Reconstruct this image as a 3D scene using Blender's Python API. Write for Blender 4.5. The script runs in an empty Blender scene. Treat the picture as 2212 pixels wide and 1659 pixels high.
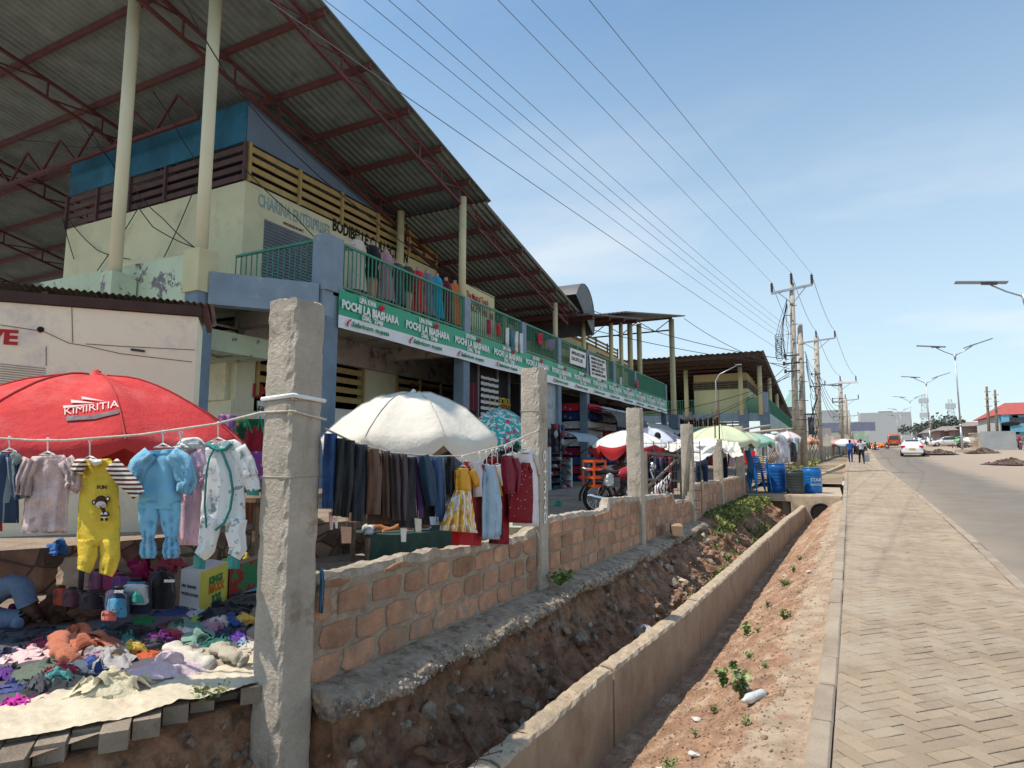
import bpy, bmesh, math, random
from mathutils import Vector, Matrix, noise, Euler
R=math.radians
random.seed(7)
scn=bpy.context.scene
col=scn.collection
# ---------------------------------------------------------------- camera model (level horizon, street runs along +Y)
F_=1366.0;CX_=1106.0;CY_=829.5;H_=1.6
pitch=math.atan(157/1366.);yaw=R(26.6)
fw=Vector((-math.sin(yaw)*math.cos(pitch),math.cos(yaw)*math.cos(pitch),math.sin(pitch)))
rt=Vector((math.cos(yaw),math.sin(yaw),0))
upv=Vector((math.sin(yaw)*math.sin(pitch),-math.cos(yaw)*math.sin(pitch),math.cos(pitch)))
def pl(tab,t):
    if t<=tab[0][0]: return tab[0][1]
    for (a,b),(c,d) in zip(tab,tab[1:]):
        if t<=c: return b+(d-b)*(t-a)/(c-a)
    return tab[-1][1]
GT=[(-40,-.6),(0,0),(20,.44),(50,1.12),(60,1.5),(75,2.05),(120,3.3),(200,5),(400,8),(3000,9)]
def G(Y): return pl(GT,Y)
def GM(Y): return .5+max(0,Y-14)*.012 if Y<45 else pl([(45,.87),(70,1.6),(120,3.0),(200,5),(400,8),(3000,9)],Y)
def at(x,y,X=None,Y=None,Z=None,g=None):
    r=fw+rt*((x-CX_)/F_)+upv*((CY_-y)/F_)
    if X is not None:t=X/r.x
    elif Y is not None:t=Y/r.y
    elif Z is not None:t=(Z-H_)/r.z
    else:
        t=1.0
        while t<600 and H_+r.z*t>g(r.y*t): t*=1.004
    return Vector((0,0,H_))+r*t
# ---------------------------------------------------------------- materials
_m={}
def nd(nt,t,**k):
    n=nt.nodes.new(t)
    for a,b in k.items(): setattr(n,a,b)
    return n
def newmat(name):
    m=bpy.data.materials.new(name);m.use_nodes=True
    return m,m.node_tree,m.node_tree.nodes['Principled BSDF']
def c4(c): return (c[0],c[1],c[2],1)
def noise_node(nt,vec,scale,detail=5,rough=.6):
    n=nd(nt,'ShaderNodeTexNoise');n.inputs['Scale'].default_value=scale;n.inputs['Detail'].default_value=detail;n.inputs['Roughness'].default_value=rough
    nt.links.new(vec,n.inputs['Vector']);return n.outputs['Fac']
def ramp(nt,fac,a,b,ca=(0,0,0),cb=(1,1,1)):
    r=nd(nt,'ShaderNodeValToRGB');r.color_ramp.elements[0].position=a;r.color_ramp.elements[1].position=b
    r.color_ramp.elements[0].color=c4(ca);r.color_ramp.elements[1].color=c4(cb)
    nt.links.new(fac,r.inputs['Fac']);return r.outputs['Color']
def mix(nt,fac,a,b,mode='MIX'):
    x=nd(nt,'ShaderNodeMix',data_type='RGBA',blend_type=mode)
    for s,v in ((0,fac),(6,a),(7,b)):
        if hasattr(v,'is_output') or isinstance(v,bpy.types.NodeSocket): nt.links.new(v,x.inputs[s])
        elif s==0: x.inputs[0].default_value=v
        else: x.inputs[s].default_value=c4(v)
    return x.outputs[2]
def mat(name,c,var=.12,vs=3.0,rough=.85,bump=.15,bs=40,dirt=None,metal=0,attr=0,spec=.3,coord='Object',streak=None,alpha=None,sheen=0):
    """procedural surface: base colour, broad variation, fine bump, optional dirt (colour, scale, lo, hi), optional per-face value"""
    if name in _m: return _m[name]
    m,nt,b=newmat(name)
    tc=nd(nt,'ShaderNodeTexCoord').outputs[coord]
    n1=noise_node(nt,tc,vs,6,.65)
    lo=tuple(max(0,k*(1-var*1.6)) for k in c);hi=tuple(min(1,k*(1+var*1.3)) for k in c)
    colr=ramp(nt,n1,.3,.7,lo,hi)
    if attr:
        a=nd(nt,'ShaderNodeAttribute',attribute_name='rnd')
        mr=nd(nt,'ShaderNodeMapRange');nt.links.new(a.outputs['Fac'],mr.inputs['Value']);mr.inputs['To Min'].default_value=1-attr;mr.inputs['To Max'].default_value=1+attr*.7
        vm=nd(nt,'ShaderNodeVectorMath',operation='SCALE');nt.links.new(colr,vm.inputs[0]);nt.links.new(mr.outputs[0],vm.inputs['Scale']);colr=vm.outputs[0]
    if dirt:
        for (dc,ds,a0,a1) in (dirt if isinstance(dirt,list) else [dirt]):
            f=ramp(nt,noise_node(nt,tc,ds,8,.7),a0,a1)
            colr=mix(nt,f,colr,dc)
    if streak:
        mp=nd(nt,'ShaderNodeMapping');mp.inputs['Scale'].default_value=(streak[1],streak[1],streak[1]*.08);nt.links.new(tc,mp.inputs[0])
        f=ramp(nt,noise_node(nt,mp.outputs[0],1,5,.6),streak[2],streak[3]);colr=mix(nt,f,colr,streak[0])
    nt.links.new(colr,b.inputs['Base Color'])
    b.inputs['Roughness'].default_value=rough;b.inputs['Metallic'].default_value=metal;b.inputs['Specular IOR Level'].default_value=spec
    if sheen: b.inputs['Sheen Weight'].default_value=sheen
    if bump:
        bn=nd(nt,'ShaderNodeBump');bn.inputs['Strength'].default_value=min(1,bump*3);bn.inputs['Distance'].default_value=.02
        nt.links.new(noise_node(nt,tc,bs,6,.7),bn.inputs['Height']);nt.links.new(bn.outputs[0],b.inputs['Normal'])
    if alpha is not None: b.inputs['Alpha'].default_value=alpha
    _m[name]=m;return m
def fabric(c,name=None,var=.1,fuzzy=0):
    name=name or 'cloth_%02x%02x%02x'%tuple(int(max(0,min(1,k))*255) for k in c)
    m=mat(name,c,var=var,vs=9,rough=.9,bump=.34,bs=13,spec=.15,sheen=.15)
    return m
def stripe(name,cols,axis,period,rough=.85,distort=0,duty=.5,base=None):
    """hard stripes along an object axis, alternating two colours"""
    if name in _m: return _m[name]
    m,nt,b=newmat(name);tc=nd(nt,'ShaderNodeTexCoord').outputs['Object']
    sp=nd(nt,'ShaderNodeSeparateXYZ');nt.links.new(tc,sp.inputs[0])
    a=nd(nt,'ShaderNodeMath',operation='MULTIPLY');nt.links.new(sp.outputs[axis],a.inputs[0]);a.inputs[1].default_value=1/period
    f=nd(nt,'ShaderNodeMath',operation='FRACT');nt.links.new(a.outputs[0],f.inputs[0])
    g=nd(nt,'ShaderNodeMath',operation='GREATER_THAN');nt.links.new(f.outputs[0],g.inputs[0]);g.inputs[1].default_value=duty
    nt.links.new(mix(nt,g.outputs[0],cols[0],cols[1]),b.inputs['Base Color']);b.inputs['Roughness'].default_value=rough
    b.inputs['Specular IOR Level'].default_value=.15
    _m[name]=m;return m
def dots(name,base,dot,scale,size=.25,extra=None,rough=.85):
    """cells of a second (and third) colour scattered on a base: prints on cloth, peeling"""
    if name in _m: return _m[name]
    m,nt,b=newmat(name);tc=nd(nt,'ShaderNodeTexCoord').outputs['Object']
    v=nd(nt,'ShaderNodeTexVoronoi');v.inputs['Scale'].default_value=scale;nt.links.new(tc,v.inputs['Vector'])
    l=nd(nt,'ShaderNodeMath',operation='LESS_THAN');nt.links.new(v.outputs['Distance'],l.inputs[0]);l.inputs[1].default_value=size
    c=mix(nt,l.outputs[0],base,dot)
    if extra:
        for i,(ec,es,lo,hi) in enumerate(extra):
            c=mix(nt,ramp(nt,noise_node(nt,tc,es,3,.5),lo,hi),c,ec)
    nt.links.new(c,b.inputs['Base Color']);b.inputs['Roughness'].default_value=rough;b.inputs['Specular IOR Level'].default_value=.15
    _m[name]=m;return m
# ---------------------------------------------------------------- mesh builder
class MB:
    def __init__(s): s.v=[];s.f=[];s.m=[];s.c=[];s.mi=0;s.rv=.5;s.sm=[];s.smooth=False
    def add(s,vs,fs):
        o=len(s.v);s.v+= [tuple(p) for p in vs]
        for f in fs: s.f.append([o+i for i in f]);s.m.append(s.mi);s.c.append(s.rv);s.sm.append(s.smooth)
    def box(s,c,d,rz=0,M=None,taper=1):
        x,y,z=d[0]/2,d[1]/2,d[2]/2
        vs=[Vector((a*x*(taper if k>0 else 1),b*y*(taper if k>0 else 1),k*z)) for k in(-1,1) for a,b in((-1,-1),(1,-1),(1,1),(-1,1))]
        if M is None: M=Matrix.Rotation(rz,3,'Z')
        vs=[M@p+Vector(c) for p in vs]
        s.add(vs,[(3,2,1,0),(4,5,6,7),(0,1,5,4),(1,2,6,5),(2,3,7,6),(3,0,4,7)])
    def bb(s,a,b):
        s.box([(a[i]+b[i])/2 for i in range(3)],[abs(b[i]-a[i]) for i in range(3)])
    def beam(s,p,q,w,h,up=(0,0,1)):
        p=Vector(p);q=Vector(q);d=q-p;L=d.length
        if L<1e-6:return
        y=d/L;x=y.cross(Vector(up))
        if x.length<1e-4:x=y.cross(Vector((1,0,0)))
        x.normalize();z=x.cross(y)
        M=Matrix((x,y,z)).transposed()
        s.box((p+q)/2,(w,L,h),M=M)
    def tube(s,pts,r,n=8,caps=True,sq=1):
        pts=[Vector(p) for p in pts];k=len(pts)
        rs=r if isinstance(r,(list,tuple)) else [r]*k
        rings=[];ref=None
        for i,p in enumerate(pts):
            t=(pts[min(i+1,k-1)]-pts[max(i-1,0)])
            if t.length<1e-9:t=Vector((0,0,1))
            t.normalize()
            if ref is None: ref=Vector((0,0,1)) if abs(t.z)<.9 else Vector((1,0,0))
            x=t.cross(ref)
            if x.length<1e-4:x=t.cross(Vector((0,1,0)))
            x.normalize();y=x.cross(t);ref=y
            rings.append([p+x*(math.cos(2*math.pi*j/n)*rs[i])+y*(math.sin(2*math.pi*j/n)*rs[i]*sq) for j in range(n)])
        vs=[p for rg in rings for p in rg]
        fs=[(i*n+j,i*n+(j+1)%n,(i+1)*n+(j+1)%n,(i+1)*n+j) for i in range(k-1) for j in range(n)]
        if caps: fs+=[tuple(range(n-1,-1,-1)),tuple(range((k-1)*n,k*n))]
        sm=s.smooth;s.smooth=n>4;s.add(vs,fs);s.smooth=sm
    def lathe(s,prof,c=(0,0,0),n=20,M=None):
        vs=[];k=len(prof)
        for r,z in prof:
            for j in range(n):
                p=Vector((r*math.cos(2*math.pi*j/n),r*math.sin(2*math.pi*j/n),z))
                if M: p=M@p
                vs.append(p+Vector(c))
        fs=[(i*n+j,i*n+(j+1)%n,(i+1)*n+(j+1)%n,(i+1)*n+j) for i in range(k-1) for j in range(n)]
        sm=s.smooth;s.smooth=True;s.add(vs,fs);s.smooth=sm
    def grid(s,fn,nu,nv,closeu=False):
        vs=[fn(i/nu,j/nv) for i in range(nu+1) for j in range(nv+1)]
        fs=[(i*(nv+1)+j,(i+1)*(nv+1)+j,(i+1)*(nv+1)+j+1,i*(nv+1)+j+1) for i in range(nu) for j in range(nv)]
        s.add(vs,fs)
    def ell(s,c,r,n=12,k=8,M=None,jit=0,seed=0):
        vs=[];rd=random.Random(seed)
        for i in range(k+1):
            th=math.pi*i/k
            for j in range(n):
                ph=2*math.pi*j/n
                p=Vector((math.sin(th)*math.cos(ph)*r[0],math.sin(th)*math.sin(ph)*r[1],-math.cos(th)*r[2]))
                if jit:
                    q=p.copy();q=Vector((q.x/r[0],q.y/r[1],q.z/r[2]))
                    p*=1+jit*noise.noise(q*1.7+Vector((seed*3.1,seed,0)))
                if M:p=M@p
                vs.append(p+Vector(c))
        s.add(vs,[(i*n+j,i*n+(j+1)%n,(i+1)*n+(j+1)%n,(i+1)*n+j) for i in range(k) for j in range(n)])
    def prism(s,poly,h0,h1,M=None,off=(0,0,0)):
        """polygon (2D) extruded between h0 and h1 along local z, then matrix M"""
        n=len(poly);M=M or Matrix.Identity(3);off=Vector(off)
        vs=[M@Vector((p[0],p[1],h0))+off for p in poly]+[M@Vector((p[0],p[1],h1))+off for p in poly]
        s.add(vs,[tuple(range(n-1,-1,-1)),tuple(range(n,2*n))]+[(i,(i+1)%n,n+(i+1)%n,n+i) for i in range(n)])
    def build(s,name,mats,parent=None,loc=None,world=True,label=None):
        if not isinstance(mats,(list,tuple)): mats=[mats]
        if parent is not None: org=WO[parent.name] if world else Vector((0,0,0))
        elif loc is not None: org=Vector(loc) if world else Vector((0,0,0))
        else:
            xs=[p[0] for p in s.v];ys=[p[1] for p in s.v];zs=[p[2] for p in s.v]
            org=Vector(((min(xs)+max(xs))/2,(min(ys)+max(ys))/2,min(zs))) if s.v else Vector((0,0,0))
        me=bpy.data.meshes.new(name)
        me.from_pydata([tuple(Vector(p)-org) for p in s.v],[],s.f)
        for mm in mats: me.materials.append(mm)
        me.polygons.foreach_set('material_index',s.m);me.polygons.foreach_set('use_smooth',s.sm)
        a=me.attributes.new('rnd','FLOAT','FACE');a.data.foreach_set('value',s.c)
        me.update()
        o=bpy.data.objects.new(name,me);col.objects.link(o)
        if parent is not None: o.parent=parent;WO[o.name]=org
        else:
            o.location=org if world or loc is None else Vector(loc);WO[o.name]=org
        if label:o['label']=label
        return o
WO={}
def tag(o,label=None,cat=None,group=None,kind=None):
    if label:o['label']=label
    if cat:o['category']=cat
    if group:o['group']=group
    if kind:o['kind']=kind
    return o
def thing(name,label,cat,loc=(0,0,0),group=None,local=False,rz=0):
    o=bpy.data.objects.new(name,None);col.objects.link(o);o.location=loc;o.empty_display_size=.2;o.rotation_euler.z=rz
    WO[o.name]=Vector((0,0,0)) if local else Vector(loc)
    return tag(o,label,cat,group)
def dup(root,loc,rz=None,label=None,group=None,scale=None):
    r=root.copy();col.objects.link(r);r.location=loc
    if rz is not None:r.rotation_euler.z=rz
    if scale:r.scale=(scale,)*3
    if label:r['label']=label
    if group:r['group']=group
    for ch in list(root.children):
        c=ch.copy();col.objects.link(c);c.parent=r
        for g in list(ch.children):
            d=g.copy();col.objects.link(d);d.parent=c
    return r
def struct(name,mb,m): 
    o=mb.build(name,m,loc=(0,0,0));o['kind']='structure';return o
def textmesh(mb,s,size,org,xd,yd,off=.0,ext=.002,shear=0,align='LEFT',sx=1,lw=None):
    """append lettering to a mesh builder; xd, yd = unit directions of the writing and of its up axis"""
    cu=bpy.data.curves.new('t','FONT');cu.body=s;cu.size=size;cu.offset=off*size;cu.extrude=ext;cu.shear=shear;cu.align_x=align;cu.resolution_u=2
    o=bpy.data.objects.new('t',cu);col.objects.link(o)
    dg=bpy.context.evaluated_depsgraph_get();me=bpy.data.meshes.new_from_object(o.evaluated_get(dg))
    xd=Vector(xd).normalized();yd=Vector(yd).normalized();zd=xd.cross(yd)
    wid=max([v.co.x for v in me.vertices],default=0)-min([v.co.x for v in me.vertices],default=0)
    k=sx if lw is None else lw/max(wid,1e-6)
    mb.add([Vector(org)+xd*(v.co.x*k)+yd*v.co.y+zd*v.co.z for v in me.vertices],[tuple(p.vertices) for p in me.polygons])
    bpy.data.objects.remove(o);bpy.data.curves.remove(cu);bpy.data.meshes.remove(me)
def nz(x,y,z=0,s=1.): return noise.noise(Vector((x*s,y*s,z*s)))
def fbm(x,y,z=0,s=1.,o=4): return noise.fractal(Vector((x*s,y*s,z*s)),.7,2.1,o)
# common materials
MT={}
MT['concrete']=mat('grey_concrete',(.42,.37,.31),var=.18,vs=5,bump=.3,bs=60,dirt=[((.22,.19,.16),4,.55,.75),((.5,.46,.4),14,.6,.8)])
MT['post']=mat('post_concrete',(.50,.44,.36),var=.15,vs=4,bump=.35,bs=45,dirt=[((.27,.22,.17),5,.56,.7),((.60,.54,.46),9,.58,.74),((.16,.13,.11),38,.68,.76)],streak=((.3,.24,.17),6,.55,.75))
MT['kerb']=mat('kerb_concrete',(.47,.38,.28),var=.12,vs=2,bump=.2,bs=60,dirt=((.33,.25,.18),3,.5,.75))
MT['soil']=mat('red_brown_soil',(.27,.145,.085),var=.4,vs=6,bump=.6,bs=30,dirt=[((.36,.25,.17),8,.5,.7),((.12,.06,.04),5,.56,.72)])
MT['gravel']=mat('orange_murram',(.385,.23,.145),var=.25,vs=5,bump=.7,bs=45,dirt=[((.52,.39,.27),3,.5,.62),((.22,.12,.08),25,.58,.66)],attr=.3)
MT['haunch']=mat('pale_mortar_haunch',(.43,.33,.235),var=.2,vs=6,bump=.8,bs=35,dirt=[((.36,.21,.14),7,.53,.65),((.48,.39,.29),3,.5,.7)])
MT['blue']=mat('blue_grey_paint',(.16,.215,.27),var=.12,vs=2,bump=.08,bs=20,dirt=[((.24,.26,.28),3,.62,.72),((.12,.1,.09),9,.7,.76)])
MT['cream']=mat('cream_yellow_paint',(.55,.50,.30),var=.06,vs=1.2,bump=.05,bs=20,dirt=((.42,.37,.24),2,.55,.8))
MT['green']=mat('green_railing_paint',(.06,.24,.15),var=.15,vs=8,rough=.5,bump=.03)
MT['red_steel']=mat('red_oxide_steel',(.115,.038,.036),var=.2,vs=4,rough=.6,bump=.05)
MT['iron']=None
MT['dark']=mat('dark_interior',(.015,.014,.014),bump=0)  # near-black paint standing in for the shade of unlit depth
MT['wood']=mat('weathered_wood',(.20,.14,.09),var=.3,vs=6,bump=.2)
MT['steel']=mat('galvanised_steel',(.42,.43,.44),var=.12,vs=3,rough=.4,metal=.6,bump=.03)
MT['black']=mat('black_plastic',(.02,.02,.022),var=.2,rough=.45,bump=.03)
MT['white']=mat('white_paint',(.78,.77,.74),var=.05,bump=.03)
MT['rubber']=mat('tyre_rubber',(.025,.024,.023),var=.2,rough=.8)
MT['glass']=mat('dark_glass',(.03,.04,.05),var=.1,rough=.08,bump=0,spec=.6)
MT['chrome']=mat('chrome',(.75,.75,.76),var=.02,rough=.15,metal=1,bump=0)
MT['rope']=mat('white_rope',(.62,.56,.46),var=.15,vs=20,bump=.2)
MT['skin']=mat('dark_skin',(.075,.035,.022),var=.1,rough=.55,bump=.03)
MT['hair']=mat('black_hair',(.012,.01,.01),var=.2,rough=.8,bump=.3,bs=120)
MT['cord']=mat('black_cable',(.03,.03,.032),var=.1,bump=0)
MT['wire']=mat('aluminium_wire',(.16,.17,.18),var=.1,bump=0,rough=.5)
def corrugated(name,c,axis,period,strength=.6,dirt=None,metal=0,rough=.5):
    m,nt,b=newmat(name);tc=nd(nt,'ShaderNodeTexCoord').outputs['Object']
    colr=ramp(nt,noise_node(nt,tc,1.3,6,.6),.3,.7,tuple(k*.75 for k in c),tuple(k*1.2 for k in c))
    if dirt: colr=mix(nt,ramp(nt,noise_node(nt,tc,dirt[1],6,.7),dirt[2],dirt[3]),colr,dirt[0])
    nt.links.new(colr,b.inputs['Base Color']);b.inputs['Roughness'].default_value=rough;b.inputs['Metallic'].default_value=metal
    sp=nd(nt,'ShaderNodeSeparateXYZ');nt.links.new(tc,sp.inputs[0])
    a=nd(nt,'ShaderNodeMath',operation='MULTIPLY');nt.links.new(sp.outputs[axis],a.inputs[0]);a.inputs[1].default_value=2*math.pi/period
    s=nd(nt,'ShaderNodeMath',operation='SINE');nt.links.new(a.outputs[0],s.inputs[0])
    bn=nd(nt,'ShaderNodeBump');bn.inputs['Strength'].default_value=strength;bn.inputs['Distance'].default_value=.04
    nt.links.new(s.outputs[0],bn.inputs['Height']);nt.links.new(bn.outputs[0],b.inputs['Normal'])
    return m
# ---------------------------------------------------------------- crumpled cloth, settled with a small position-based solver
import numpy as np
def settle(kind,seed,N=46,steps=27,iters=10):
    rs=np.random.RandomState(seed);g=np.linspace(-1,1,N);U,V=np.meshgrid(g,g,indexing='ij')
    if kind=='shirt': Mk=((np.abs(U)<.46)&(V<.95))|((V>.45)&(V<.95)&(np.abs(U)<1.0))
    elif kind=='trousers': Mk=(np.abs(U)<.50)&~((np.abs(U)<.05)&(V<.35))
    elif kind=='coat': Mk=((np.abs(U)<.6))|((V>.35)&(np.abs(U)<1.0))
    else: Mk=np.abs(U)<.9
    L=2/(N-1)*.5                                    # rest spacing: a garment about one metre square
    Z=np.zeros_like(U)
    a=rs.uniform(0,6.28);ca,sa=math.cos(a),math.sin(a);A=U*ca+V*sa;B=-U*sa+V*ca
    sx,sy=rs.uniform(.34,.5),rs.uniform(.5,.75)
    ph=rs.uniform(0,6.28,8)
    X=A*.5*sx*1.25;Y=B*.5*sy*1.25
    Z=.10+.07*np.sin(A*7+1.6*np.sin(B*2.3+ph[0])+ph[1])+.035*np.sin(B*8+2*np.sin(A*3+ph[2])+ph[3])+.004*rs.randn(N,N)
    X=X+.035*np.sin(B*6+ph[4])+.02*np.sin(B*13+A*4+ph[5]);Y=Y+.03*np.sin(A*6+ph[6])+.02*np.sin(A*12+B*5+ph[7])
    P=np.stack([X,Y,Z],-1);Vl=np.zeros_like(P);W=Mk.astype(float)
    def con(P,si,sj,rest,k):
        for par in (0,1):
            s0=slice(par if si or True else 0,None)
            # colour by parity of the stepping axis
            i0=np.arange(N-abs(si));j0=np.arange(N-abs(sj))
            I,J=np.meshgrid(i0,j0,indexing='ij')
            if si: sel=((I//max(1,si))%2==par)
            else: sel=((J//max(1,sj))%2==par)
            I=I[sel];J=J[sel];jj=J
            I2=I+si;J2=J+sj
            m=Mk[I,J]&Mk[I2,J2];I,J,I2,J2=I[m],J[m],I2[m],J2[m]
            d=P[I2,J2]-P[I,J];l=np.sqrt((d*d).sum(-1))+1e-9
            c=(k*.5*(l-rest)/l)
            if rest>L*1.6: c=np.where(l<rest,c*.9,c*0)       # bending only resists folding up
            c=c[:,None]*d
            P[I,J]+=c;P[I2,J2]-=c
    dt=1/60.
    for s in range(steps):
        Vl[...,2]-=3.0*dt;Vl*=.93
        Q=P+Vl*dt
        for it in range(iters):
            con(Q,1,0,L,1);con(Q,0,1,L,1)
            con(Q,2,0,2*L,.12);con(Q,0,2,2*L,.12)
            # soft floor: stacked layers keep a little height
            Q[...,2]=np.maximum(Q[...,2],.004)
        lo=Q[...,2]<.012
        Vl=(Q-P)/dt;sp=np.sqrt((Vl**2).sum(-1,keepdims=True));Vl*=np.minimum(1,1.2/(sp+1e-6))
        Vl[lo]*=.35
        P=Q
    k=Mk
    for _ in range(2):
        S=P.copy();c_=np.zeros((N,N,1))
        S[1:]+=P[:-1];S[:-1]+=P[1:];S[:,1:]+=P[:,:-1];S[:,:-1]+=P[:,1:];P=np.where(k[...,None]&np.roll(k,1,0)[...,None]&np.roll(k,-1,0)[...,None]&np.roll(k,1,1)[...,None]&np.roll(k,-1,1)[...,None],S/5,P)
    x0,x1=P[k][:,0].min(),P[k][:,0].max();y0,y1=P[k][:,1].min(),P[k][:,1].max();zz=np.percentile(P[k][:,2],97)
    P[...,0]=(P[...,0]-(x0+x1)/2)/(x1-x0);P[...,1]=(P[...,1]-(y0+y1)/2)/(y1-y0);P[...,2]=np.minimum(P[...,2]/zz,1.25)
    idx=-np.ones((N,N),int);idx[k]=np.arange(k.sum());vs=P[k]
    fs=[(idx[i,j],idx[i+1,j],idx[i+1,j+1],idx[i,j+1]) for i in range(N-1) for j in range(N-1) if k[i,j] and k[i+1,j] and k[i+1,j+1] and k[i,j+1]]
    return vs,fs
CLOTHS=[settle(kd_,sd_) for kd_,sd_ in (('shirt',1),('trousers',2),('coat',3),('shirt',4),('sheet',5),('trousers',6),('coat',7),('shirt',8),('sheet',9),('coat',10))]
# ================================================================= world, sun, camera
w=bpy.data.worlds.new('World');scn.world=w;w.use_nodes=True
nt=w.node_tree;bg=nt.nodes['Background']
SUN=Vector((-.82,-.57,0)).normalized()*math.cos(R(61))+Vector((0,0,math.sin(R(61))))
sky=nd(nt,'ShaderNodeTexSky');sky.sky_type='NISHITA';sky.sun_disc=False;sky.sun_elevation=R(61)
sky.sun_rotation=math.atan2(SUN.x,SUN.y);sky.altitude=1100;sky.air_density=1.0;sky.dust_density=1.2;sky.ozone_density=1.3
tc=nd(nt,'ShaderNodeTexCoord').outputs['Generated']
sp=nd(nt,'ShaderNodeSeparateXYZ');nt.links.new(tc,sp.inputs[0])
# soft clouds: direction projected on a plane overhead
zc=nd(nt,'ShaderNodeMath',operation='MAXIMUM');nt.links.new(sp.outputs[2],zc.inputs[0]);zc.inputs[1].default_value=.0
za=nd(nt,'ShaderNodeMath',operation='ADD');nt.links.new(zc.outputs[0],za.inputs[0]);za.inputs[1].default_value=.185
dv=nd(nt,'ShaderNodeVectorMath',operation='DIVIDE');cb=nd(nt,'ShaderNodeCombineXYZ')
nt.links.new(tc,dv.inputs[0])
for i in range(3): nt.links.new(za.outputs[0],cb.inputs[i])
nt.links.new(cb.outputs[0],dv.inputs[1])
mp=nd(nt,'ShaderNodeMapping');mp.inputs['Scale'].default_value=(.55,1.0,.0);mp.inputs['Location'].default_value=(1.35,3.3,0);nt.links.new(dv.outputs[0],mp.inputs[0])
cn=noise_node(nt,mp.outputs[0],1.1,7,.55)
cl=ramp(nt,cn,.48,.74)
elev=ramp(nt,sp.outputs[2],.05,.5,(1,1,1),(.25,.25,.25))
cf=nd(nt,'ShaderNodeMath',operation='MULTIPLY');nt.links.new(cl,cf.inputs[0]);nt.links.new(elev,cf.inputs[1])
haze=ramp(nt,sp.outputs[2],.0,.62,(.85,.85,.85),(.08,.08,.08))
tint=mix(nt,1.0,sky.outputs[0],(.90,1.18,1.17),'MULTIPLY')
hz=mix(nt,haze,tint,(4.1,4.65,4.85))
fin=mix(nt,cf.outputs[0],hz,(5.6,5.65,5.6))
nt.links.new(fin,bg.inputs['Color']);bg.inputs['Strength'].default_value=.185
sl=bpy.data.lights.new('sun','SUN');sl.energy=5.0;sl.angle=R(.6);sl.color=(1,.90,.77)
so=bpy.data.objects.new('sun',sl);col.objects.link(so);so.rotation_euler=(-SUN).to_track_quat('-Z','Y').to_euler();so.location=(0,0,30)
cam=bpy.data.cameras.new('camera');cam.sensor_width=36;cam.lens=36*F_/2212;cam.clip_end=6000;cam.clip_start=.05
co=bpy.data.objects.new('camera',cam);col.objects.link(co);co.location=(0,0,H_)
co.rotation_euler=Matrix((rt,upv,-fw)).transposed().to_euler();scn.camera=co
scn.view_settings.view_transform='Standard';scn.view_settings.look='None';scn.view_settings.exposure=0
scn.render.resolution_x=1024;scn.render.resolution_y=768
# ================================================================= ground surfaces
KX=[(-3,-.42),(0,-.32),(3.5,-.2),(7.7,-.08),(23,.3),(50,.93),(75,1.9),(120,3.5),(400,12)]
SX=[(-3,1.75),(9,1.85),(13,2.05),(22,2.3),(50,2.95),(75,3.8),(120,5.4),(400,14)]
def kx(Y): return pl(KX,Y)
def sxr(Y): return pl(SX,Y)
def stations(a,b,n,pw=2.0):
    return [a+(b-a)*(i/n)**pw for i in range(n+1)]
def ribbon(mb,edges,st):
    """edges: list of (X(Y), Z(Y))"""
    k=len(edges);vs=[]
    for Y in st:
        for ex,ez in edges: vs.append((ex(Y),Y,ez(Y)))
    mb.add(vs,[(i*k+j,i*k+j+1,(i+1)*k+j+1,(i+1)*k+j) for i in range(len(st)-1) for j in range(k-1)])
ST=stations(-6,420,90,2.2)
# asphalt with dusty far side
m,nt_,b_=newmat('asphalt_road');tcx=nd(nt_,'ShaderNodeTexCoord').outputs['Object'];spx=nd(nt_,'ShaderNodeSeparateXYZ');nt_.links.new(tcx,spx.inputs[0])
base=ramp(nt_,noise_node(nt_,tcx,1.2,8,.6),.3,.7,(.135,.12,.10),(.195,.175,.148))
fine=ramp(nt_,noise_node(nt_,tcx,60,4,.7),.35,.7,(.7,.7,.7),(1.15,1.15,1.15));base=mix(nt_,1.0,base,fine,'MULTIPLY')
# dust: grows away from the wheel tracks; x minus slope*y gives distance across the road
mm=nd(nt_,'ShaderNodeMath',operation='MULTIPLY_ADD');nt_.links.new(spx.outputs[1],mm.inputs[0]);mm.inputs[1].default_value=-.03;nt_.links.new(spx.outputs[0],mm.inputs[2])
nn=nd(nt_,'ShaderNodeMath',operation='MULTIPLY_ADD');nt_.links.new(noise_node(nt_,tcx,.8,6,.6),nn.inputs[0]);nn.inputs[1].default_value=1.6;nt_.links.new(mm.outputs[0],nn.inputs[2])
df=ramp(nt_,nn.outputs[0],0,1);rr=nt_.nodes[-1]
mr=nd(nt_,'ShaderNodeMapRange');nt_.links.new(nn.outputs[0],mr.inputs['Value']);mr.inputs['From Min'].default_value=2.2;mr.inputs['From Max'].default_value=10
rr.color_ramp.elements[0].position=0;rr.color_ramp.elements[0].color=(.6,.6,.6,1);rr.color_ramp.elements[1].position=.12;rr.color_ramp.elements[1].color=(.25,.25,.25,1)
e=rr.color_ramp.elements.new(.36);e.color=(.12,.12,.12,1);e=rr.color_ramp.elements.new(.5);e.color=(.8,.8,.8,1);e=rr.color_ramp.elements.new(1);e.color=(1,1,1,1)
nt_.links.new(mr.outputs[0],rr.inputs['Fac'])
nt_.links.new(mix(nt_,rr.outputs[0],base,(.36,.28,.21)),b_.inputs['Base Color']);b_.inputs['Roughness'].default_value=.9
bn=nd(nt_,'ShaderNodeBump');bn.inputs['Strength'].default_value=.4;bn.inputs['Distance'].default_value=.01;nt_.links.new(noise_node(nt_,tcx,70,5,.7),bn.inputs['Height']);nt_.links.new(bn.outputs[0],b_.inputs['Normal'])
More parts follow.
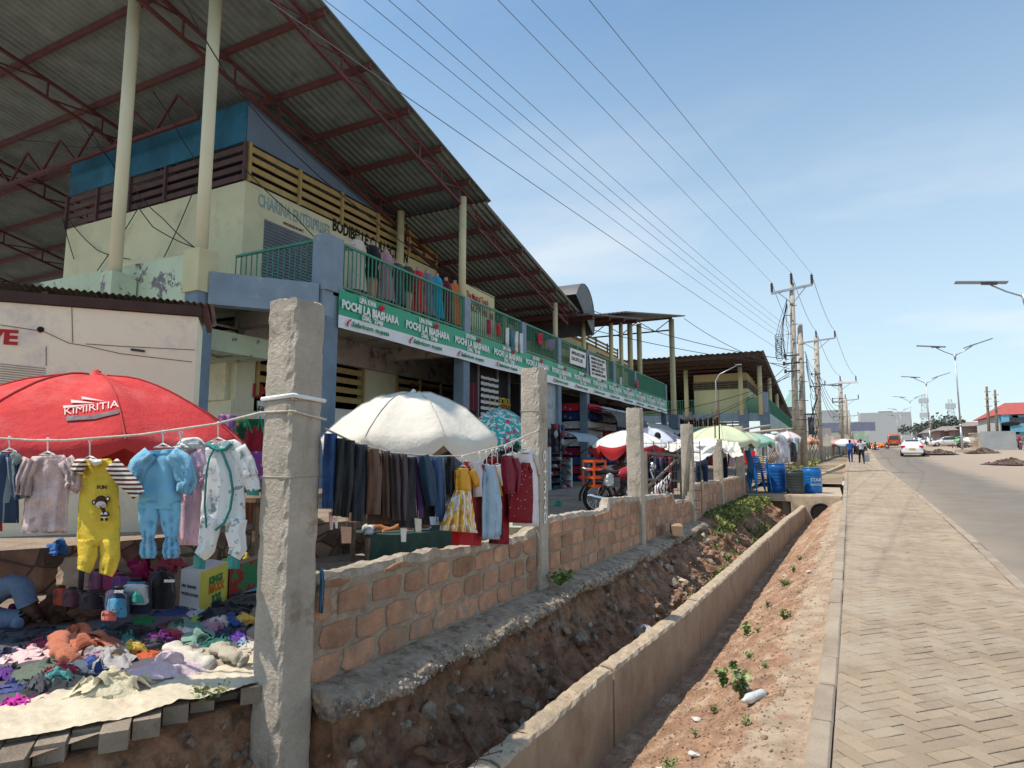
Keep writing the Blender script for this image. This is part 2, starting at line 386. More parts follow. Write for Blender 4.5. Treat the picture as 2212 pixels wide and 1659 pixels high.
MT['road']=m
mb=MB();ribbon(mb,[(lambda Y:sxr(Y)-.05,lambda Y:G(Y)-.10),(lambda Y:sxr(Y)+2.5,lambda Y:G(Y)-.06),(lambda Y:sxr(Y)+8,lambda Y:G(Y)-.04),(lambda Y:sxr(Y)+9,lambda Y:G(Y)+.02),(lambda Y:sxr(Y)+20,lambda Y:G(Y)+.0),(lambda Y:sxr(Y)+60,lambda Y:G(Y)+.1)],ST);struct('road',mb,MT['road'])
# wide ground to the horizon
MT['earth']=mat('dry_earth',(.30,.22,.15),var=.2,vs=.3,bump=.3,bs=3,dirt=((.16,.15,.08),.08,.5,.6))
mb=MB()
sty=[-60,-20,0,20,50,60,75,120,200,400,1000,3500]
mb.add([(x,Y,G(Y)-.6 if x<40 else G(Y)-.1) for Y in sty for x in (sxr(Y)+.3,sxr(Y)+59,700,4000)],[(i*4+j,i*4+j+1,(i+1)*4+j+1,(i+1)*4+j) for i in range(len(sty)-1) for j in range(3)])
sty2=[26,30,45,70,120,200,400,1000,3500]
mb.add([(x,Y,(GM(Y)-.03)) for Y in sty2 for x in (-3000,-300,-3,kx(Y)-.05)],[(i*4+j,i*4+j+1,(i+1)*4+j+1,(i+1)*4+j) for i in range(len(sty2)-1) for j in range(3)])
mb.add([(-60,-12,-1.4),(3,-12,-1.4),(3,32,-1.4),(-60,32,-1.4)],[(0,1,2,3)]);mb.bb((-9,20.62,-1.3),(-1.2,26.2,.50));mb.bb((.18,17,-1.2),(.5,60,.0));mb.bb((-1.2,29.2,-1.0),(.5,29.9,.42));struct('ground',mb,MT['earth'])
# sidewalk base and pavers
MT['joint']=mat('joint_sand',(.075,.05,.035),var=.3,vs=12,bump=.4,bs=60)
MT['paver']=mat('tan_paving_block',(.37,.288,.205),var=.10,vs=1.6,bump=.25,bs=70,attr=.13,dirt=[((.42,.35,.265),1.1,.48,.62),((.33,.20,.13),.5,.70,.74),((.25,.195,.145),30,.62,.76)])
YP=46.
mb=MB();ribbon(mb,[(lambda Y:kx(Y)+.06,lambda Y:G(Y)-.012),(lambda Y:sxr(Y),lambda Y:G(Y)-.012)],stations(-3,YP,30,1.5));struct('sidewalk_bedding',mb,MT['joint'])
mb=MB();ribbon(mb,[(lambda Y:kx(Y)+.0,lambda Y:G(Y)+.0),(lambda Y:sxr(Y),lambda Y:G(Y)+.0)],stations(YP,420,30,1.5));struct('far_sidewalk',mb,MT['paver'])
rd=random.Random(3)
mb=MB();L_,W_=.2,.1;gap=.0042
ang=R(43);ca,sa=math.cos(ang),math.sin(ang)
def pavecell(u0,v0,horiz):
    du,dv=(L_,W_) if horiz else (W_,L_)
    pts=[]
    g=gap*(rd.random()*.9+.25)
    c0=(u0+du/2,v0+dv/2)
    X=c0[0]*ca-c0[1]*sa;Y=c0[0]*sa+c0[1]*ca
    if Y<1.9 or Y>YP or X<kx(Y)+.10 or X>sxr(Y)-.16: 
        if Y<1.9 or Y>YP or X<kx(Y)+.02 or X>sxr(Y)-.02:return
    if X>5 : return
    if Y>22: g*=.4
    th=rd.gauss(0,.006);dz=rd.gauss(0,.0012);tx=rd.gauss(0,.008);ty=rd.gauss(0,.008)
    hu,hv=du/2-g,dv/2-g;ch=.004
    base=G(Y)+dz
    vs=[]
    for (k,zz) in ((0,-.012),(0,-.003),(ch,0)):
        for a,b in((-1,-1),(1,-1),(1,1),(-1,1)):
            uu=a*(hu-k);vv=b*(hv-k)
            uu2=uu*math.cos(th)-vv*math.sin(th)+c0[0];vv2=uu*math.sin(th)+vv*math.cos(th)+c0[1]
            x=uu2*ca-vv2*sa;y=uu2*sa+vv2*ca
            x=max(x,kx(y)+.123);x=min(x,sxr(y)-.13)
            vs.append((x,y,G(y)+dz+zz+tx*uu+ty*vv))
    mb.rv=rd.random()
    mb.add(vs,[(8,9,10,11)]+[(i,(i+1)%4,4+(i+1)%4,4+i) for i in range(4)]+[(4+i,4+(i+1)%4,8+(i+1)%4,8+i) for i in range(4)])
N=330
for i in range(-N,N):
    for j in range(-N//3,N//3):
        # herringbone lattice, period (W,W)&(2L...) built from L-shaped pairs
        u=(i)*W_+j*2*L_; v=i*W_
        # pairs: horizontal block at (u,v), vertical block at (u+L,v) going up
        x=u*ca-v*sa;y=u*sa+v*ca
        if y<1.2 or y>YP+1 or x<-1.2 or x>4: continue
        pavecell(u,v,True);pavecell(u+L_,v-W_,False)
struct('sidewalk',mb,MT['paver'])
# kerbs as separate stones inside one kerb line
MT['kerb2']=mat('kerb_stone',(.39,.32,.245),var=.14,vs=2.5,bump=.25,bs=60,attr=.10,dirt=[((.30,.21,.14),2.2,.55,.7)])
def kerbline(name,xf,w,top,y0,y1,seg,under,jit=.003):
    mb=MB();y=y0
    while y<y1:
        ye=min(y+seg,y1);dx=rd.gauss(0,jit);dz=rd.gauss(0,jit);mb.rv=rd.random()
        a,b=y+.004,ye-.004;vs=[]
        for yy in(a,b):
            x=xf(yy)+dx;z=G(yy)+top+dz
            for (px,pz) in((0,-under),(0,-.02),(.02,0),(w-.012,0),(w,-.012),(w,-under)): vs.append((x+px,yy,z+pz))
        mb.add(vs,[(i,6+i,7+i,i+1) for i in range(5)]+[tuple(range(6)),tuple(range(11,5,-1))])
        y=ye;seg_=seg
    return struct(name,mb,MT['kerb2'])
kerbline('kerb',lambda Y:kx(Y),.12,.012,1.2,60,.6,.28)
kerbline('road_kerb',lambda Y:sxr(Y)-.125,.125,.0,1.5,90,.9,.14)
# dusty sand drift over the block edge by the road
# ---------------- drain wall
WX=[(1.5,-1.60),(3,-1.51),(4.3,-1.46),(6.2,-1.32),(9.2,-1.2),(16,-.93),(17.6,-.83),(20.3,-.72)]
def wx(Y): return pl(WX,Y)
def wt(Y): return pl([(0,.10),(9,.12),(17,.2)],Y)
def floorz(Y): return pl([(2,-1.15),(4.2,-1.0),(6,-.62),(7.5,-.42),(9,-.35),(12,-.2),(17,-.25)],Y)+.05*fbm(Y,3,0,1.5)
MT['drainwall']=mat('drain_wall_concrete',(.37,.28,.195),var=.12,vs=3,bump=.25,bs=60,dirt=[((.24,.15,.095),2,.5,.75),((.40,.33,.25),9,.6,.75)],streak=((.26,.185,.125),14,.55,.8))
MT['walltop']=mat('drain_wall_rough_top',(.52,.41,.29),var=.2,vs=12,bump=.8,bs=55,dirt=((.30,.22,.16),22,.58,.66))
joints=[1.2,4.45,7.1,9.9,13.0,17.0]
segs=[1.0,2.9,4.48,6.9,9.2,12.4,16.1,20.2]
dw=thing('drain_wall','long tan concrete wall of the open drain with a crumbly top','drain wall',(-1.3,8,0))
for a,b in zip(segs,segs[1:]):
    mb=MB();nY=max(8,int((b-a)/.06));dx=rd.gauss(0,.006)
    def pt(u,v,a=a,b=b,dx=dx):
        Y=a+.012+(b-a-.024)*u
        prof=[(0,-.75),(0,-.3),(0,-.02),(-.012,.0),(-.05,.008),(-.09,.008),(-.125,.0),(-.14,-.02),(-.14,-.5),(-.14,-1.4)]
        i=int(round(v*9));px,pz=prof[i]
        if 2<=i<=7:
            px+=.009*fbm(Y*9,i*2.3,0,1.3);pz+=.010*fbm(Y*7,i*1.7,3,1.5)
        return (wx(Y)+dx+px,Y,wt(Y)+pz)
    mb.grid(pt,nY,9)
    n0=0
    for k in range(len(mb.f)): 
        j=k%9;mb.m[k]=1 if 2<=j<=6 else 0;mb.sm[k]=j in(0,)
    # end caps
    o=len(mb.v)
    mb.add([mb.v[i] for i in range(10)],[tuple(range(10))]);mb.add([mb.v[nY*10+i] for i in range(10)],[tuple(range(9,-1,-1))])
    mb.build('wall_segment',[MT['drainwall'],MT['walltop']],dw)
# rebar stubs and wire on the wall top
for a,b in (((1.9,-1.62),(3.1,-1.5)),):
    m_=MB()
    for k in range(9):
        y=2.0+k*.13+rd.random()*.05;x=wx(y)-.07+rd.gauss(0,.03);z=wt(y)
        m_.tube([(x,y,z-.01),(x+rd.gauss(0,.02),y+.04,z+.05),(x+rd.gauss(0,.04),y+.16,z+.02+rd.random()*.04),(x+rd.gauss(0,.03),y+.22,z+.0)],.0025,5)
    m_.build('rusty_wire',mat('rust',(.10,.045,.025),bump=.2),dw)
# ---------------- gravel verge between drain wall and kerb
mb=MB();mb.smooth=True
def vg(u,v):
    Y=1.3+(20.4-1.3)*u**1.4
    x0=wx(Y)-.03;x1=kx(Y)+.01;x=x0+(x1-x0)*v
    z=G(Y)*v+pl([(0,-.40),(.12,-.42),(.35,-.30),(.62,-.13),(.80,-.055),(1,-.035)],v)+(1-v)*pl([(0,-.02),(8,.0),(17,.1)],Y)
    k=math.sin(math.pi*min(1,max(0,v)))
    z+=k*(.035*fbm(x,Y,0,2.2)+.018*fbm(x,Y,5,9)+.008*fbm(x,Y,9,30))
    return (x,Y,z)
mb.grid(vg,420,70)
for k in range(len(mb.f)):
    j=k%70;Yc=mb.v[mb.f[k][0]][1]
    mb.m[k]=1 if j/70>.76+.10*nz(Yc,j*.02,0,2.3)+.06*nz(Yc,3,0,7) else 0
    mb.c[k]=.5+.5*nz(j*.4,Yc*6)
struct('gravel_verge',mb,[MT['gravel'],MT['haunch']])
def vpt(Y,v): return Vector(vg(((Y-1.3)/19.1)**(1/1.4),v))
# loose stones on the verge
def rock(mb,c,r,seed,flat=.7):
    rr=random.Random(seed);M=Euler((rr.random()*6,rr.random()*6,rr.random()*6)).to_matrix()
    n,k=6,4;vs=[]
    for i in range(k+1):
        th=math.pi*i/k
        for j in range(n):
            ph=2*math.pi*j/n
            p=Vector((math.sin(th)*math.cos(ph),math.sin(th)*math.sin(ph)*.8,-math.cos(th)*.75))*r*(1+rr.uniform(-.38,.38) if 0<i<k else 1)
            p=M@p;p.z*=flat;vs.append(p+Vector(c))
    mb.rv=rr.random();mb.add(vs,[(i*n+j,i*n+(j+1)%n,(i+1)*n+(j+1)%n,(i+1)*n+j) for i in range(k) for j in range(n)])
MT['stone']=mat('rubble_stone',(.36,.29,.22),var=.3,vs=12,bump=.4,bs=50,attr=.5,dirt=((.22,.13,.09),9,.5,.65))
MT['pebble']=mat('pebble',(.42,.28,.20),var=.3,vs=20,bump=.3,bs=60,attr=.45)
mb=MB()
for i in range(15000):
    Y=1.9+rd.random()**1.7*11;v=min(.97,max(.05,rd.betavariate(1.6,1.8)));p=vpt(Y,v);rock(mb,p,.003+.010*rd.random()**2.4+(.012 if rd.random()<.015 else 0),i)
o=struct('loose_gravel',mb,MT['pebble']);o['kind']='stuff';o['label']='loose reddish gravel on the strip beside the kerb';o['category']='gravel'
# ---------------- trench bank and floor, from the footing down to the drain wall
def fe(Y):   # footing edge
    return -2.16+.035*fbm(Y,1,0,1.3)+.012*fbm(Y,2,0,6)
def bank(u,v):
    Y=1.2+(21.2-1.2)*u**1.25
    x0=-2.42;x1=wx(Y)-.10;fz=floorz(Y)
    prof=[(0,.36),(.10,.20),(.16,-.02),(.24,-.25)]
    t=v
    x=x0+(x1-x0)*(t if Y<9 else t)
    steep=pl([(0,.30),(.12,.22),(.26,-.12),(.40,-.45),(.62,-.85),(.80,-1.0),(1,-1.02)],t)
    z=.30+(fz-.30)*(.30-steep)/1.32
    if Y>11.5: # grassy shoulder widens
        s=min(1,(Y-11.5)/2.5);z2=pl([(0,.42),(.45,.34),(.58,.1),(.75,fz+.1),(1,fz)],t);z=z*(1-s)+z2*s
    if Y<2.56: z=z+(fz-.02-z)*min(1,(2.56-Y)/.05)
    k=math.sin(math.pi*min(1,t*.9+.05))
    p=Vector((x,Y,z));d=noise.noise_vector(p*2.3)*.12+noise.noise_vector(p*6)*.085+noise.noise_vector(p*15)*.035+noise.noise_vector(p*38)*.012
    return p+d*k
mb=MB();mb.grid(bank,640,80);mb.smooth=False
struct('drain_bank',mb,MT['soil'])
# bank below the market pavers, left of the near post
PE=[(-.5,-2.95),(.6,-2.85),(1.2,-2.72),(1.7,-2.66),(2.05,-2.62),(2.5,-2.5)]
mb=MB()
def bank2(u,v):
    Y=.2+2.12*u;x0=pl(PE,Y)-.06;x=x0+(1.05)*v
    z=pl([(0,.435),(.04,.36),(.11,.0),(.3,-.5),(.7,-.9),(1,-1.1)],v)
    p=Vector((x,Y,z));d=noise.noise_vector(p*3)*.10+noise.noise_vector(p*8)*.075+noise.noise_vector(p*20)*.03+noise.noise_vector(p*45)*.01
    return p+d*min(1,v*6)
mb.grid(bank2,240,120);struct('paving_edge_bank',mb,MT['soil'])
# rubble stones stuck in both banks
mb=MB()
for i in range(1500):
    Y=2.35+rd.random()**1.2*14;u=((Y-1.2)/20)**(1/1.25);v=.05+rd.random()*.9;p=bank(u,v)
    r=.008+.03*rd.random()**3
    if rd.random()<.2 and Y<12: r=.03+.055*rd.random()
    rock(mb,p+Vector((r*.3,0,r*.15)),r,i+9000,.8)
for i in range(1500):
    u=.15+.85*rd.random();v=.04+rd.random()*.9;p=bank2(u,v);r=.008+.03*rd.random()**2.5
    if rd.random()<.10: r=.03+.045*rd.random()
    rock(mb,p+Vector((r*.35,-r*.2,r*.15)),r,i+19000,.9)
o=struct('bank_rubble',mb,MT['stone']);o['kind']='stuff';o['label']='broken stones and rubble sticking out of the drain bank';o['category']='rubble'
# market ground
MT['mkt']=mat('market_ground',(.30,.235,.18),var=.22,vs=1.2,bump=.3,bs=25,dirt=[((.22,.16,.12),3,.5,.65),((.36,.31,.26),2,.55,.7)])
mb=MB();YS=[2.3,3,5,9,14,20.6,26,30,45]
mb.add([(x,Y,GM(Y)) for Y in YS for x in(-60,-12,-6,-2.42)],[(i*4+j,i*4+j+1,(i+1)*4+j+1,(i+1)*4+j) for i in range(len(YS)-1) for j in range(3)])
mb.add([(-60,-8,.495),(-2.95,-8,.495),(-2.85,.3,.495),(-2.72,1.2,.495),(-2.66,2.0,.495),(-2.5,2.3,.495),(-2.42,2.3,.5),(-60,2.3,.5)],[tuple(range(8))])
struct('market_ground',mb,MT['mkt'])
# paving blocks along the broken edge (stepped)
MT['pv2']=mat('market_paving_block',(.36,.29,.22),var=.15,vs=4,bump=.35,bs=50,attr=.2,dirt=((.22,.16,.12),7,.55,.7))
mb=MB();th=R(-38)
c_,s_=math.cos(th),math.sin(th)
for i in range(-8,22):
    for j in range(-22,34):
        u=i*.205+(j%2)*.1;v=j*.105
        x=-3.2+u*c_-v*s_;y=1.2+u*s_+v*c_
        if y<.0 or y>2.9 or x<-5 or x>pl(PE,y)+.01: continue
        if y>2.25 and x>-2.55: continue
        mb.rv=rd.random();mb.box((x,y,.475+rd.gauss(0,.003)),(.198,.099,.075),rz=th+rd.gauss(0,.01))
struct('market_paving',mb,MT['pv2'])
mb=MB();mb.add([(-4.5,-2,-1.25),(kx(0),-2,-1.25),(.2,20.5,-1.0),(-3.2,20.5,-1.0),(-4.5,-2,.44),(-3.1,-2,.44),(-2.75,1.2,.44),(-2.55,2.3,.44),(-2.5,20.5,.2),(-3.2,20.5,.2)],[(0,1,2,3),(5,6,7,8,9,4)]);mb.add([(-3.0,-2,.44),(-2.80,.9,.44),(-2.62,2.0,.44),(-2.50,2.35,.44),(-2.50,20.5,.25),(-3.0,-2,-1.3),(-2.80,.9,-1.3),(-2.62,2.0,-1.3),(-2.50,2.35,-1.3),(-2.50,20.5,-1.3)],[(3,4,9,8)]);struct('subsoil',mb,MT['soil'])
# culvert slab crossing the drain, with pipe mouth
mb=MB()
z0=.47
mb.bb((-2.75,20.3,z0-.16),(.24,29.5,z0+.02));mb.bb((-1.1,20.15,-.7),(.2,20.4,z0+.0));mb.bb((-1.35,20.6,-.6),(-1.15,23,z0-.17))
struct('culvert_slab',mb,MT['kerb'])
mb=MB();M=Matrix.Rotation(R(90),3,'X');mb.lathe([(.23,-.4),(.23,.03),(.27,.03),(.27,-.4)],(-.33,20.12,.03),20,M);mb.mi=1;mb.lathe([(.0,.02),(.228,.02)],(-.33,20.12,.03),20,M);struct('drain_pipe',mb,[MT['black'],MT['dark']])  # near-black disc paints the shade inside the pipe mouth
# drain beyond the slab
MT['far_drain']=MT['drainwall']
mb=MB()
def fd(Y): return pl([(29.5,-.75),(35,-.35),(40,.1),(46,.6),(50,.9)],Y)
st=[29.5+i*.6 for i in range(34)]
ribbon(mb,[(lambda Y:fd(Y)-.15,lambda Y:G(Y)-1.),(lambda Y:fd(Y)-.15,lambda Y:G(Y)+.02+.02*nz(Y,0)),(lambda Y:fd(Y),lambda Y:G(Y)+.02+.02*nz(Y,2)),(lambda Y:fd(Y),lambda Y:G(Y)-.5)],st)
struct('far_drain_wall',mb,MT['walltop'])
mb=MB();ribbon(mb,[(lambda Y:-2.5,lambda Y:GM(Y)),(lambda Y:-1.9,lambda Y:GM(Y)-.1),(lambda Y:-1.3,lambda Y:G(Y)-.2),(lambda Y:fd(Y)-.3,lambda Y:G(Y)-.7),(lambda Y:fd(Y)-.1,lambda Y:G(Y)-.7)],st)
ribbon(mb,[(lambda Y:fd(Y)-.05,lambda Y:G(Y)-.45),(lambda Y:(fd(Y)+kx(Y))/2,lambda Y:G(Y)-.2),(lambda Y:kx(Y),lambda Y:G(Y)-.03)],st)
struct('far_verge',mb,MT['gravel'])
# ================================================================= fence: concrete posts, block walls, footing
MT['brick']=mat('clay_block',(.50,.275,.17),var=.22,vs=7,bump=.35,bs=45,attr=.32,dirt=[((.36,.27,.20),6,.5,.66),((.26,.15,.10),20,.62,.75)])
MT['mortar']=mat('grey_brown_mortar',(.40,.32,.24),var=.18,vs=8,bump=.5,bs=50,dirt=((.22,.17,.13),10,.55,.7))
MT['mortartop']=mat('pale_mortar_top',(.48,.41,.33),var=.2,vs=14,bump=.8,bs=55)
MT['footing']=mat('footing_concrete',(.42,.325,.235),var=.25,vs=7,bump=.8,bs=45,dirt=[((.17,.13,.105),9,.5,.62),((.46,.42,.37),28,.58,.66)])
PT=[(2.36,1.0),(5.43,1.0),(8.9,1.0),(12.5,1.0),(16.2,1.0),(20.4,1.0)]
posts=[ # Y, half width, top z, label
 (2.40,.105,2.40,'tall chipped concrete post nearest the viewer, wrapped with a strip of white tape'),
 (5.38,.10,2.42,'concrete fence post with the painted digits 0+320 beside the hanging shirts'),
 (8.80,.105,2.28,'concrete fence post beside the parked motorbike'),
 (12.45,.11,2.22,'concrete fence post with wire sticks leaning against it behind the zebra cloth'),
 (16.1,.105,2.02,'short concrete fence post with bare rebar sticking out of its top'),
 (20.3,.12,2.52,'concrete fence post nearest the blue plastic chairs')]
PX=-2.46
def chipped_post(Y,h,top,zb,label,seed,rz=0,x=PX):
    t=thing('concrete_post',label,'post',(x,Y,zb),'concrete posts of the unfinished fence')
    mb=MB();rs=random.Random(seed);fine=seed<2
    n=96 if seed==0 else 60 if seed==1 else 34;per=10 if seed<2 else 5
    def pt(u,v):
        z=zb+(top-zb)*u
        k=v*4%4;i=int(k+1e-6)%4;f=k-int(k+1e-6)
        cs=[(1,-1),(1,1),(-1,1),(-1,-1)];a=cs[i];b=cs[(i+1)%4]
        px=(a[0]+(b[0]-a[0])*f);py=(a[1]+(b[1]-a[1])*f)
        r=(abs(px)**10+abs(py)**10)**(1/10.);edge=max(0,(min(abs(px),abs(py))-.62)/.38)
        p=Vector((px/r*h,py/r*h,0))
        e=max(0,fbm(px*2,py*2,z*5+seed*7,1.0,5)-.02+.22*(z>top-.25))*edge
        p*=1-(.10 if fine else .045)*e
        # honeycombed strip on the front corner
        s=max(0,1-abs(px-.75)*2.2)*(py<-.9)
        p+=Vector((px,py,0)).normalized()*(-.016*s*max(0,.35+fbm(px*3,py*3,z*11+seed,1,5)) +.0012*fbm(px,py,z*3+seed,3,4))
        if u>.985: p*=1-.06*abs(nz(px*3,py*3,seed))-.02
        zz=z+ (.014*fbm(px*1.7,py*1.7,seed,1,4) if u>.97 else 0)
        return (x+p.x,Y+p.y,zz)
    mb.grid(pt,n,4*per)
    M=4*per+1
    # top cap fan
    ring=[mb.v[n*M+j] for j in range(4*per)];c=(x,Y,top-.01)
    if fine:
        vs=[];rings=6
        for k in range(rings+1):
            for p in ring:
                f=1-k/rings;vs.append((x+(p[0]-x)*f,Y+(p[1]-Y)*f,p[2]+.018*fbm(p[0]*f*9,p[1]*f*9+k,seed,1.3)*(1 if k else 0)))
        L=4*per;mb.mi=0
        mb.add(vs,[(k*L+j,k*L+(j+1)%L,(k+1)*L+(j+1)%L,(k+1)*L+j) for k in range(rings) for j in range(L)])
    else: mb.add(ring+[c],[(j,(j+1)%len(ring),len(ring)) for j in range(len(ring))])
    mb.build('post',MT['post'],t);return t
post_t=[]
for i,(Y,h,top,lb) in enumerate(posts):
    post_t.append(chipped_post(Y,h,top,-.9 if i==0 else .2,lb,i))
# formwork joint lines, tape and numerals
mb=MB();Y,h,top,_=posts[0]
for k in range(3):
    z=at(640,858+k*4,Y=2.3).z;mb.tube([(PX+a*(h+.004),Y+b*(h+.004),z+.006*k+c) for a,b,c in((-1,-1,0),(1,-1,.012),(1,1,.0),(-1,1,.01),(-1,-1,0))],.009-.001*k,5)
mb.build('white_tape',MT['white'],post_t[0])
for (k,z) in ((0,1.88),(0,1.50),(1,2.02),(1,1.2)):
    mb=MB();Y,h,top,_=posts[k];mb.tube([(PX+a*(h+.0005),Y+b*(h+.0005),z) for a,b in((-1,-1),(1,-1),(1,1),(-1,1),(-1,-1))],.0035,4);mb.build('casting_joint',MT['concrete'],post_t[k])
mb=MB()
for i,ch in enumerate('0+320'):
    z=at(1180,985+i*33,X=PX+.1).z
    textmesh(mb,ch,.155,(PX+.108,posts[1][0]-.045,z-.055),(0,1,0),(0,0,1),off=.012,ext=.0012,sx=.9)
mb.build('painted_numerals',MT['white'],post_t[1])
mb=MB()
for k,(dx,dy) in enumerate(((-.05,-.05),(.05,-.04),(.05,.05),(-.04,.05))): mb.tube([(PX+dx,16.1+dy,1.9),(PX+dx+.01,16.1+dy,2.3+.1*(k%2)),(PX+dx+.03*(k-1.5),16.1+dy,2.75+.25*(k%3))],.009,5)
mb.build('rebar',mat('rust',(.10,.045,.025)),post_t[4])
# footing
ft=thing('wall_footing','rough concrete footing strip under the block wall, crumbling along its edge','footing',(-2.3,7,.3))
mb=MB()
def foot(u,v):
    Y=2.508+(12.6-2.508)*u
    prof=[(-2.44,.455),(-2.36,.45),(-2.30,.44),(-2.24,.43),(-2.19,.425),(-2.155,.40),(-2.145,.38),(-2.15,.355),(-2.17,.335),(-2.24,.315),(-2.34,.30)]
    f=v*10;i=min(9,int(f));a=prof[i];b=prof[i+1];x=a[0]+(b[0]-a[0])*(f-i);z=a[1]+(b[1]-a[1])*(f-i)
    k=min(1,max(.06,(v-.30)*3));p=Vector((x,Y,z))
    d=noise.noise_vector(p*2.0)*.045+noise.noise_vector(p*9)*.018+noise.noise_vector(p*24)*.016+noise.noise_vector(p*55)*.014
    p+=d*k;p.z+=pl([(2.3,0),(8,-.05),(12.6,-.06)],Y)
    return p
mb.grid(foot,620,34);mb.add([mb.v[i] for i in range(35)],[tuple(range(35))]);mb.build('footing',MT['footing'],ft)
# stones showing in the footing edge
mb=MB()
for i in range(1500):
    u=rd.random();v=.42+.5*rd.random();p=foot(u,v);rock(mb,p,.007+.012*rd.random()**2,i+400,.9)
mb.build('aggregate',mat('footing_aggregate',(.42,.38,.335),var=.3,vs=20,attr=.4,bump=.3,dirt=((.2,.15,.12),12,.5,.6)),ft)['kind']='stuff'
# block wall bays
def bay(y0,y1,tops,zb,label,rows=None,seed=0,bl=.27,bh=.125):
    t=thing('block_wall',label,'wall',(PX,(y0+y1)/2,zb),'low block walls between the concrete posts')
    mb=MB();xf=-2.40;xb=-2.53
    def top(Y): return pl(tops,Y)+.012*fbm(Y,seed,0,5)+.008*nz(Y*14,seed)
    n=int((y1-y0)/.035)
    prof=[(xf,0),(xf,.45),(xf,.8),(xf,.95),(xf-.02,1),(xb+.06,1),(xb+.02,1),(xb,.96),(xb,.5),(xb,0)]
    def pt(u,v):
        Y=y0+(y1-y0)*u;k=int(round(v*9));x,f=prof[k];tz=top(Y)
        z=zb-.05+(tz-zb+.05)*f
        x+=.006*fbm(Y*2,z*2,seed,3);
        if 3<=k<=7: z+=.014*fbm(Y*8,k*2,seed,1.2)-(.02 if k in(3,7) else 0);x+=.012*nz(Y*9,k,seed)
        return (x,Y,z)
    mb.grid(pt,n,9)
    for k in range(len(mb.f)): mb.m[k]=1 if 3<=k%9<=6 else 0
    L=n*10;mb.add([mb.v[i] for i in range(10)],[tuple(range(10))]);mb.add([mb.v[L+i] for i in range(10)],[tuple(range(9,-1,-1))])
    mb.build('mortar',[MT['mortar'],MT['mortartop']],t)
    mb=MB();r=random.Random(seed+50);z=zb+.012;row=0
    while z<max(a[1] for a in tops)-.05:
        Y=y0+.0-r.random()*bl*.8-(row%2)*.05
        h=bh*r.uniform(.9,1.08)
        while Y<y1:
            l=bl*r.uniform(.55,1.12) if r.random()<.35 else bl*r.uniform(.85,1.08)
            a=max(Y,y0+.01);b=min(Y+l,y1-.01)
            zt=min(z+h,min(top(a+.02),top(b-.02))-.028)
            if b-a>.06 and zt-z>.045:
                m=8;pts=[]
                for (ua,va) in ((0,0),(.33,0),(.67,0),(1,0),(1,.33),(1,.67),(1,1),(.67,1),(.33,1),(0,1),(0,.67),(0,.33)):
                    cr=(.010 if seed==1 else .004) if (ua in(0,1) and va in (0,1)) else 0
                    pts.append((a+(b-a)*ua+r.gauss(0,.006 if seed==1 else .003)+cr*(1-2*ua),z+(zt-z)*va+r.gauss(0,.0055 if seed==1 else .003)+cr*(1-2*va)))
                pro=.007+r.random()*.006
                cx=(a+b)/2;cz=(z+zt)/2
                outer=[(xf-.01,p[0],p[1]) for p in pts];mid=[(xf+pro*.6,p[0],p[1]) for p in pts]
                inner=[(xf+pro,cx+(p[0]-cx)*(1-.008/(b-a)*2),cz+(p[1]-cz)*(1-.006/(zt-z)*2)) for p in pts]
                mb.rv=r.random()
                k=12;vs=outer+mid+inner
                mb.add(vs,[tuple(range(24,36))]+[(i,(i+1)%k,k+(i+1)%k,k+i) for i in range(k)]+[(k+i,k+(i+1)%k,2*k+(i+1)%k,2*k+i) for i in range(k)])
            Y+=l+(.028 if seed==1 else .016)*r.uniform(.6,1.7)
        z+=h+(.026 if seed==1 else .014)*r.uniform(.8,1.3);row+=1
    mb.build('blocks',MT['brick'],t)
    return t
bay(2.505,5.28,[(2.5,.99),(3.0,.985),(3.5,.985),(4.0,.95),(4.4,.94),(5.0,.915),(5.28,.97)],.44,'low block wall between the near post and the numbered post, its top dipping and mortar capped',seed=1)
bay(5.48,8.69,[(5.5,1.03),(6.5,1.01),(7.1,.98),(7.36,1.0),(7.42,1.10),(8.69,1.06)],.42,'block wall bay stepping up in front of the motorbike',seed=2,bl=.29)
bay(8.91,12.33,[(8.9,1.05),(10.9,.98),(11.0,.85),(12.3,.80)],.40,'block wall bay with a notch where the zebra cloth hangs over',seed=3,bl=.29)
bay(12.57,16.0,[(12.6,1.08),(16.0,1.02)],.36,'block wall bay below the blue shirted seller',seed=4,bl=.28)
bay(16.2,20.2,[(16.2,1.04),(20.2,1.03)],.34,'block wall bay with grass at its foot',seed=5,bl=.28)
bay(20.42,22.6,[(20.4,1.02),(22.6,1.0)],.34,'last short piece of block wall beside the stacked blue chairs',seed=6,bl=.28)
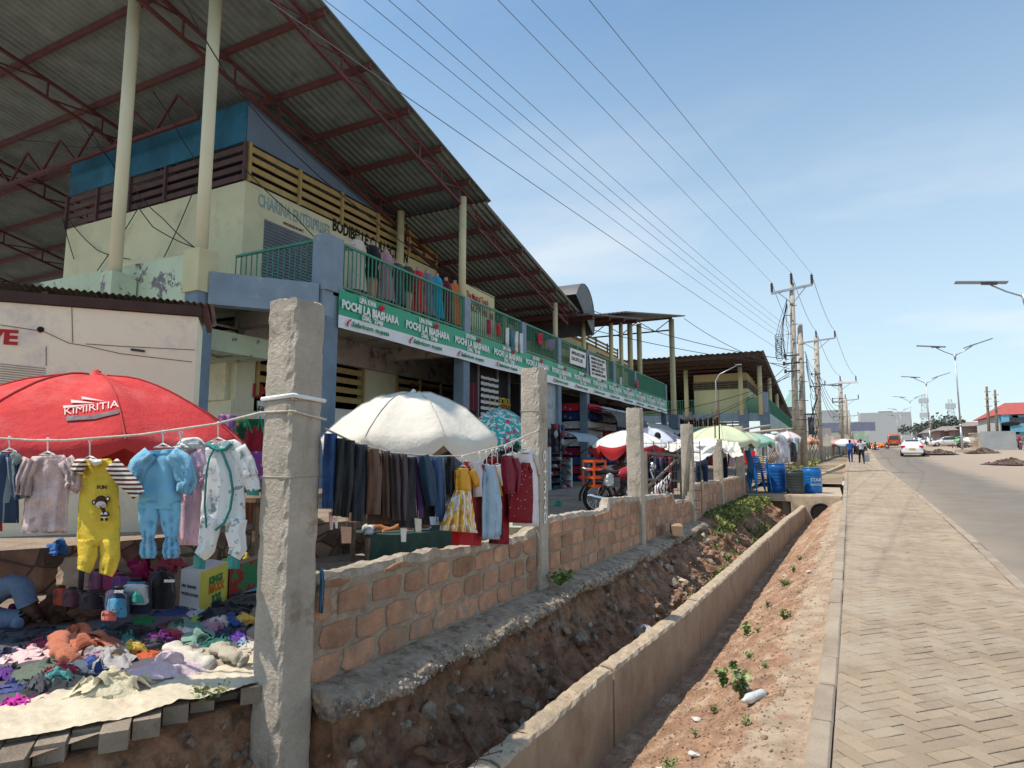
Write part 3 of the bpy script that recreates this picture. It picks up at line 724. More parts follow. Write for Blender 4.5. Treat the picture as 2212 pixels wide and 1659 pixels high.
# fence beyond the slab: grey posts following the bend of the road
def ffp(D):
    x=1934-8995/D
    r=fw+rt*((x-CX_)/F_);t=D/(r.x*-math.sin(yaw)+r.y*math.cos(yaw));return Vector((r.x*t,r.y*t,0))
ffw=thing('block_wall','long low wall of the far fence run behind the utility poles','wall',ffp(44)+Vector((0,0,.8)))
prev=None
for i in range(17):
    D=43+2.5*i;p=ffp(D);zb=G(p.y)+.05;top=zb+1.75+.16*math.sin(i*2.3)
    mb=MB();mb.bb((p.x-.13,p.y-.13,zb-.4),(p.x+.13,p.y+.13,top));mb.box((p.x,p.y,top+.02),(.17,.19,.06),rz=.2)
    nm=['first','second','third','fourth','fifth','sixth','seventh','eighth','ninth','tenth','eleventh','twelfth','thirteenth','fourteenth','fifteenth','sixteenth','seventeenth'][i]
    tag(mb.build('concrete_post',MT['post']),nm+' weathered post of the far fence run, counting away from the barrels','post','far fence posts beyond the barrels')
    if prev is not None:
        a,b=prev,p;mb=MB();mb.beam((a.x,a.y,zb+.35),(b.x,b.y,zb+.35),.13,1.0+.15*math.sin(i*1.7));mb.build('wall_bay',MT['mortar'],ffw)
    prev=p
# ================================================================= market building (nearest)
FX=-8.6                       # street face of balcony
FZ=4.93                       # first floor level
MT['cream2']=mat('lime_cream_wall',(.63,.60,.40),var=.07,vs=.8,bump=.05,bs=15,dirt=[((.40,.38,.24),1.5,.55,.8),((.33,.33,.25),6,.68,.75)])
MT['peel']=mat('peeling_mint_paint',(.52,.60,.44),var=.06,vs=1,bump=.2,bs=20,dirt=[((.19,.17,.18),2.1,.545,.56),((.42,.45,.30),1.1,.5,.7)])
MT['soffit']=mat('stained_soffit',(.44,.38,.33),var=.15,vs=1,bump=.15,bs=12,dirt=[((.17,.10,.08),3,.52,.63),((.46,.42,.38),1.3,.5,.7)])
MT['slat']=mat('ochre_louvre_slat',(.40,.29,.12),var=.12,vs=3,bump=.03)
MT['slatb']=mat('maroon_louvre_slat',(.10,.055,.055),var=.15,vs=3,bump=.03)
MT['teal']=mat('teal_blue_panel',(.018,.105,.17),var=.3,vs=1.2,bump=.02,rough=.5)
MT['bluep']=mat('grey_blue_panel',(.14,.20,.29),var=.08,vs=1,bump=.02)
MT['bluebeam']=mat('pale_blue_beam_paint',(.22,.28,.34),var=.1,vs=2,bump=.1,bs=20,dirt=[((.33,.38,.42),3,.6,.68),((.1,.08,.07),6,.7,.76)])
RC=corrugated('roof_sheet_underside',(.215,.25,.235),0,.19,1.0,dirt=((.14,.16,.155),2,.5,.7),rough=.6)
RC2=corrugated('brown_roof_sheet',(.10,.075,.065),0,.2,.9,rough=.6)
shut=corrugated('roller_shutter_slats',(.34,.38,.42),2,.075,1.0,rough=.45)
mk=thing('market_building','two storey cream and blue market building with a huge sloping roof and green balcony','building',(FX,20,.5))
def zr(Y): return 10.37-.215*(Y-8.45)
YE=37.9;Y0=9.2
# --- concrete frame
mb=MB()
mb.bb((FX-.02,Y0-.12,FZ-.62),(FX-.30,YE,FZ-.02))                 # street beam
mb.beam((-10.0,7.6,FZ-.29),(FX-.2,Y0-.1,FZ-.29),.26,.60)               # end beam
mb.build('edge_beam',MT['bluebeam'],mk)
mb=MB();mb.bb((-12.4,Y0+.13,FZ-.16),(FX-.02,YE,FZ));mb.add([(-10.2,7.6,FZ-.08),(FX-.3,Y0,FZ-.08),(FX-.3,Y0+.2,FZ-.08),(-12.4,Y0+.2,FZ-.08),(-12.4,7.6,FZ-.08)],[(0,1,2,3,4)]);mb.build('balcony_slab',MT['soffit'],mk)
cols=[9.3,14.45,21.0,24.0,31.0,37.7]
for i,Y in enumerate(cols):
    mb=MB();mb.bb((FX-.30,Y-.15,.4),(FX+.0,Y+.17,FZ-.62));mb.build('column',MT['blue'],mk)
for i,Y in enumerate(cols+[18.0,27.5]):
    mb=MB();w2=.24 if i==0 else .15
    mb.bb((FX-.33 if i==0 else FX-.2,Y-w2,FZ-.1),(FX+.03,Y+w2,FZ+1.02 if i==0 else FZ+.95));mb.build('balcony_pillar',MT['bluebeam'],mk)
# side column at far left (blue below, cream above)
mb=MB();mb.bb((-10.30,7.35,.4),(-9.95,7.68,4.55));mb.build('column',MT['blue'],mk)
mb=MB();mb.bb((-10.34,7.31,4.55),(-9.92,7.71,5.34));mb.build('column_head',MT['cream'],mk)
# ceiling under balcony + inner beams
mb=MB()
mb.bb((-12.4,Y0+.13,FZ-.30),(FX-.32,YE,FZ-.17))
for Y in cols[:]: mb.bb((-11.2,Y-.12,FZ-.62),(FX-.31,Y+.14,FZ-.30))
mb.bb((-11.35,Y0+.2,FZ-.95),(-11.15,YE,FZ-.30))
mb.build('ceiling',MT['soffit'],mk)
# --- ground floor back wall with louvres
BX=-11.3
mb=MB()
mb.bb((BX-.2,Y0+.1,.4),(BX,YE,2.6));
for (a,b) in ((9.35,9.85),(13.5,14.9),(18.6,19.6),(23,24)): mb.bb((BX-.2,a,2.6),(BX+.02,b,FZ-.95))
mb.bb((-12.3,Y0+.08,.4),(BX+.0,Y0+.25,2.8));mb.bb((-11.95,Y0+.02,2.8),(-11.45,Y0+.25,FZ-.62))
mb.build('ground_floor_wall',mat('pale_ground_floor_wall',(.66,.63,.46),var=.08,vs=1,dirt=[((.45,.40,.28),1.5,.55,.8)]),mk)
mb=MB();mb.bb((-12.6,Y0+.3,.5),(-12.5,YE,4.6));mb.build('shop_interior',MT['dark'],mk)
def louvre(p,q,z0,z1,n,mt,parent,name='louvre',depth=.05,posts=0,duty=.58,nrm=(1,0,0)):
    mb=MB();p=Vector(p);q=Vector(q);h=(z1-z0)/n
    for i in range(n):
        zc=z0+h*(i+.5)
        mb.beam((p.x,p.y,zc),(q.x,q.y,zc),.03,h*duty)
    d=(q-p);L=d.length;d/=L;N_=Vector(nrm)
    for i in range(posts+1):
        c=p+d*(L*i/max(1,posts))+N_*.04
        mb.beam((c.x,c.y,z0),(c.x,c.y,z1),.07,.07,up=(0,1,0))
    return mb.build(name,mt,parent)
louvre((BX,9.9,0),(BX,13.45,0),2.95,FZ-.97,4,MT['slat'],mk,posts=3)
louvre((-12.3,Y0+.05,0),(-11.95,Y0+.05,0),2.7,FZ-.62,4,MT['cream2'],mk,nrm=(0,-1,0))
louvre((BX,14.95,0),(BX,18.5,0),2.95,FZ-.97,4,MT['slat'],mk,posts=3)
# --- upper shop box
UX=-11.35;UY=9.4;UL=-18.2
zb0=FZ+0.0;zl0=7.72;zl1=8.62
# right-hand wall top follows the roof slope, so the cladding is cut along the roof
mb=MB();mb.bb((UX-.18,UY,zb0),(UX,17.1,zl0));mb.bb((UL,UY,zb0-.3),(UX-.18,UY+.18,zl0));mb.build('upper_wall',MT['cream2'],mk)
louvre((UX,UY+.05,0),(UX,17.0,0),zl0,zl1,4,MT['slat'],mk,posts=5)
louvre((UL,UY,0),(UX,UY,0),zl0,zl1,4,MT['slatb'],mk,posts=5,nrm=(0,-1,0))
mb=MB();mb.bb((UX-.9,UY+.7,zl0-.1),(UX-.8,17,zl1+.1));mb.bb((UL,UY+.7,zl0-.1),(UX-.9,UY+.8,zl1+.1));mb.build('louvre_backing',MT['dark'],mk)
mb=MB()
yz=(zr(0)-.55-zl1)/.215
mb.prism([(UY,zl1+.03),(yz,zl1+.03),(UY,zr(UY)-.55)],0,.05,Matrix(((0,0,1),(1,0,0),(0,1,0))),(UX-.06,0,0));mb.build('blue_gable_panel',MT['bluep'],mk)
mb=MB();mb.bb((UL,UY-.02,zl1+.03),(UX-.03,UY+.02,zr(UY)-.55));mb.build('teal_panel',MT['teal'],mk)
# shutter door and lettering
def wpt(x,y): return at(x,y,X=UX+.03)
mb=MB();a=wpt(572,640);b=wpt(672,500);mb.bb((UX-.02,wpt(572,500).y,FZ),(UX+.012,wpt(690,500).y,7.02));mb.build('roller_shutter',shut,mk)
MT['fadedblue']=mat('faded_blue_paint',(.28,.40,.42),var=.2,vs=9)
MT['blacktxt']=mat('black_sign_paint',(.02,.018,.018),var=.1,bump=0)
MT['redtxt']=mat('red_sign_paint',(.40,.03,.03),var=.1,bump=0)
MT['browntxt']=mat('brown_sign_paint',(.12,.03,.025),var=.1,bump=0)
def wtext(s,x0,y0,x1,size,m,off=.01,X=UX+.008,parent=None,name='lettering',dz=0,lines=None):
    p=at(x0,y0,X=X);q=at(x1,y0,X=X);mb=MB()
    textmesh(mb,s,size,(X,p.y,p.z),(0,1,0),(0,0,1),off=off,ext=.002,lw=q.y-p.y);return mb.build(name,m,parent or mk)
wtext('CHARINA ENTERPRISES',557,443,715,.42,MT['fadedblue'],.02)
wtext('WHOLESALERS IN FANCY',612,484,657,.10,MT['browntxt'])
mb=MB();mb.bb((UX-.01,at(712,500,X=UX).y,6.15),(UX+.008,17.1,7.2));mb.build('painted_sign_band',mat('pale_sign_paint',(.60,.53,.36),var=.06),mk)
wtext('BODIBELLE COLLECTION',718,496,882,.46,MT['blacktxt'],.03,X=UX+.016)
wtext('#6',745,540,766,.3,MT['blacktxt'],.0,X=UX+.016)
# second upper shop further on, lower roof
mb=MB();mb.bb((UX-.2,19.4,FZ),(UX+.0,YE,6.95));mb.bb((UX-.2,17.1,FZ),(UX-.1,19.5,5.0));mb.bb((-16,17.1,FZ),(UX-.2,17.2,6.9));mb.bb((-16,19.4,FZ),(UX-.2,19.5,6.95));mb.build('upper_wall_far',MT['cream2'],mk)
louvre((UX,19.4,0),(UX,23.9,0),6.95,7.75,3,MT['slat'],mk,posts=4)
louvre((-16,19.4,0),(UX,19.4,0),6.95,7.75,3,MT['slat'],mk,posts=3,nrm=(0,-1,0))
louvre((UX,25,0),(UX,37,0),6.95,8.15,6,MT['slat'],mk,posts=6)
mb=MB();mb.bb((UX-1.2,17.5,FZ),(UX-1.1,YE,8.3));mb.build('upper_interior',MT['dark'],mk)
def sboard(x0,y0,x1,h,X,mt,name='sign_board'):
    p=at(x0,y0,X=X);q=at(x1,y0,X=X);mb=MB();mb.bb((X-.02,p.y,p.z-h),(X,q.y,p.z));return p,q,mb.build(name,mt,mk)
MT['signcream']=mat('cream_sign_board',(.62,.55,.33),var=.06)
p,q,o=sboard(1003,610,1068,1.25,-9.5,MT['signcream'])
for (a_,b_,c_,d_,h_) in ((1178,703,1262,742,1.0),(1270,744,1357,784,1.4)):
    a=at(a_,b_,X=-10.6);b=at(c_,d_,X=-10.6);mb=MB();mb.bb((-10.75,a.y,a.z-h_),(-10.6,b.y,a.z));mb.build('painted_sign_band',MT['signcream'],mk)
wtext('The Magical Touch',1008,640,1055,.26,MT['redtxt'],.01,X=-9.48)
wtext('OGOPA Nail Spa',1010,668,1066,.40,MT['redtxt'],.02,X=-9.48)
wtext('IMAGICE PARTS SUPPLIES DEPOT',1182,738,1228,.38,MT['blacktxt'],X=-10.58)
wtext('IK HOPE CENTRE',1232,755,1262,.5,MT['blacktxt'],X=-10.58)
wtext('AVIR BOBBO BOUTIQUE',1288,770,1325,.38,MT['redtxt'],X=-10.58)
wtext('SUSHZ DESIGN',1333,795,1356,.6,MT['blacktxt'],X=-10.58)
# tall round roof posts on the balcony
for (x,yt,yb,rr) in ((998,425,645,.10),(1200,655,775,.09),(1262,690,800,.09),(1322,695,850,.10),(1344,700,860,.10)):
    b=at(x,yb,X=FX-.12);
    zt=min(zr(b.y)-.55,at(x,yt,X=FX-.12).z)
    mb=MB();mb.tube([(b.x,b.y,FZ),(b.x,b.y,at(x,yt,X=FX-.12).z)],rr,12);mb.build('roof_post',MT['cream'],mk)
for (x,yt,yb) in ((865,457,520),(1090,668,690),(1130,720,760)):
    b=at(x,yb,X=-11.1);mb=MB();mb.tube([(b.x,b.y,FZ),(b.x,b.y,at(x,yt,X=-11.1).z)],.11,10);mb.build('roof_post',MT['cream'],mk)
# parapet and tall posts at the left
mb=MB();mb.beam((-10.32,7.5,4.65),(-15.2,7.35,4.65),.18,1.3);mb.bb((-15.2,7.3,3.6),(-10.3,9.4,4.0));mb.bb((-12.02,6.85,3.6),(-11.68,7.32,5.02));mb.build('parapet',MT['peel'],mk)
for (x,yy) in ((-10.13,7.5),(-11.85,7.0)):
    mb=MB();mb.tube([(x,yy,5.0),(x,yy,zr(yy)+.0)],.115,14);mb.build('roof_post',mat('pale_cream_post',(.66,.62,.44),var=.05,vs=1,bump=.02),mk)
# --- roof 1
XW=-46
def roofsheet(y0,y1,dz,x1,x0,name,mt,th=.02):
    mb=MB();n=int(abs(x1-x0)/.095)
    # corrugated edge profile, really wavy
    vs=[]
    for i in range(n+1):
        x=x1-(x1-x0)*i/n;w=.018*math.cos(i*math.pi)
        vs+= [(x,y0,zr(y0)+dz+w),(x,y1,zr(y1)+dz+w)]
    mb.add(vs,[(2*i,2*i+1,2*i+3,2*i+2) for i in range(n)])
    return mb.build(name,mt,mk)
roofsheet(3.6,15.35,0,-8.35,XW,'roof_sheet',RC)
def purlins(ys,dz,x1,x0):
    for Y in ys:
        mb=MB();mb.bb((x0,Y-.035,zr(Y)+dz-.17),(x1,Y+.035,zr(Y)+dz-.03));mb.build('purlin',MT['red_steel'],mk)
purlins([4.1,5.6,7.1,8.6,10.0,11.4,12.8,14.2,15.2],0,-8.4,XW)
def truss(X,y0,y1,dz,n,parent=mk,h=.42):
    mb=MB();a=[(X,y0+(y1-y0)*i/n,zr(y0+(y1-y0)*i/n)+dz-.18) for i in range(n+1)];b=[(p[0],p[1],p[2]-h) for p in a]
    mb.beam(a[0],a[-1],.07,.07);mb.beam(b[0],b[-1],.07,.07)
    for i in range(n+1):
        mb.beam(a[i],b[i],.04,.04,up=(0,1,0))
        if i<n: mb.beam(b[i],a[i+1],.035,.035)
    mb.build('roof_truss',MT['red_steel'],parent)
for X in (-8.75,-11.2,-16.0,-21,-26,-31): truss(X,3.8,15.2,0,12 if X>-9 else 9)
mb=MB() # cross girder at the posts: deep lattice along X
for k in range(12):
    x=-12.5-k*1.6
    for (z1,z2) in ((zr(9)-.2,zr(9)-.95),):
        mb.beam((x,9.0,z2),(x-.8,9.0,z1),.05,.05);mb.beam((x-.8,9.0,z1),(x-1.6,9.0,z2),.05,.05)
mb.beam((-12.5,9,zr(9)-.95),(-32,9,zr(9)-.95),.08,.09);mb.build('roof_girder',MT['red_steel'],mk)
# blue-black far soffit
# --- roof 2 (lower)
roofsheet(14.9,22.4,-.28,-8.3,-30,'roof_sheet',RC)
purlins([16.0,17.4,18.8,20.2,21.4,22.2],-.30,-8.35,-30)
for X in (-8.75,-11.3,-16): truss(X,15.3,22.2,-.3,7,h=.3)
# ridge ventilator half-drum hanging at the low end of roof 2
mb=MB();c=at(1250,650,X=-8.5);prof=[]
for i in range(13):
    a=R(-30+i*15);prof.append((c.y+.2+1.25*math.cos(a)*.9,c.z-.55+1.25*math.sin(a)))
n=len(prof);vs=[(x,p[0],p[1]) for x in(-8.3,-22) for p in prof];mb.smooth=True
mb.add(vs,[(i,i+1,n+i+1,n+i) for i in range(n-1)]);mb.smooth=False;mb.add([(-8.32,)+p for p in prof],[tuple(range(n))]);mb.mi=0
mb.build('roof_gutter_drum',mat('grey_sheet_metal',(.13,.13,.135),var=.12,vs=2,rough=.5),mk)
# --- roofs 3 and 4 over the far end, seen nearly edge on
def slab(pts,th,name,mt):
    mb=MB();n=len(pts);mb.add([p for p in pts]+[(p[0],p[1],p[2]-th) for p in pts],[tuple(range(n)),tuple(range(2*n-1,n-1,-1))]+[(i,n+i,n+(i+1)%n,(i+1)%n) for i in range(n)]);return mb.build(name,mt,mk)
z3=at(1300,690,X=-8.0).z
A=at(1275,676,X=-8.0);B=at(1385,690,X=-8.0);C=at(1480,682,X=-6.6);D=at(1350,672,X=-8)
A=at(1272,676,X=-7.9);B=at(1388,688,X=-7.9)
slab([A,B,(B.x-16,B.y,B.z),(A.x-16,A.y,A.z)],.06,'roof_sheet',RC2)
mb=MB()
for f in (.1,.37,.64,.92): q=A.lerp(B,f);mb.bb((-20,q.y-.05,q.z-.22),(-8.0,q.y+.05,q.z-.07))
mb.build('roof_framing',MT['red_steel'],mk)
A=at(1352,672,X=-7.9);B=at(1480,681,Y=40.2)
slab([A,B,(B.x-14,B.y,B.z),(A.x-12,A.y,A.z)],.07,'roof_sheet',RC2)
mb=MB()
zt=B.z-.2;zl=zt-.75;xr=at(1452,700,Y=39.8).x
mb.beam((xr,39.8,zt),(xr-12,39.8,zt),.08,.08);mb.beam((xr,39.8,zl),(xr-12,39.8,zl-.1),.08,.08)
for k in range(10): mb.beam((xr-k*1.1,39.8,zl if k%2 else zt),(xr-1.1-k*1.1,39.8,zt if k%2 else zl),.045,.045)
mb.build('roof_framing',mat('dark_roof_steel',(.07,.055,.07),var=.2),mk)
# two very tall posts carry that end
for (x,y0) in ((-6.7,39.8),):
    p=at(1450,690,Y=39.8);mb=MB();mb.tube([(p.x,39.8,.5),(p.x,39.8,p.z)],.17,12);mb.build('roof_post',MT['cream'],mk)
    mb=MB();mb.bb((p.x-.3,39.5,.4),(p.x+.3,40.1,4.2));mb.build('column',MT['blue'],mk)
for (x,yt,yb) in ((1360,693,850),(1380,700,850)):
    p=at(x,yt,X=-9.4);mb=MB();mb.tube([(p.x,p.y,FZ),(p.x,p.y,p.z)],.14,10);mb.build('roof_post',MT['cream'],mk)
# --- balcony railing (green balusters)
def rail(p,q,parent,n,h=.95,zb=.06,r=.010,mt=None):
    mb=MB();p=Vector(p);q=Vector(q);mb.beam(p+Vector((0,0,h)),q+Vector((0,0,h)),.05,.05);mb.beam(p+Vector((0,0,zb)),q+Vector((0,0,zb)),.04,.04)
    for i in range(n+1):
        c=p+(q-p)*(i/n);mb.box((c.x,c.y,c.z+(h+zb)/2),(r*2,r*2,h-zb))
    return mb.build('railing',mt or MT['green'],parent)
pc=sorted(cols+[18.0,27.5])
for a,b in zip(pc,pc[1:]): rail((FX-.03,a+.2,FZ),(FX-.03,b-.18,FZ),mk,int((b-a)/.135))
rail((UX+.05,Y0+.02,FZ+.03),(FX-.32,Y0+.02,FZ+.03),mk,15)
# green end screen on the last bay
mb=MB();mb.bb((FX-.10,31.2,FZ+.05),(FX-.07,YE-.2,FZ+.9));mb.build('green_screen',mat('green_sheet',(.02,.20,.10),var=.15,vs=2,rough=.5),mk)
# --- banner
bn_=thing('advert_banner','long green and white advertising banner hung along the balcony edge','banner',(FX+.05,9.3,FZ-.78))
bz1=FZ-.02;bz0=FZ-.78;bx=FX+.05
def bzz(Y,z): return z-.12*(Y-9.3)/28.5*0
mb=MB()
def bf(u,v,z0=0,z1=1):
    Y=9.42+28.3*u;z=bz0+(bz1-bz0)*v;return (bx+.012*math.sin(Y*2.3+v)+.008*nz(Y,v*2,0,2),Y,z-.02*abs(math.sin(Y*.9))*(1-v))
mb.grid(bf,200,6)
for k in range(len(mb.f)): mb.m[k]=1 if k%6<2 else 0
mb.smooth=True
def blendmat(name,c,f):  # blends from the first colour to the second towards the far end
    m,nt,b=newmat(name);tc=nd(nt,'ShaderNodeTexCoord').outputs['Object'];sp=nd(nt,'ShaderNodeSeparateXYZ');nt.links.new(tc,sp.inputs[0])
    mr=nd(nt,'ShaderNodeMapRange');nt.links.new(sp.outputs[1],mr.inputs['Value']);mr.inputs['From Min'].default_value=10;mr.inputs['From Max'].default_value=24
    nt.links.new(mix(nt,mr.outputs[0],c,f),b.inputs['Base Color']);b.inputs['Roughness'].default_value=.45;return m
BG=blendmat('banner_green',(.006,.30,.155),(.07,.36,.23));BW=mat('banner_white',(.72,.72,.73),var=.04,rough=.5,bump=0)
mb.build('banner_sheet',[BG,BW],bn_)
GP=mat('green_print',(.01,.22,.07),bump=0);RP=mat('red_print',(.5,.02,.03),bump=0)
s0=9.47;step=2.13
for i in range(13):
    mb=MB();mg=MB();mr_=MB()
    Y=s0+i*step
    tx=bx+.035;yd=(0,1,0);ud=(0,0,1)
    textmesh(mb,'LIPA KWA',.155,(tx,Y+.52,FZ-.175),yd,ud,off=.04,lw=.54)
    textmesh(mb,'POCHI LA BIASHARA',.235,(tx,Y,FZ-.39),yd,ud,off=.045,lw=1.85)
    textmesh(mb,'DIAL *334#',.15,(tx,Y+.62,FZ-.52),yd,ud,off=.04,lw=.68)
    textmesh(mg,'Safaricom',.14,(tx,Y+.30,bz0+.075),yd,ud,off=.025,lw=.68,shear=.25)
    textmesh(mg,'m-pesa',.14,(tx,Y+1.06,bz0+.075),yd,ud,off=.025,lw=.46)
    # small red pepper-like mark and the red swoosh
    mr_.prism([(-.14,-.03),(.02,-.06),(.12,.02),(.10,.07),(.04,.05),(.02,.12),(-.01,.05),(-.06,.03)],0,.003,Matrix(((0,0,1),(1,0,0),(0,1,0))),(tx,Y+1.25,FZ-.15))
    mr_.prism([(.0,.10),(-.10,.02),(-.12,-.05),(-.06,-.08),(-.07,-.03),(-.04,.03),(.03,.08)],0,.003,Matrix(((0,0,1),(1,0,0),(0,1,0))),(tx,Y+.27,bz0+.11))
    mb.build('white_lettering',MT['white'],bn_);mg.build('green_lettering',GP,bn_);mr_.build('red_mark',RP,bn_)
# ground-floor shop texts
def gtext(s,x0,y0,x1,size,m,X=BX+.03): return wtext(s,x0,y0,x1,size,m,.02,X=X)
gtext('BLESSINGS ELECTRICALS',886,845,1020,.36,MT['browntxt'])
mb=MB();mb.bb((BX+.0,9.95,2.35),(BX+.03,13.2,2.83));mb.build('painted_sign_band',MT['white'],mk)
wtext('ENOCH SHOES',545,857,722,.42,MT['redtxt'],.03,X=BX+.04)
wtext('HEALTH DRUGS',553,890,610,.2,MT['blacktxt'],.01,X=BX+.04)
# dark shopfront between columns 2 and 3 with framed glass
mb=MB();mb.bb((FX-.6,14.7,.4),(FX-.5,18.0,4.3));mb.build('shopfront_void',MT['dark'],mk)  # solid box, its near-black colour painted as the unlit shop
mb=MB()
for Y in (14.75,15.9,17.1,17.9): mb.bb((FX-.5,Y-.03,.5),(FX-.44,Y+.03,4.3))
mb.build('shopfront_frame',mat('grey_frame',(.2,.2,.2)),mk)
t_=wtext('BLESSINGS ELECTRICAL',1047,868,1103,.30,mat('yellow_sign_paint',(.62,.45,.06)),.02,X=FX-.42)
wtext('AND ELECTRONICS',1050,883,1100,.26,mat('orange_sign_paint',(.45,.18,.05)),.01,X=FX-.42)
# checked and plain cloth hanging in the shopfront
for (y0,y1,z0,z1,mm) in ((14.9,15.7,2.9,3.7,fabric((.12,.02,.03))),(15.95,17.0,2.7,3.95,stripe('check_cloth',((.03,.03,.03),(.5,.5,.5)),2,.18))):
    mb=MB();mb.grid(lambda u,v:(FX-.40+.03*math.sin(u*20),y0+(y1-y0)*u,z0+(z1-z0)*v),16,4);o=mb.build('shop_cloth',mm);tag(o,'checked black and white cloth hanging in the dark shopfront' if z0<2.8 else 'dark red cloth hanging in the dark shopfront','cloth')
# corrugated metal shutter panel + white door column, bay 3
mb=MB();mb.bb((FX-.16,18.1,.5),(FX-.10,20.85,4.3));mb.build('metal_sheet_panel',corrugated('grey_white_sheet',(.40,.44,.47),1,.16,.8,dirt=((.28,.3,.32),2,.5,.6)),mk)
mb=MB()
for Y in (18.0,19.5,20.9): mb.bb((FX-.1,Y-.06,.5),(FX-.0,Y+.06,4.3))
mb.build('sheet_frame',MT['blue'],mk)
# ================================================================= people
def skin_mesh(J,edges,root):
    """J: name->(pos,radius); returns a smooth evaluated mesh"""
    names=list(J);me=bpy.data.meshes.new('sk')
    me.from_pydata([J[n][0] for n in names],[(names.index(a),names.index(b)) for a,b in edges],[])
    o=bpy.data.objects.new('sk',me);col.objects.link(o)
    md=o.modifiers.new('s','SKIN')
    for i,n in enumerate(names):
        r=J[n][1];sv=me.skin_vertices[0].data[i];sv.radius=r if isinstance(r,tuple) else (r,r);sv.use_root=(n==root)
    md.use_smooth_shade=True;ms=o.modifiers.new('u','SUBSURF');ms.levels=1
    dg=bpy.context.evaluated_depsgraph_get();m2=bpy.data.meshes.new_from_object(o.evaluated_get(dg))
    bpy.data.objects.remove(o);bpy.data.meshes.remove(me);return m2
def person(loc,rz,label,pose='stand',shirt=(.3,.3,.3),trousers=(.03,.03,.05),skirt=False,group=None,h=1.7,seed=0,hat=None,hands=True,sleeve='short',name='person',vest=None):
    r=random.Random(seed);s=h/1.72
    P_={'pel':(0,0,.95),'sp':(0,0,1.12),'ch':(0,0.0,1.32),'nk':(0,0,1.47),'hb':(0,.01,1.55),'ht':(0,.015,1.655)}
    L={}
    for sd,x in(('l',-1),('r',1)):
        P_['hip'+sd]=(x*.09,0,.92);P_['kn'+sd]=(x*.10,.0,.50);P_['an'+sd]=(x*.10,-.02,.09);P_['to'+sd]=(x*.11,.13,.035)
        P_['sh'+sd]=(x*.185,0,1.40);P_['el'+sd]=(x*.24,-.02,1.13);P_['wr'+sd]=(x*.25,.05,.89);P_['ha'+sd]=(x*.245,.08,.80)
    if pose=='walk':
        P_['knl']=(-.10,.14,.53);P_['anl']=(-.10,.24,.12);P_['tol']=(-.10,.36,.09);P_['knr']=(.10,-.04,.51);P_['anr']=(.10,-.30,.14);P_['tor']=(.11,-.19,.04)
        P_['ell']=(-.25,-.12,1.15);P_['wrl']=(-.24,-.08,.92);P_['hal']=(-.24,-.04,.83);P_['elr']=(.25,.06,1.14);P_['wrr']=(.24,.20,.95);P_['har']=(.235,.25,.87)
    if pose=='bend':
        P_.update(pel=(0,-.1,.92),sp=(0,-.0,1.06),ch=(0,.15,1.20),nk=(0,.30,1.30),hb=(0,.37,1.34),ht=(0,.44,1.38))
        for sd,x in(('l',-1),('r',1)): P_['sh'+sd]=(x*.18,.22,1.26);P_['el'+sd]=(x*.23,.32,1.02);P_['wr'+sd]=(x*.18,.46,.86);P_['ha'+sd]=(x*.16,.52,.80);P_['hip'+sd]=(x*.09,-.1,.9)
    if pose in('sit','ride'):
        zz=.5 if pose=='sit' else .82
        P_.update(pel=(0,-.1,zz),sp=(0,-.1,zz+.17),ch=(0,-.06,zz+.37),nk=(0,-.03,zz+.52),hb=(0,0,zz+.6),ht=(0,.02,zz+.7))
        for sd,x in(('l',-1),('r',1)):
            P_['hip'+sd]=(x*.1,-.08,zz-.02);P_['kn'+sd]=(x*.15,.36,zz-.02);P_['an'+sd]=(x*.13,.34 if pose=='sit' else .18,zz-.42);P_['to'+sd]=(x*.14,.48 if pose=='sit' else .32,zz-.46)
            P_['sh'+sd]=(x*.185,-.05,zz+.45);P_['el'+sd]=(x*.26,.12,zz+.22);P_['wr'+sd]=(x*.22,.34 if pose=='ride' else .25,zz+.2 if pose=='ride' else zz+.08);P_['ha'+sd]=(x*.22,.42 if pose=='ride' else .32,zz+.2 if pose=='ride' else zz+.05)
    P_={k:Vector(v)*s for k,v in P_.items()}
    rad={'pel':(.15,.105),'sp':(.125,.09),'ch':(.155,.10),'nk':.055,'hb':(.068,.075),'ht':(.062,.075),'hip':.085,'kn':.058,'an':.038,'to':.035,'sh':.055,'el':.040,'wr':.027,'ha':.032}
    J={k:(tuple(v),tuple(q*s for q in rad[k if k in rad else k[:2] if k[:2] in rad else k[:3]]) if isinstance(rad[k if k in rad else k[:2] if k[:2] in rad else k[:3]],tuple) else rad[k if k in rad else k[:2] if k[:2] in rad else k[:3]]*s) for k,v in P_.items()}
    E=[('pel','sp'),('sp','ch'),('ch','nk'),('nk','hb'),('hb','ht')]
    for sd in'lr': E+=[('pel','hip'+sd),('hip'+sd,'kn'+sd),('kn'+sd,'an'+sd),('an'+sd,'to'+sd),('ch','sh'+sd),('sh'+sd,'el'+sd),('el'+sd,'wr'+sd),('wr'+sd,'ha'+sd)]
    me=skin_mesh(J,E,'pel')
    def region(c):
        best=None;bd=9
        for a,b in E:
            A=P_[a];B=P_[b];t=max(0,min(1,(c-A).dot(B-A)/max(1e-9,(B-A).length_squared)));d=(A+(B-A)*t-c).length
            if d<bd: bd=d;best=(a,b,t)
        return best
    t=thing(name,label,'person',loc,group,local=True,rz=rz)
    V=[v.co.copy() for v in me.vertices];Nn=[v.normal.copy() for v in me.vertices]
    top=MB();leg=MB();sho=MB();bod=MB();sets={'t':[], 'l':[],'s':[]}
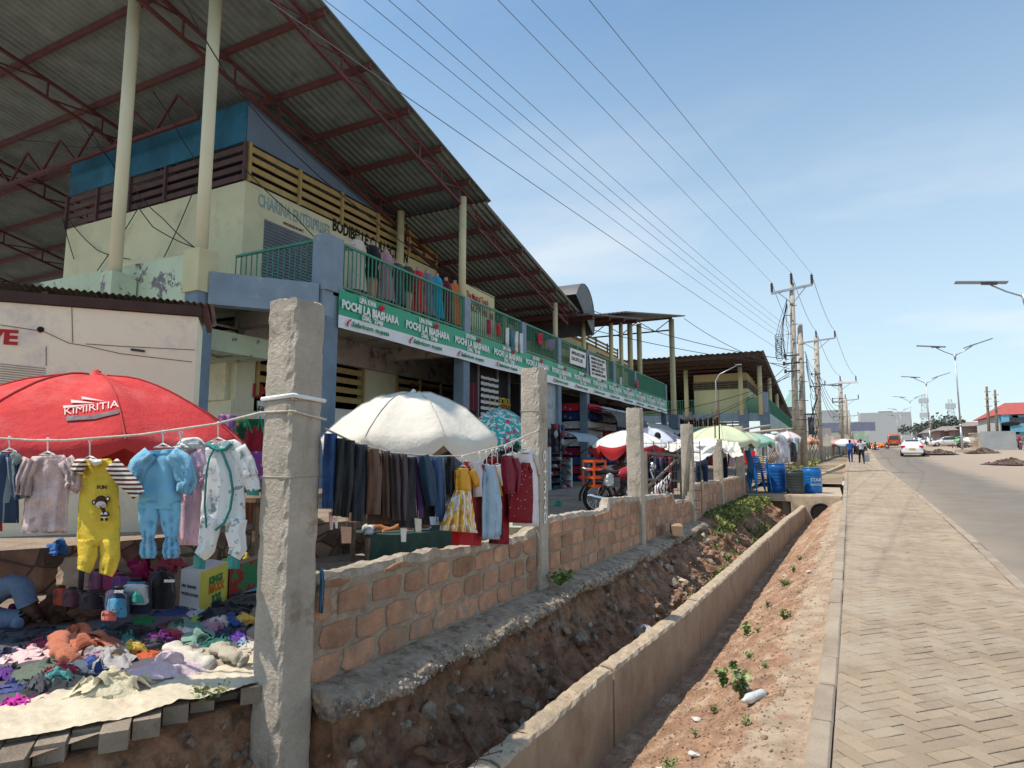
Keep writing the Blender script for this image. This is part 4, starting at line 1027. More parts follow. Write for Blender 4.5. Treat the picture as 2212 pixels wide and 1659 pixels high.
    for p in me.polygons:
        a,b,tt=region(p.center)
        if a in('sp','ch') and b in ('ch','nk') or (a=='pel' and b=='sp') or b[:2]=='sh' or (a[:2]=='sh' and (sleeve=='long' or tt<.65)) or (sleeve=='long' and a[:2]=='el'):
            if not(b=='nk' and tt>.75): sets['t'].append(p)
        elif b[:3]=='hip' or a[:3]=='hip' or (a[:2]=='kn' and tt<.92): sets['l'].append(p)
        elif a[:2]=='an' or a[:2]=='kn': sets['s'].append(p)
        if a=='pel' and b=='sp' and tt<.35: sets['l'].append(p)
    def clothe(ps,off,nm,m):
        mb=MB();mb.smooth=True;idx={};vs=[];fs=[]
        for p in ps:
            f=[]
            for i in p.vertices:
                if i not in idx:
                    idx[i]=len(vs);q=V[i]+Nn[i]*off*(1+.35*nz(V[i].x*9,V[i].y*9,V[i].z*7+seed));vs.append(q)
                f.append(idx[i])
            fs.append(f)
        mb.add(vs,fs);mb.build(nm,m,t,world=False)
    mb=MB();mb.smooth=True;mb.add(V,[tuple(p.vertices) for p in me.polygons])
    # face: nose, eyes, ears; five fingers and a thumb on each hand, all grown into the body surface
    hc=P_['hb']*.45+P_['ht']*.55;hd=(P_['ht']-P_['hb']).normalized();fwd=Vector((0,1,0));fwd=(fwd-hd*fwd.dot(hd)).normalized() if pose!='bend' else Vector((0,.4,-.9)).normalized()
    mb.ell(hc+fwd*.082*s-hd*.01,(.014*s,.018*s,.022*s),6,4)
    for x in(-1,1): mb.ell(hc+Vector((x*.072*s,0,0))-hd*.01,(.012*s,.018*s,.03*s),6,4)
    if hands:
        for sd,x in(('l',-1),('r',1)):
            w=P_['wr'+sd];q=P_['ha'+sd];d=(q-w).normalized();sx=d.cross(Vector((1,0,0))).normalized()
            for k in range(4):
                b=q+sx*(.03*(k-1.5)/1.5)*s+d*.01;mb.tube([b,b+d*(.035+.008*(k in(1,2)))*s,b+d*(.06+.008*(k in(1,2)))*s+Vector((-x*.015,0,0))*s],[.009*s,.008*s,.006*s],6)
            b=w+(q-w)*.5+sx*.03*s;mb.tube([b,b+(sx*.03+d*.03)*s,b+(sx*.035+d*.055)*s],[.010*s,.009*s,.006*s],6)
    mb.build('body',MT['skin'],t,world=False)
    clothe(sets['t'],.014*s,'shirt',fabric(shirt))
    clothe(sets['l'],.016*s,'trousers',fabric(trousers))
    clothe(sets['s'],.008*s,'shoes',MT['black'])
    mb=MB();mb.smooth=True
    mb.ell(hc+hd*.02*s-fwd*.012*s,(.080*s,.088*s,.092*s),12,8,M=None);mb.build('hair' if not hat else 'hat',MT['hair'] if not hat else fabric(hat),t,world=False)
    if vest:
        mb=MB();ps=[p for p in sets['t'] if region(p.center)[0] in('sp','ch') and region(p.center)[1] in('ch','nk')]
        clothe(ps,.026*s,'vest',fabric(vest))
    if skirt:
        mb=MB();mb.smooth=True;mb.lathe([(.13*s,1.0*s),(.2*s,.8*s),(.25*s,.45*s),(.24*s,.42*s)],(0,P_['pel'].y,0),16);mb.build('skirt',fabric(trousers),t,world=False)
    bpy.data.meshes.remove(me)
    return t
# ================================================================= kiosk and terrace at the left
MT['kwall']=mat('dirty_white_wall',(.76,.72,.54),var=.06,vs=.9,bump=.06,bs=15,dirt=[((.50,.47,.43),1.8,.53,.72),((.30,.27,.24),5,.68,.76)])
K0=at(-60,650,Z=3.05);K1=at(428,685,Z=3.06)
kd=(K1-K0);kd.z=0;kd.normalize();kn=Vector((kd.y,-kd.x,0))
kt=thing('kiosk','off white shop hut with a rusty sheet roof and red letters at the left edge','kiosk',(K1.x,K1.y,.85))
def kq(t,z,off=0): p=K0+kd*t+kn*off;return Vector((p.x,p.y,z))
KL=(K1-K0).length
mb=MB();vs=[kq(0,.8),kq(KL,.8),kq(KL,3.06),kq(0,3.06)];bk=[v-kn*.8 for v in vs]
mb.add(vs+bk,[(0,1,2,3),(1,5,6,2),(5,4,7,6),(4,0,3,7)]);mb.build('wall',MT['kwall'],kt)
# panel joints and crack
def kp(x,y): # pixel -> point on kiosk wall plane
    r=fw+rt*((x-CX_)/F_)+upv*((CY_-y)/F_);o=Vector((0,0,H_));t=(K0-o).dot(kn)/r.dot(kn);return o+r*t+kn*.004
mb=MB()
for pts in (((0,702),(95,716),(148,741),(190,748),(260,764),(415,782)),((186,743),(260,748),(420,756)),((155,650),(157,740)),((100,748),(100,790))):
    q=[kp(*p) for p in pts];mb.tube(q,.0035,4)
mb.build('panel_joint',mat('dark_joint',(.14,.12,.11)),kt)
mb=MB();q=kp(88,712);mb.ell(q,(.03,.03,.03),10,6);mb.build('pipe_hole',MT['dark'],kt)
mb=MB();mb.beam(kp(283,755),kp(313,759),.02,.022);mb.build('bracket',MT['iron'] or mat('iron',(.05,.05,.05)),kt)
mb=MB()
for i in range(9): mb.beam(kp(0,786+i*5.2),kp(99,796+i*5.0),.006,.008)
mb.build('vent_grille',mat('grille_grey',(.3,.27,.24)),kt)
mb=MB();p=kp(-34,740);textmesh(mb,'VE',.19,p+kn*.002,kd,(0,0,1),off=.04,lw=.27);mb.build('painted_letters',MT['redtxt'],kt)
# roof sheet and rafters
e0=at(-80,600,Z=3.3);e1=at(461,657,Z=3.22)
mb=MB();n=70;vs=[]
for i in range(n+1):
    p=e0.lerp(e1,i/n);w=.012*math.cos(i*math.pi);b=p-kn*1.0+Vector((0,0,-.05));vs+=[(p.x,p.y,p.z+w),(b.x,b.y,b.z+w)]
mb.add(vs,[(2*i,2*i+1,2*i+3,2*i+2) for i in range(n)]);mb.build('roof_sheet',mat('rusty_grey_sheet',(.22,.17,.14),var=.25,vs=3,rough=.6,dirt=((.12,.07,.05),5,.5,.65)),kt)
for f in (.05,.3,.56,.80,.965):
    p=e0.lerp(e1,f)+kn*(-.04);mb=MB();mb.beam(p+Vector((0,0,-.07)),p-kn*.9+Vector((0,0,-.12)),.05,.06);mb.build('rafter',MT['red_steel'],kt)
mb=MB();mb.beam(kq(0,3.12,.01),kq(KL+.03,3.12,.01),.05,.10);mb.build('wall_plate',mat('dark_timber',(.06,.035,.03)),kt)
# terrace with crazy stone facing
def crazymat():
    m,nt,b=newmat('crazy_stone_facing');tc=nd(nt,'ShaderNodeTexCoord').outputs['Object']
    v=nd(nt,'ShaderNodeTexVoronoi',feature='DISTANCE_TO_EDGE');v.inputs['Scale'].default_value=5.5;nt.links.new(tc,v.inputs['Vector'])
    v2=nd(nt,'ShaderNodeTexVoronoi');v2.inputs['Scale'].default_value=5.5;nt.links.new(tc,v2.inputs['Vector'])
    bw=nd(nt,'ShaderNodeRGBToBW');nt.links.new(v2.outputs['Color'],bw.inputs[0]);st=mix(nt,.6,ramp(nt,noise_node(nt,tc,8,6,.6),.3,.7,(.16,.095,.065),(.30,.20,.14)),bw.outputs[0],'SOFT_LIGHT')
    f=ramp(nt,v.outputs['Distance'],.02,.05)
    nt.links.new(mix(nt,f,(.10,.07,.055),st),b.inputs['Base Color']);b.inputs['Roughness'].default_value=.9
    bn=nd(nt,'ShaderNodeBump');bn.inputs['Strength'].default_value=.8;bn.inputs['Distance'].default_value=.02;nt.links.new(f,bn.inputs['Height']);nt.links.new(bn.outputs[0],b.inputs['Normal'])
    return m
MT['crazy']=crazymat()
TP=[(-6.6,1.6),(-5.75,3.0),(-5.0,5.8),(-5.2,8.6),(-8.0,9.1)]
mb=MB()
for i,(a,b) in enumerate(zip(TP,TP[1:])):
    mb.add([(a[0],a[1],.45),(b[0],b[1],.45),(b[0],b[1],.86),(a[0],a[1],.86)],[(0,1,2,3)])
o=mb.build('terrace_wall',MT['crazy']);tag(o,'low wall of irregular brown stones behind the clothes on the ground','wall')
mb=MB();mb.add([(x,y,.864) for x,y in TP]+[(-12,9.1,.864),(-12,1.6,.864)],[tuple(range(7))]);struct('terrace',mb,MT['mkt'])
# ================================================================= second market building beyond
YB=66.;BZ=at(1600,893,Y=YB).z
b2=thing('market_hall','second cream market hall further down the street under a wide brown roof','building',(-6,YB,1.3))
def f2(x,y,Y): return at(x,y,Y=Y)
mb=MB()
for (x0,y0,x1,y1,Y) in ((1498,812,1614,893,YB+1),):
    a=f2(x0,y0,Y);b=f2(1608,803,Y);z0=BZ
    z1=f2(1550,842,Y).z;zt=f2(1550,808,Y).z
    mb.bb((a.x,Y,z0),(b.x+.25,Y+14,z1))
    mb.build('upper_wall',mat('lemon_wall',(.60,.60,.34),var=.05,vs=.6,bump=.02),b2)
    mb=MB();mb.bb((a.x,Y,f2(1550,824,Y).z),(b.x+.2,Y+14,zt));mb.build('ochre_band',mat('ochre_wall',(.42,.33,.17),var=.05,vs=.6),b2)
    louvre((a.x,Y,0),(b.x+.2,Y,0),z1,f2(1550,824,Y).z,4,mat('grey_brown_slat',(.17,.15,.11)),b2,posts=6,nrm=(0,-1,0))
    louvre((b.x+.25,Y,0),(b.x+.25,Y+14,0),z1,f2(1550,824,Y).z,4,_m['grey_brown_slat'],b2,posts=6)
    mb=MB();mb.bb((a.x+.3,Y+.4,z1),(b.x-.1,Y+13.5,zt-.1));mb.build('louvre_backing',MT['dark'],b2)
mb=MB();a=f2(1478,903,YB);b=f2(1660,893,YB);mb.bb((a.x-14,YB-.2,BZ-.75),(b.x,YB+.2,BZ));mb.bb((b.x-.3,YB,BZ-.75),(b.x,YB+46,BZ));mb.build('edge_beam',MT['bluebeam'],b2)
cx2=b.x
for x in (1486,1606,1652):
    p=f2(x,895,YB-.1);mb=MB();mb.bb((p.x-.45,YB-.35,1.0),(p.x+.45,YB+.3,BZ+(.5 if x>1640 else .3)));mb.build('column',MT['blue'],b2)
mb=MB();mb.bb((cx2-.6,YB-.4,BZ),(cx2,YB+.4,BZ+2.0));mb.build('balcony_pillar',MT['bluebeam'],b2)
mb=MB();mb.bb((cx2-40,YB+.5,1),(cx2-4,YB+.7,BZ-.8));mb.bb((cx2-40,YB+8,BZ),(cx2-12,YB+8.2,BZ+3));mb.build('ground_floor_wall',MT['cream2'],b2)
louvre((f2(1535,915,YB).x,YB+.4,0),(f2(1605,915,YB).x,YB+.4,0),BZ-2.3,BZ-.75,5,_m['grey_brown_slat'],b2,posts=3,nrm=(0,-1,0))
rail((a.x-13,YB,BZ),(f2(1500,895,YB).x,YB,BZ),b2,60,h=1.5,r=.03)
rail((f2(1614,895,YB).x,YB,BZ),(cx2-.6,YB,BZ),b2,14,h=1.5,r=.03)
rail((cx2-.05,YB+.5,BZ),(cx2-.05,YB+46,BZ),b2,100,h=1.5,r=.03)
mb=MB();mb.bb((cx2-.02,YB+.5,BZ-1.5),(cx2+.04,YB+46,BZ-.02));mb.build('faded_banner',mat('faded_white_banner',(.42,.50,.47),var=.08,vs=.5),b2)
mb=MB();mb.bb((cx2-.10,YB+.6,BZ+.05),(cx2-.08,YB+46,BZ+1.4));mb.build('green_screen',_m['green_sheet'],b2)
mb=MB();mb.bb((cx2-5,YB+1.2,BZ+.0),(cx2-4.9,YB+2.5,BZ+3.4));mb.build('door',mat('blue_door',(.04,.10,.14)),b2)
# roof: high edge toward us, falling away
rf=Vector(at(1649,757,Y=YB-5));rb=at(1694,862,X=rf.x)
sl2=(rb.z-rf.z)/(rb.y-rf.y)
mb=MB();n=260;x1=rf.x;x0=-70;vs=[]
for i in range(n+1):
    x=x1+(x0-x1)*i/n;w=.05*math.cos(i*math.pi);vs+=[(x,rf.y,rf.z+w),(x,rf.y+46,rf.z+sl2*46+w)]
mb.add(vs,[(2*i,2*i+1,2*i+3,2*i+2) for i in range(n)]);mb.build('roof_sheet',RC2,b2)
for k in range(16):
    Y=rf.y+.6+k*1.9;z=rf.z+sl2*(Y-rf.y)-.28;mb=MB();mb.bb((x0,Y-.09,z-.12),(x1-.1,Y+.09,z+.12));mb.build('purlin',mat('dark_brown_steel',(.075,.045,.04)),b2)
for (x,y0,y1) in ((1482,786,897),(1598,775,838),(1642,771,886),(1664,825,880),(1679,865,890)):
    Y=YB if y0<800 else YB+ (x-1642)*.9
    p=at(x+2,y1,Y=YB-.3) if y0<800 else at(x,y1,X=cx2-.3);zt=rf.z+sl2*(p.y-rf.y)-.3;mb=MB();mb.tube([(p.x,p.y,BZ-.2),(p.x,p.y,zt)],.22,10);mb.build('roof_post',MT['cream'],b2)
# plain grey office block behind the poles
def block(x0,x1,yt,yb,Y,depth,mt,label,name='building',wins=(0,0),roof=None,cat='building',zb=None):
    a=at(x0,yt,Y=Y);b=at(x1,yt,Y=Y);zb=(G(Y)-.8) if zb is None else zb
    t=thing(name,label,cat,((a.x+b.x)/2,Y,zb));mb=MB();mb.bb((a.x,Y,zb),(b.x,Y+depth,a.z));mb.build('wall',mt,t)
    if wins[0]:
        for i in range(wins[0]):
            for j in range(wins[1]):
                cx=a.x+(b.x-a.x)*(i+.5)/wins[0];cz=a.z-(a.z-zb)*(j+.5)/(wins[1]+.3)
                mb=MB();w=(b.x-a.x)/wins[0]*.25;mb.bb((cx-w,Y-.05,cz-.7),(cx+w,Y+.02,cz+.7));mb.build('window',MT['glass'],t)
    if roof:
        mb=MB();zr_=a.z;ov=.6
        mb.add([(a.x-ov,Y-ov,zr_),(b.x+ov,Y-ov,zr_),(b.x+ov,Y+depth+ov,zr_),(a.x-ov,Y+depth+ov,zr_),((a.x*.7+b.x*.3),Y+depth*.5,zr_+roof[1]),((a.x*.3+b.x*.7),Y+depth*.5,zr_+roof[1])],[(0,1,5,4),(1,2,5),(2,3,4,5),(3,0,4),(3,2,1,0)]);mb.build('roof',roof[0],t)
    return t,a,b
haze_tint=lambda c,k=.35:tuple(q*(1-k)+h_*k for q,h_ in zip(c,(.55,.60,.63)))  # mixes a distant colour toward a pale tone, so haze is painted in
def haze_mat(n,c,k=.35,**kw): return mat(n,haze_tint(c,k),**kw)
t_,a,b=block(1728,1775,893,950,150,20,haze_mat('hazy_grey_wall',(.42,.41,.41),.3,vs=.2),'grey office block with painted adverts behind the utility poles',wins=(0,0))
mb=MB();mb.bb((b.x-.2,149.9,a.z-12),(b.x+3.5,170,a.z+.5));mb.build('side_wing',haze_mat('hazy_mauve_wall',(.30,.29,.29),.3,vs=.2),t_)
mb=MB();mb.bb((a.x+4,149.8,a.z-4),(a.x+14,149.95,a.z-2.2));mb.bb((a.x+2,149.8,a.z-7.5),(a.x+6,149.95,a.z-6.5));mb.build('painted_advert',haze_mat('hazy_blue_sign',(.08,.08,.18),.2),t_)
block(1752,1795,925,985,120,10,haze_mat('hazy_maroon',(.26,.20,.17),.35),'low maroon stall row behind the far fence posts',name='market_stall',cat='stall')
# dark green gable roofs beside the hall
t_,a,b=block(1697,1720,880,960,110,10,haze_mat('hazy_green_wall',(.25,.30,.28),.25),'small building with a green sheet roof behind the brown market roof',roof=(haze_mat('hazy_green_roof',(.10,.28,.20),.3),3))
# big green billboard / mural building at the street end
t_,a,b=block(1842,1875,911,975,260,20,haze_mat('hazy_mural_green',(.16,.26,.12),.35,vs=.12,dirt=[((.50,.55,.48),.12,.5,.6),((.35,.15,.1),.2,.64,.7)]),'tall building side with a faded green painted advert at the end of the street')
t_,a,b=block(1876,1945,934,975,300,30,haze_mat('hazy_beige_wall',(.46,.38,.31),.4,vs=.1),'long beige warehouse with a dark round topped roof at the end of the street')
mb=MB();n=14;mb.add([(a.x+(b.x-a.x)*(.18+.5*i/n),300.,a.z+ (0 if y==0 else 6*math.sin(math.pi*i/n))) for i in range(n+1) for y in(0,1)],[(2*i,2*i+2,2*i+3,2*i+1) for i in range(n)]);mb.build('round_roof',haze_mat('hazy_dark_roof',(.05,.06,.06),.25),t_)
mb=MB();mb.bb((b.x-14,299,a.z-14),(b.x+4,320,a.z+8));mb.build('tower_wing',haze_mat('hazy_grey_wing',(.32,.32,.32),.35),t_)
mb=MB();mb.bb((a.x,298.6,a.z-8.6),(b.x-10,299,a.z-7.5));mb.build('red_awning',haze_mat('hazy_red',(.5,.2,.18),.35),t_)
# right side: red roofed house, shacks, grey fence, poster shed
t_,a,b=block(2164,2300,896,965,95,14,haze_mat('pale_pink_wall',(.42,.40,.42),.2,vs=.4),'two storey house with a red roof and pale blue trim at the right edge',name='house',cat='house',roof=(mat('red_roof_tiles',(.40,.09,.08),var=.15,vs=2),1.9))
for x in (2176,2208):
    p=at(x,902,Y=94.9);mb=MB();mb.bb((p.x-1.0,94.7,p.z-2.0),(p.x+1.0,95.02,p.z+.3));o=mb.build('window',haze_mat('blue_frame',(.12,.35,.45),.1),t_);mb=MB();mb.bb((p.x-.7,94.6,p.z-1.7),(p.x+.7,94.69,p.z+.0));mb.build('pane',MT['glass'],o)
mb=MB();z1=at(2200,915,Y=94.9).z;mb.bb((a.x-.2,94.5,z1-1.0),(b.x,94.98,z1));mb.bb((a.x-.2,94.5,z1-6),(a.x+.6,94.98,a.z));mb.build('blue_trim',haze_mat('blue_trim_paint',(.12,.38,.52),.1),t_)
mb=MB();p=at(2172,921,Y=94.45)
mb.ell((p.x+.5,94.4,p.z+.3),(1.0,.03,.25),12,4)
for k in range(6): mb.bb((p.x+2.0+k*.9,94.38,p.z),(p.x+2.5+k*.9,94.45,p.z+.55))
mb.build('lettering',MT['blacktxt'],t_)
t_,a,b=block(2140,2160,914,926,93,8,haze_mat('pale_balcony',(.45,.47,.45),.2),'pale concrete balcony beside the red roofed house',name='balcony',cat='balcony')
shed_m=[haze_mat('brown_brick_shack',(.22,.12,.09),.15,vs=.5),haze_mat('rust_shack',(.25,.14,.10),.15,vs=.5),haze_mat('grey_shack',(.25,.24,.22),.25,vs=.5)]
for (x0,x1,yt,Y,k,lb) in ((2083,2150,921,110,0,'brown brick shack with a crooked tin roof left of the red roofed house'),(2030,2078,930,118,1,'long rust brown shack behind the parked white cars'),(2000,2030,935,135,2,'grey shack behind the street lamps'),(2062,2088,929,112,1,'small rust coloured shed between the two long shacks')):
    block(x0,x1,yt,970,Y,8,shed_m[k],lb,name='shack',cat='shack',roof=(haze_mat('rusty_roof',(.20,.13,.10),.2,vs=1),.8))
t_,a,b=block(2118,2194,932,963,84,.3,haze_mat('grey_sheet_fence',(.30,.31,.31),.15,vs=.6),'long grey sheet metal fence in front of the red roofed house',name='fence',cat='fence')
t_,a,b=block(1979,1999,933,956,150,1,haze_mat('poster_panel',(.35,.18,.16),.2,vs=.6,dirt=[((.12,.12,.3),.8,.5,.55)]),'small red and blue advertising board between the lamps',name='billboard',cat='billboard')
# stack of planks / mattresses
p=at(2112,965,Y=86);mb=MB()
for k in range(9): mb.box((p.x+.1*math.sin(k*2),86,G(86)+.2+k*.20),(1.3,1.0,.13),rz=.05*math.sin(k))
tag(mb.build('timber_stack',haze_mat('pale_timber',(.5,.38,.27),.1)),'tall stack of pale timber beside the grey fence','stack')
# far trees (crown of many leaf faces over a trunk)
def tree(c,h,r,label,seed,k=900,cm=(.035,.055,.025)):
    rr=random.Random(seed);t=thing('tree',label,'tree',c,'trees behind the shacks')
    mb=MB();mb.tube([(c[0],c[1],c[2]),(c[0]+.2,c[1],c[2]+h*.5),(c[0],c[1],c[2]+h*.8)],[.35,.2,.08],7)
    for i in range(5):
        a=rr.random()*6.28;mb.tube([(c[0],c[1],c[2]+h*.45),(c[0]+math.cos(a)*r*.6,c[1]+math.sin(a)*r*.6,c[2]+h*(.6+.25*rr.random()))],[.12,.04],5)
    mb.build('trunk',MT['wood'],t)
    mb=MB();lobes=[(Vector((rr.gauss(0,r*.45),rr.gauss(0,r*.45),h*(.55+.4*rr.random()))),r*(.3+.3*rr.random())) for _ in range(9)]
    for i in range(k):
        l,lr=rr.choice(lobes);d=Vector((rr.gauss(0,1),rr.gauss(0,1),rr.gauss(0,.8))).normalized()*lr*rr.random()**.35
        p=Vector(c)+l+d;q=Vector((rr.gauss(0,1),rr.gauss(0,1),rr.gauss(0,1))).normalized();u=q.orthogonal().normalized();v=q.cross(u);s=r*.07*(.6+rr.random());mb.rv=rr.random()
        mb.add([p+u*s,p+v*s*.6,p-u*s,p-v*s*.6],[(0,1,2,3)])
    mb.build('crown',mat('far_foliage',haze_tint(cm,.12),var=.3,vs=.5,bump=0,attr=.5),t)  # crown colour carries a little painted haze
for i,(x,yt,Y,r,lb) in enumerate(((2045,914,140,4.5,'rounded dark tree behind the shacks, largest of the far trees'),(2020,922,150,3.5,'lower bushy tree left of the largest far tree'),(1990,922,170,3.5,'dark tree between the cell tower and the lamps'),(2070,922,150,3,'small tree right of the largest far tree'))):
    p=at(x,yt,Y=Y);tree((p.x,Y,G(Y)),p.z-G(Y),r,lb,i+1)
for i,(x,yt,Y) in enumerate(((2100,930,190),(2125,926,210),(1910,962,330),(1880,958,330))): pass
# lattice masts and floodlights far away
def mast(x,yt,yb,Y,w,label,name='cell_tower'):
    p=at(x,yt,Y=Y);q=at(x,yb,Y=Y);mb=MB();n=16
    for sx in(-1,1): mb.beam((p.x+sx*w,Y,q.z),(p.x+sx*w*.25,Y,p.z),.16,.16)
    for i in range(n):
        z1=q.z+(p.z-q.z)*i/n;z2=q.z+(p.z-q.z)*(i+1)/n;w1=w*(1-.75*i/n);w2=w*(1-.75*(i+1)/n);s=1 if i%2 else -1
        mb.beam((p.x+s*w1,Y,z1),(p.x-s*w2,Y,z2),.1,.1);mb.beam((p.x-w1,Y,z1),(p.x+w1,Y,z1),.08,.08)
    for z in (p.z-2,p.z-7): mb.bb((p.x-w*.9,Y-.5,z-1),(p.x+w*.9,Y+.5,z+.6))
    tag(mb.build(name,haze_mat('hazy_mast_steel',(.35,.36,.38),.5)),label,'mast')
mast(1994,852,945,260,1.6,'tall pale lattice mast rising behind the second lamp');mast(2052,862,930,240,1.5,'shorter lattice cell tower with antennas near the trees')
def flood(x,yt,yb,Y,w,label):
    p=at(x,yt,Y=Y);q=at(x,yb,Y=Y);t=thing('floodlight_mast',label,'floodlight',(p.x,Y,q.z));mb=MB();mb.tube([(p.x,Y,q.z),(p.x,Y,p.z)],.35,6);mb.build('mast',_m['hazy_mast_steel'],t)
    mb=MB()
    for i in range(3): mb.bb((p.x-w,Y-.3,p.z+.5+i*1.6),(p.x+w,Y+.3,p.z+1.5+i*1.6))
    mb.build('lamp_rack',haze_mat('hazy_dark_steel',(.12,.12,.13),.3),t)
flood(1914,906,930,420,3.6,'stadium floodlight mast above the beige warehouse');flood(1893,920,940,420,3.6,'lower stadium floodlight mast left of the taller one')
# ================================================================= street lamps (solar, twin arm)
def lamp(loc,label,H=9.6):
    t=thing('street_lamp',label,'street lamp',loc,'twin arm solar street lamps along the road',local=True)
    mb=MB();mb.tube([(0,0,0),(0,0,2.6)],[.11,.10],12);mb.tube([(0,0,2.6),(0,0,H)],[.08,.05],12);mb.tube([(0,0,2.5),(0,0,2.7)],.12,12);mb.build('pole',MT['steel'],t,world=False)
    mb=MB();mb.bb((-.6,-.6,-.2),(.6,.6,.22));mb.build('base',MT['concrete'],t,world=False)
    mb=MB();mb.tube([(0,0,H-.5),(0,0,H+.12)],[.06,.16],10);mb.build('arm_socket',MT['steel'],t,world=False)
    for s in(-1,1):
        mb=MB();mb.tube([(s*.05,0,H),(s*.8,0,H+.38),(s*1.5,0,H+.85)],.045,8);mb.build('arm',MT['steel'],t,world=False)
        M=Matrix.Rotation(R(-17*s if s>0 else -5*s*-1),3,'Y') if False else Matrix.Rotation(R(-18 if s>0 else 7),3,'Y')
        mb=MB();mb.box((s*1.95,0,H+1.05),(2.5,.5,.07),M=M);o=mb.build('solar_panel',mat('solar_panel_housing',(.22,.24,.27),rough=.3,metal=.5,bump=0),t,world=False)
        mb=MB();mb.box((s*1.55,0,H+.93),(.75,.3,.09),M=M);mb.build('light_head',mat('lamp_head',(.10,.10,.11),rough=.4,bump=0),o,world=False)
    return t
LP=[(9.9,45.5),(11.3,73),(13.5,103),(16.5,134),(19.2,165),(22.5,200),(27,245),(33,300)]
pA=at(2086,975,g=G);pB=at(2012,960,g=G);pC=at(1973,945,Y=142)
LPx=[(at(2213,640,Z=10.6).x,at(2213,640,Z=10.6).y),(at(2063,771,Z=G(71)+9.6).x,at(2063,771,Z=G(71)+9.6).y),(at(2001,835,Z=12.2).x,at(2001,835,Z=12.2).y),(at(1966,876,Z=12.9).x,at(1966,876,Z=12.9).y),(at(1945,900,Z=13.6).x,at(1945,900,Z=13.6).y),(at(1938,911,Z=14.2).x,at(1938,911,Z=14.2).y),(at(1930,920,Z=14.8).x,at(1930,920,Z=14.8).y),(at(1925,930,Z=15.6).x,at(1925,930,Z=15.6).y)]
LL=['nearest solar street lamp, its panel poking in at the right edge','second street lamp from the viewer, standing on the road median','third street lamp from the viewer','fourth street lamp from the viewer','fifth street lamp, small in the haze','sixth street lamp, tiny in the haze','seventh street lamp, tiny in the haze','farthest street lamp at the end of the street']
lp0=None
for (x,y),lb in zip(LPx,LL):
    z=G(y)
    if lp0 is None: lp0=lamp((x,y,z),lb)
    else: dup(lp0,(x,y,z),label=lb)
print('LAMPS',LPx)
# ================================================================= utility poles and wires
def upole(x,yt,yb,Y,label,arm=1.9,lean=0,r=.17,racks=(),name='utility_pole'):
    p=at(x,yt,Y=Y);q=at(x+ (yb-yt)*.03,yb,Y=Y);zb=G(Y)-.3
    t=thing(name,label,'utility pole',(q.x,Y,zb),'utility poles beside the sidewalk')
    mb=MB();mb.tube([(q.x,Y,zb),(p.x,Y,p.z)],[r*1.15,r*.75],12);mb.build('shaft',MT['concrete'],t)
    tips=[]
    if arm:
        mb=MB();z=p.z-.35;mb.beam((p.x-arm/2*1.05,Y-.15,z-.12),(p.x+arm/2,Y-.15,z+.12),.1,.12);mb.beam((p.x,Y-.15,z-.8),(p.x-arm*.35,Y-.15,z-.1),.05,.05);mb.beam((p.x,Y-.15,z-.8),(p.x+arm*.35,Y-.15,z+.05),.05,.05);mb.build('crossarm',MT['steel'],t)
        for k,dx in enumerate((-arm/2,0,arm/2)):
            mb=MB();zz=z+dx*.12+(.35 if k==1 else .05);prof=[]
            for i in range(5): prof+=[(.05,i*.1),(.085,i*.1+.04),(.05,i*.1+.08)]
            mb.lathe([(.02,-.1)]+prof+[(.02,.55)],(p.x+dx,Y-.15,zz),8);mb.build('insulator',mat('dark_insulator',(.06,.035,.04),rough=.3,bump=0),t);tips.append(Vector((p.x+dx,Y-.15,zz+.55)))
    mb=MB()
    for (zf,w) in racks:
        z=zb+(p.z-zb)*zf;mb.beam((p.x-w,Y-.2,z),(p.x+w*.4,Y-.2,z),.06,.06);mb.box((p.x-w,Y-.2,z),(.12,.12,.2))
    for k in range(14):
        z=zb+2.5+k*.5
        if z<p.z-1: mb.beam((q.x+(p.x-q.x)*.5,Y-.22,z),(q.x+(p.x-q.x)*.5+(.3 if k%2 else -.3),Y-.22,z),.03,.03)
    mb.build('bracket',mat('dark_bracket',(.05,.05,.055)),t)
    return t,tips,p,q
P1,T1,p1,q1=upole(1710,612,1030,36,'nearest tall concrete utility pole with crossarm and three insulators',arm=1.95,r=.16,racks=((.62,.5),(.58,.55),(.54,.5)))
t_,_,p1b,_=upole(1728,700,1030,36.6,'shorter dark pole standing right against the nearest utility pole',arm=0,r=.17)
tag(t_,'shorter dark pole standing right against the nearest utility pole')
mb=MB();mb.tube([(p1b.x+.28,36.4,p1b.z-5.9),(p1b.x+.28,36.4,p1b.z-5.0)],.14,12);mb.box((p1b.x+.28,36.4,p1b.z-4.85),(.6,.06,.06));mb.build('transformer_can',mat('grey_can',(.10,.11,.12)),t_)
P2,T2,p2,q2=upole(1763,728,1003,58,'second utility pole with crossarm, beyond the fence posts',arm=2.8,r=.24,racks=((.7,.5),(.6,.6)))
P3,T3,p3,q3=upole(1815,822,996,82,'third utility pole carrying a long lamp arm to its left',arm=3.2,r=.26,racks=((.75,.9),(.7,.9),(.5,.9)))
P4,T4,p4,q4=upole(1826,860,990,100,'fourth utility pole just behind the third one',arm=3.2,r=.3,racks=((.75,1.2),))
for i,(x,yt,Y) in enumerate(((1834,895,135),(1840,915,170))): upole(x,yt,985,Y,['fifth utility pole, small in the distance','sixth utility pole, smallest in the distance'][i],arm=3.0,r=.28)
# lamp arm on pole 3
mb=MB();a=at(1773,831,Y=82);mb.tube([a,Vector((p3.x,82,p3.z-.6))],.07,6);mb.build('lamp_arm',MT['cord'],P3);mb=MB();mb.box(Vector((p3.x+.8,81.8,p3.z-.3)),(2.0,.4,.18));mb.build('lamp_head',MT['white'],P3)
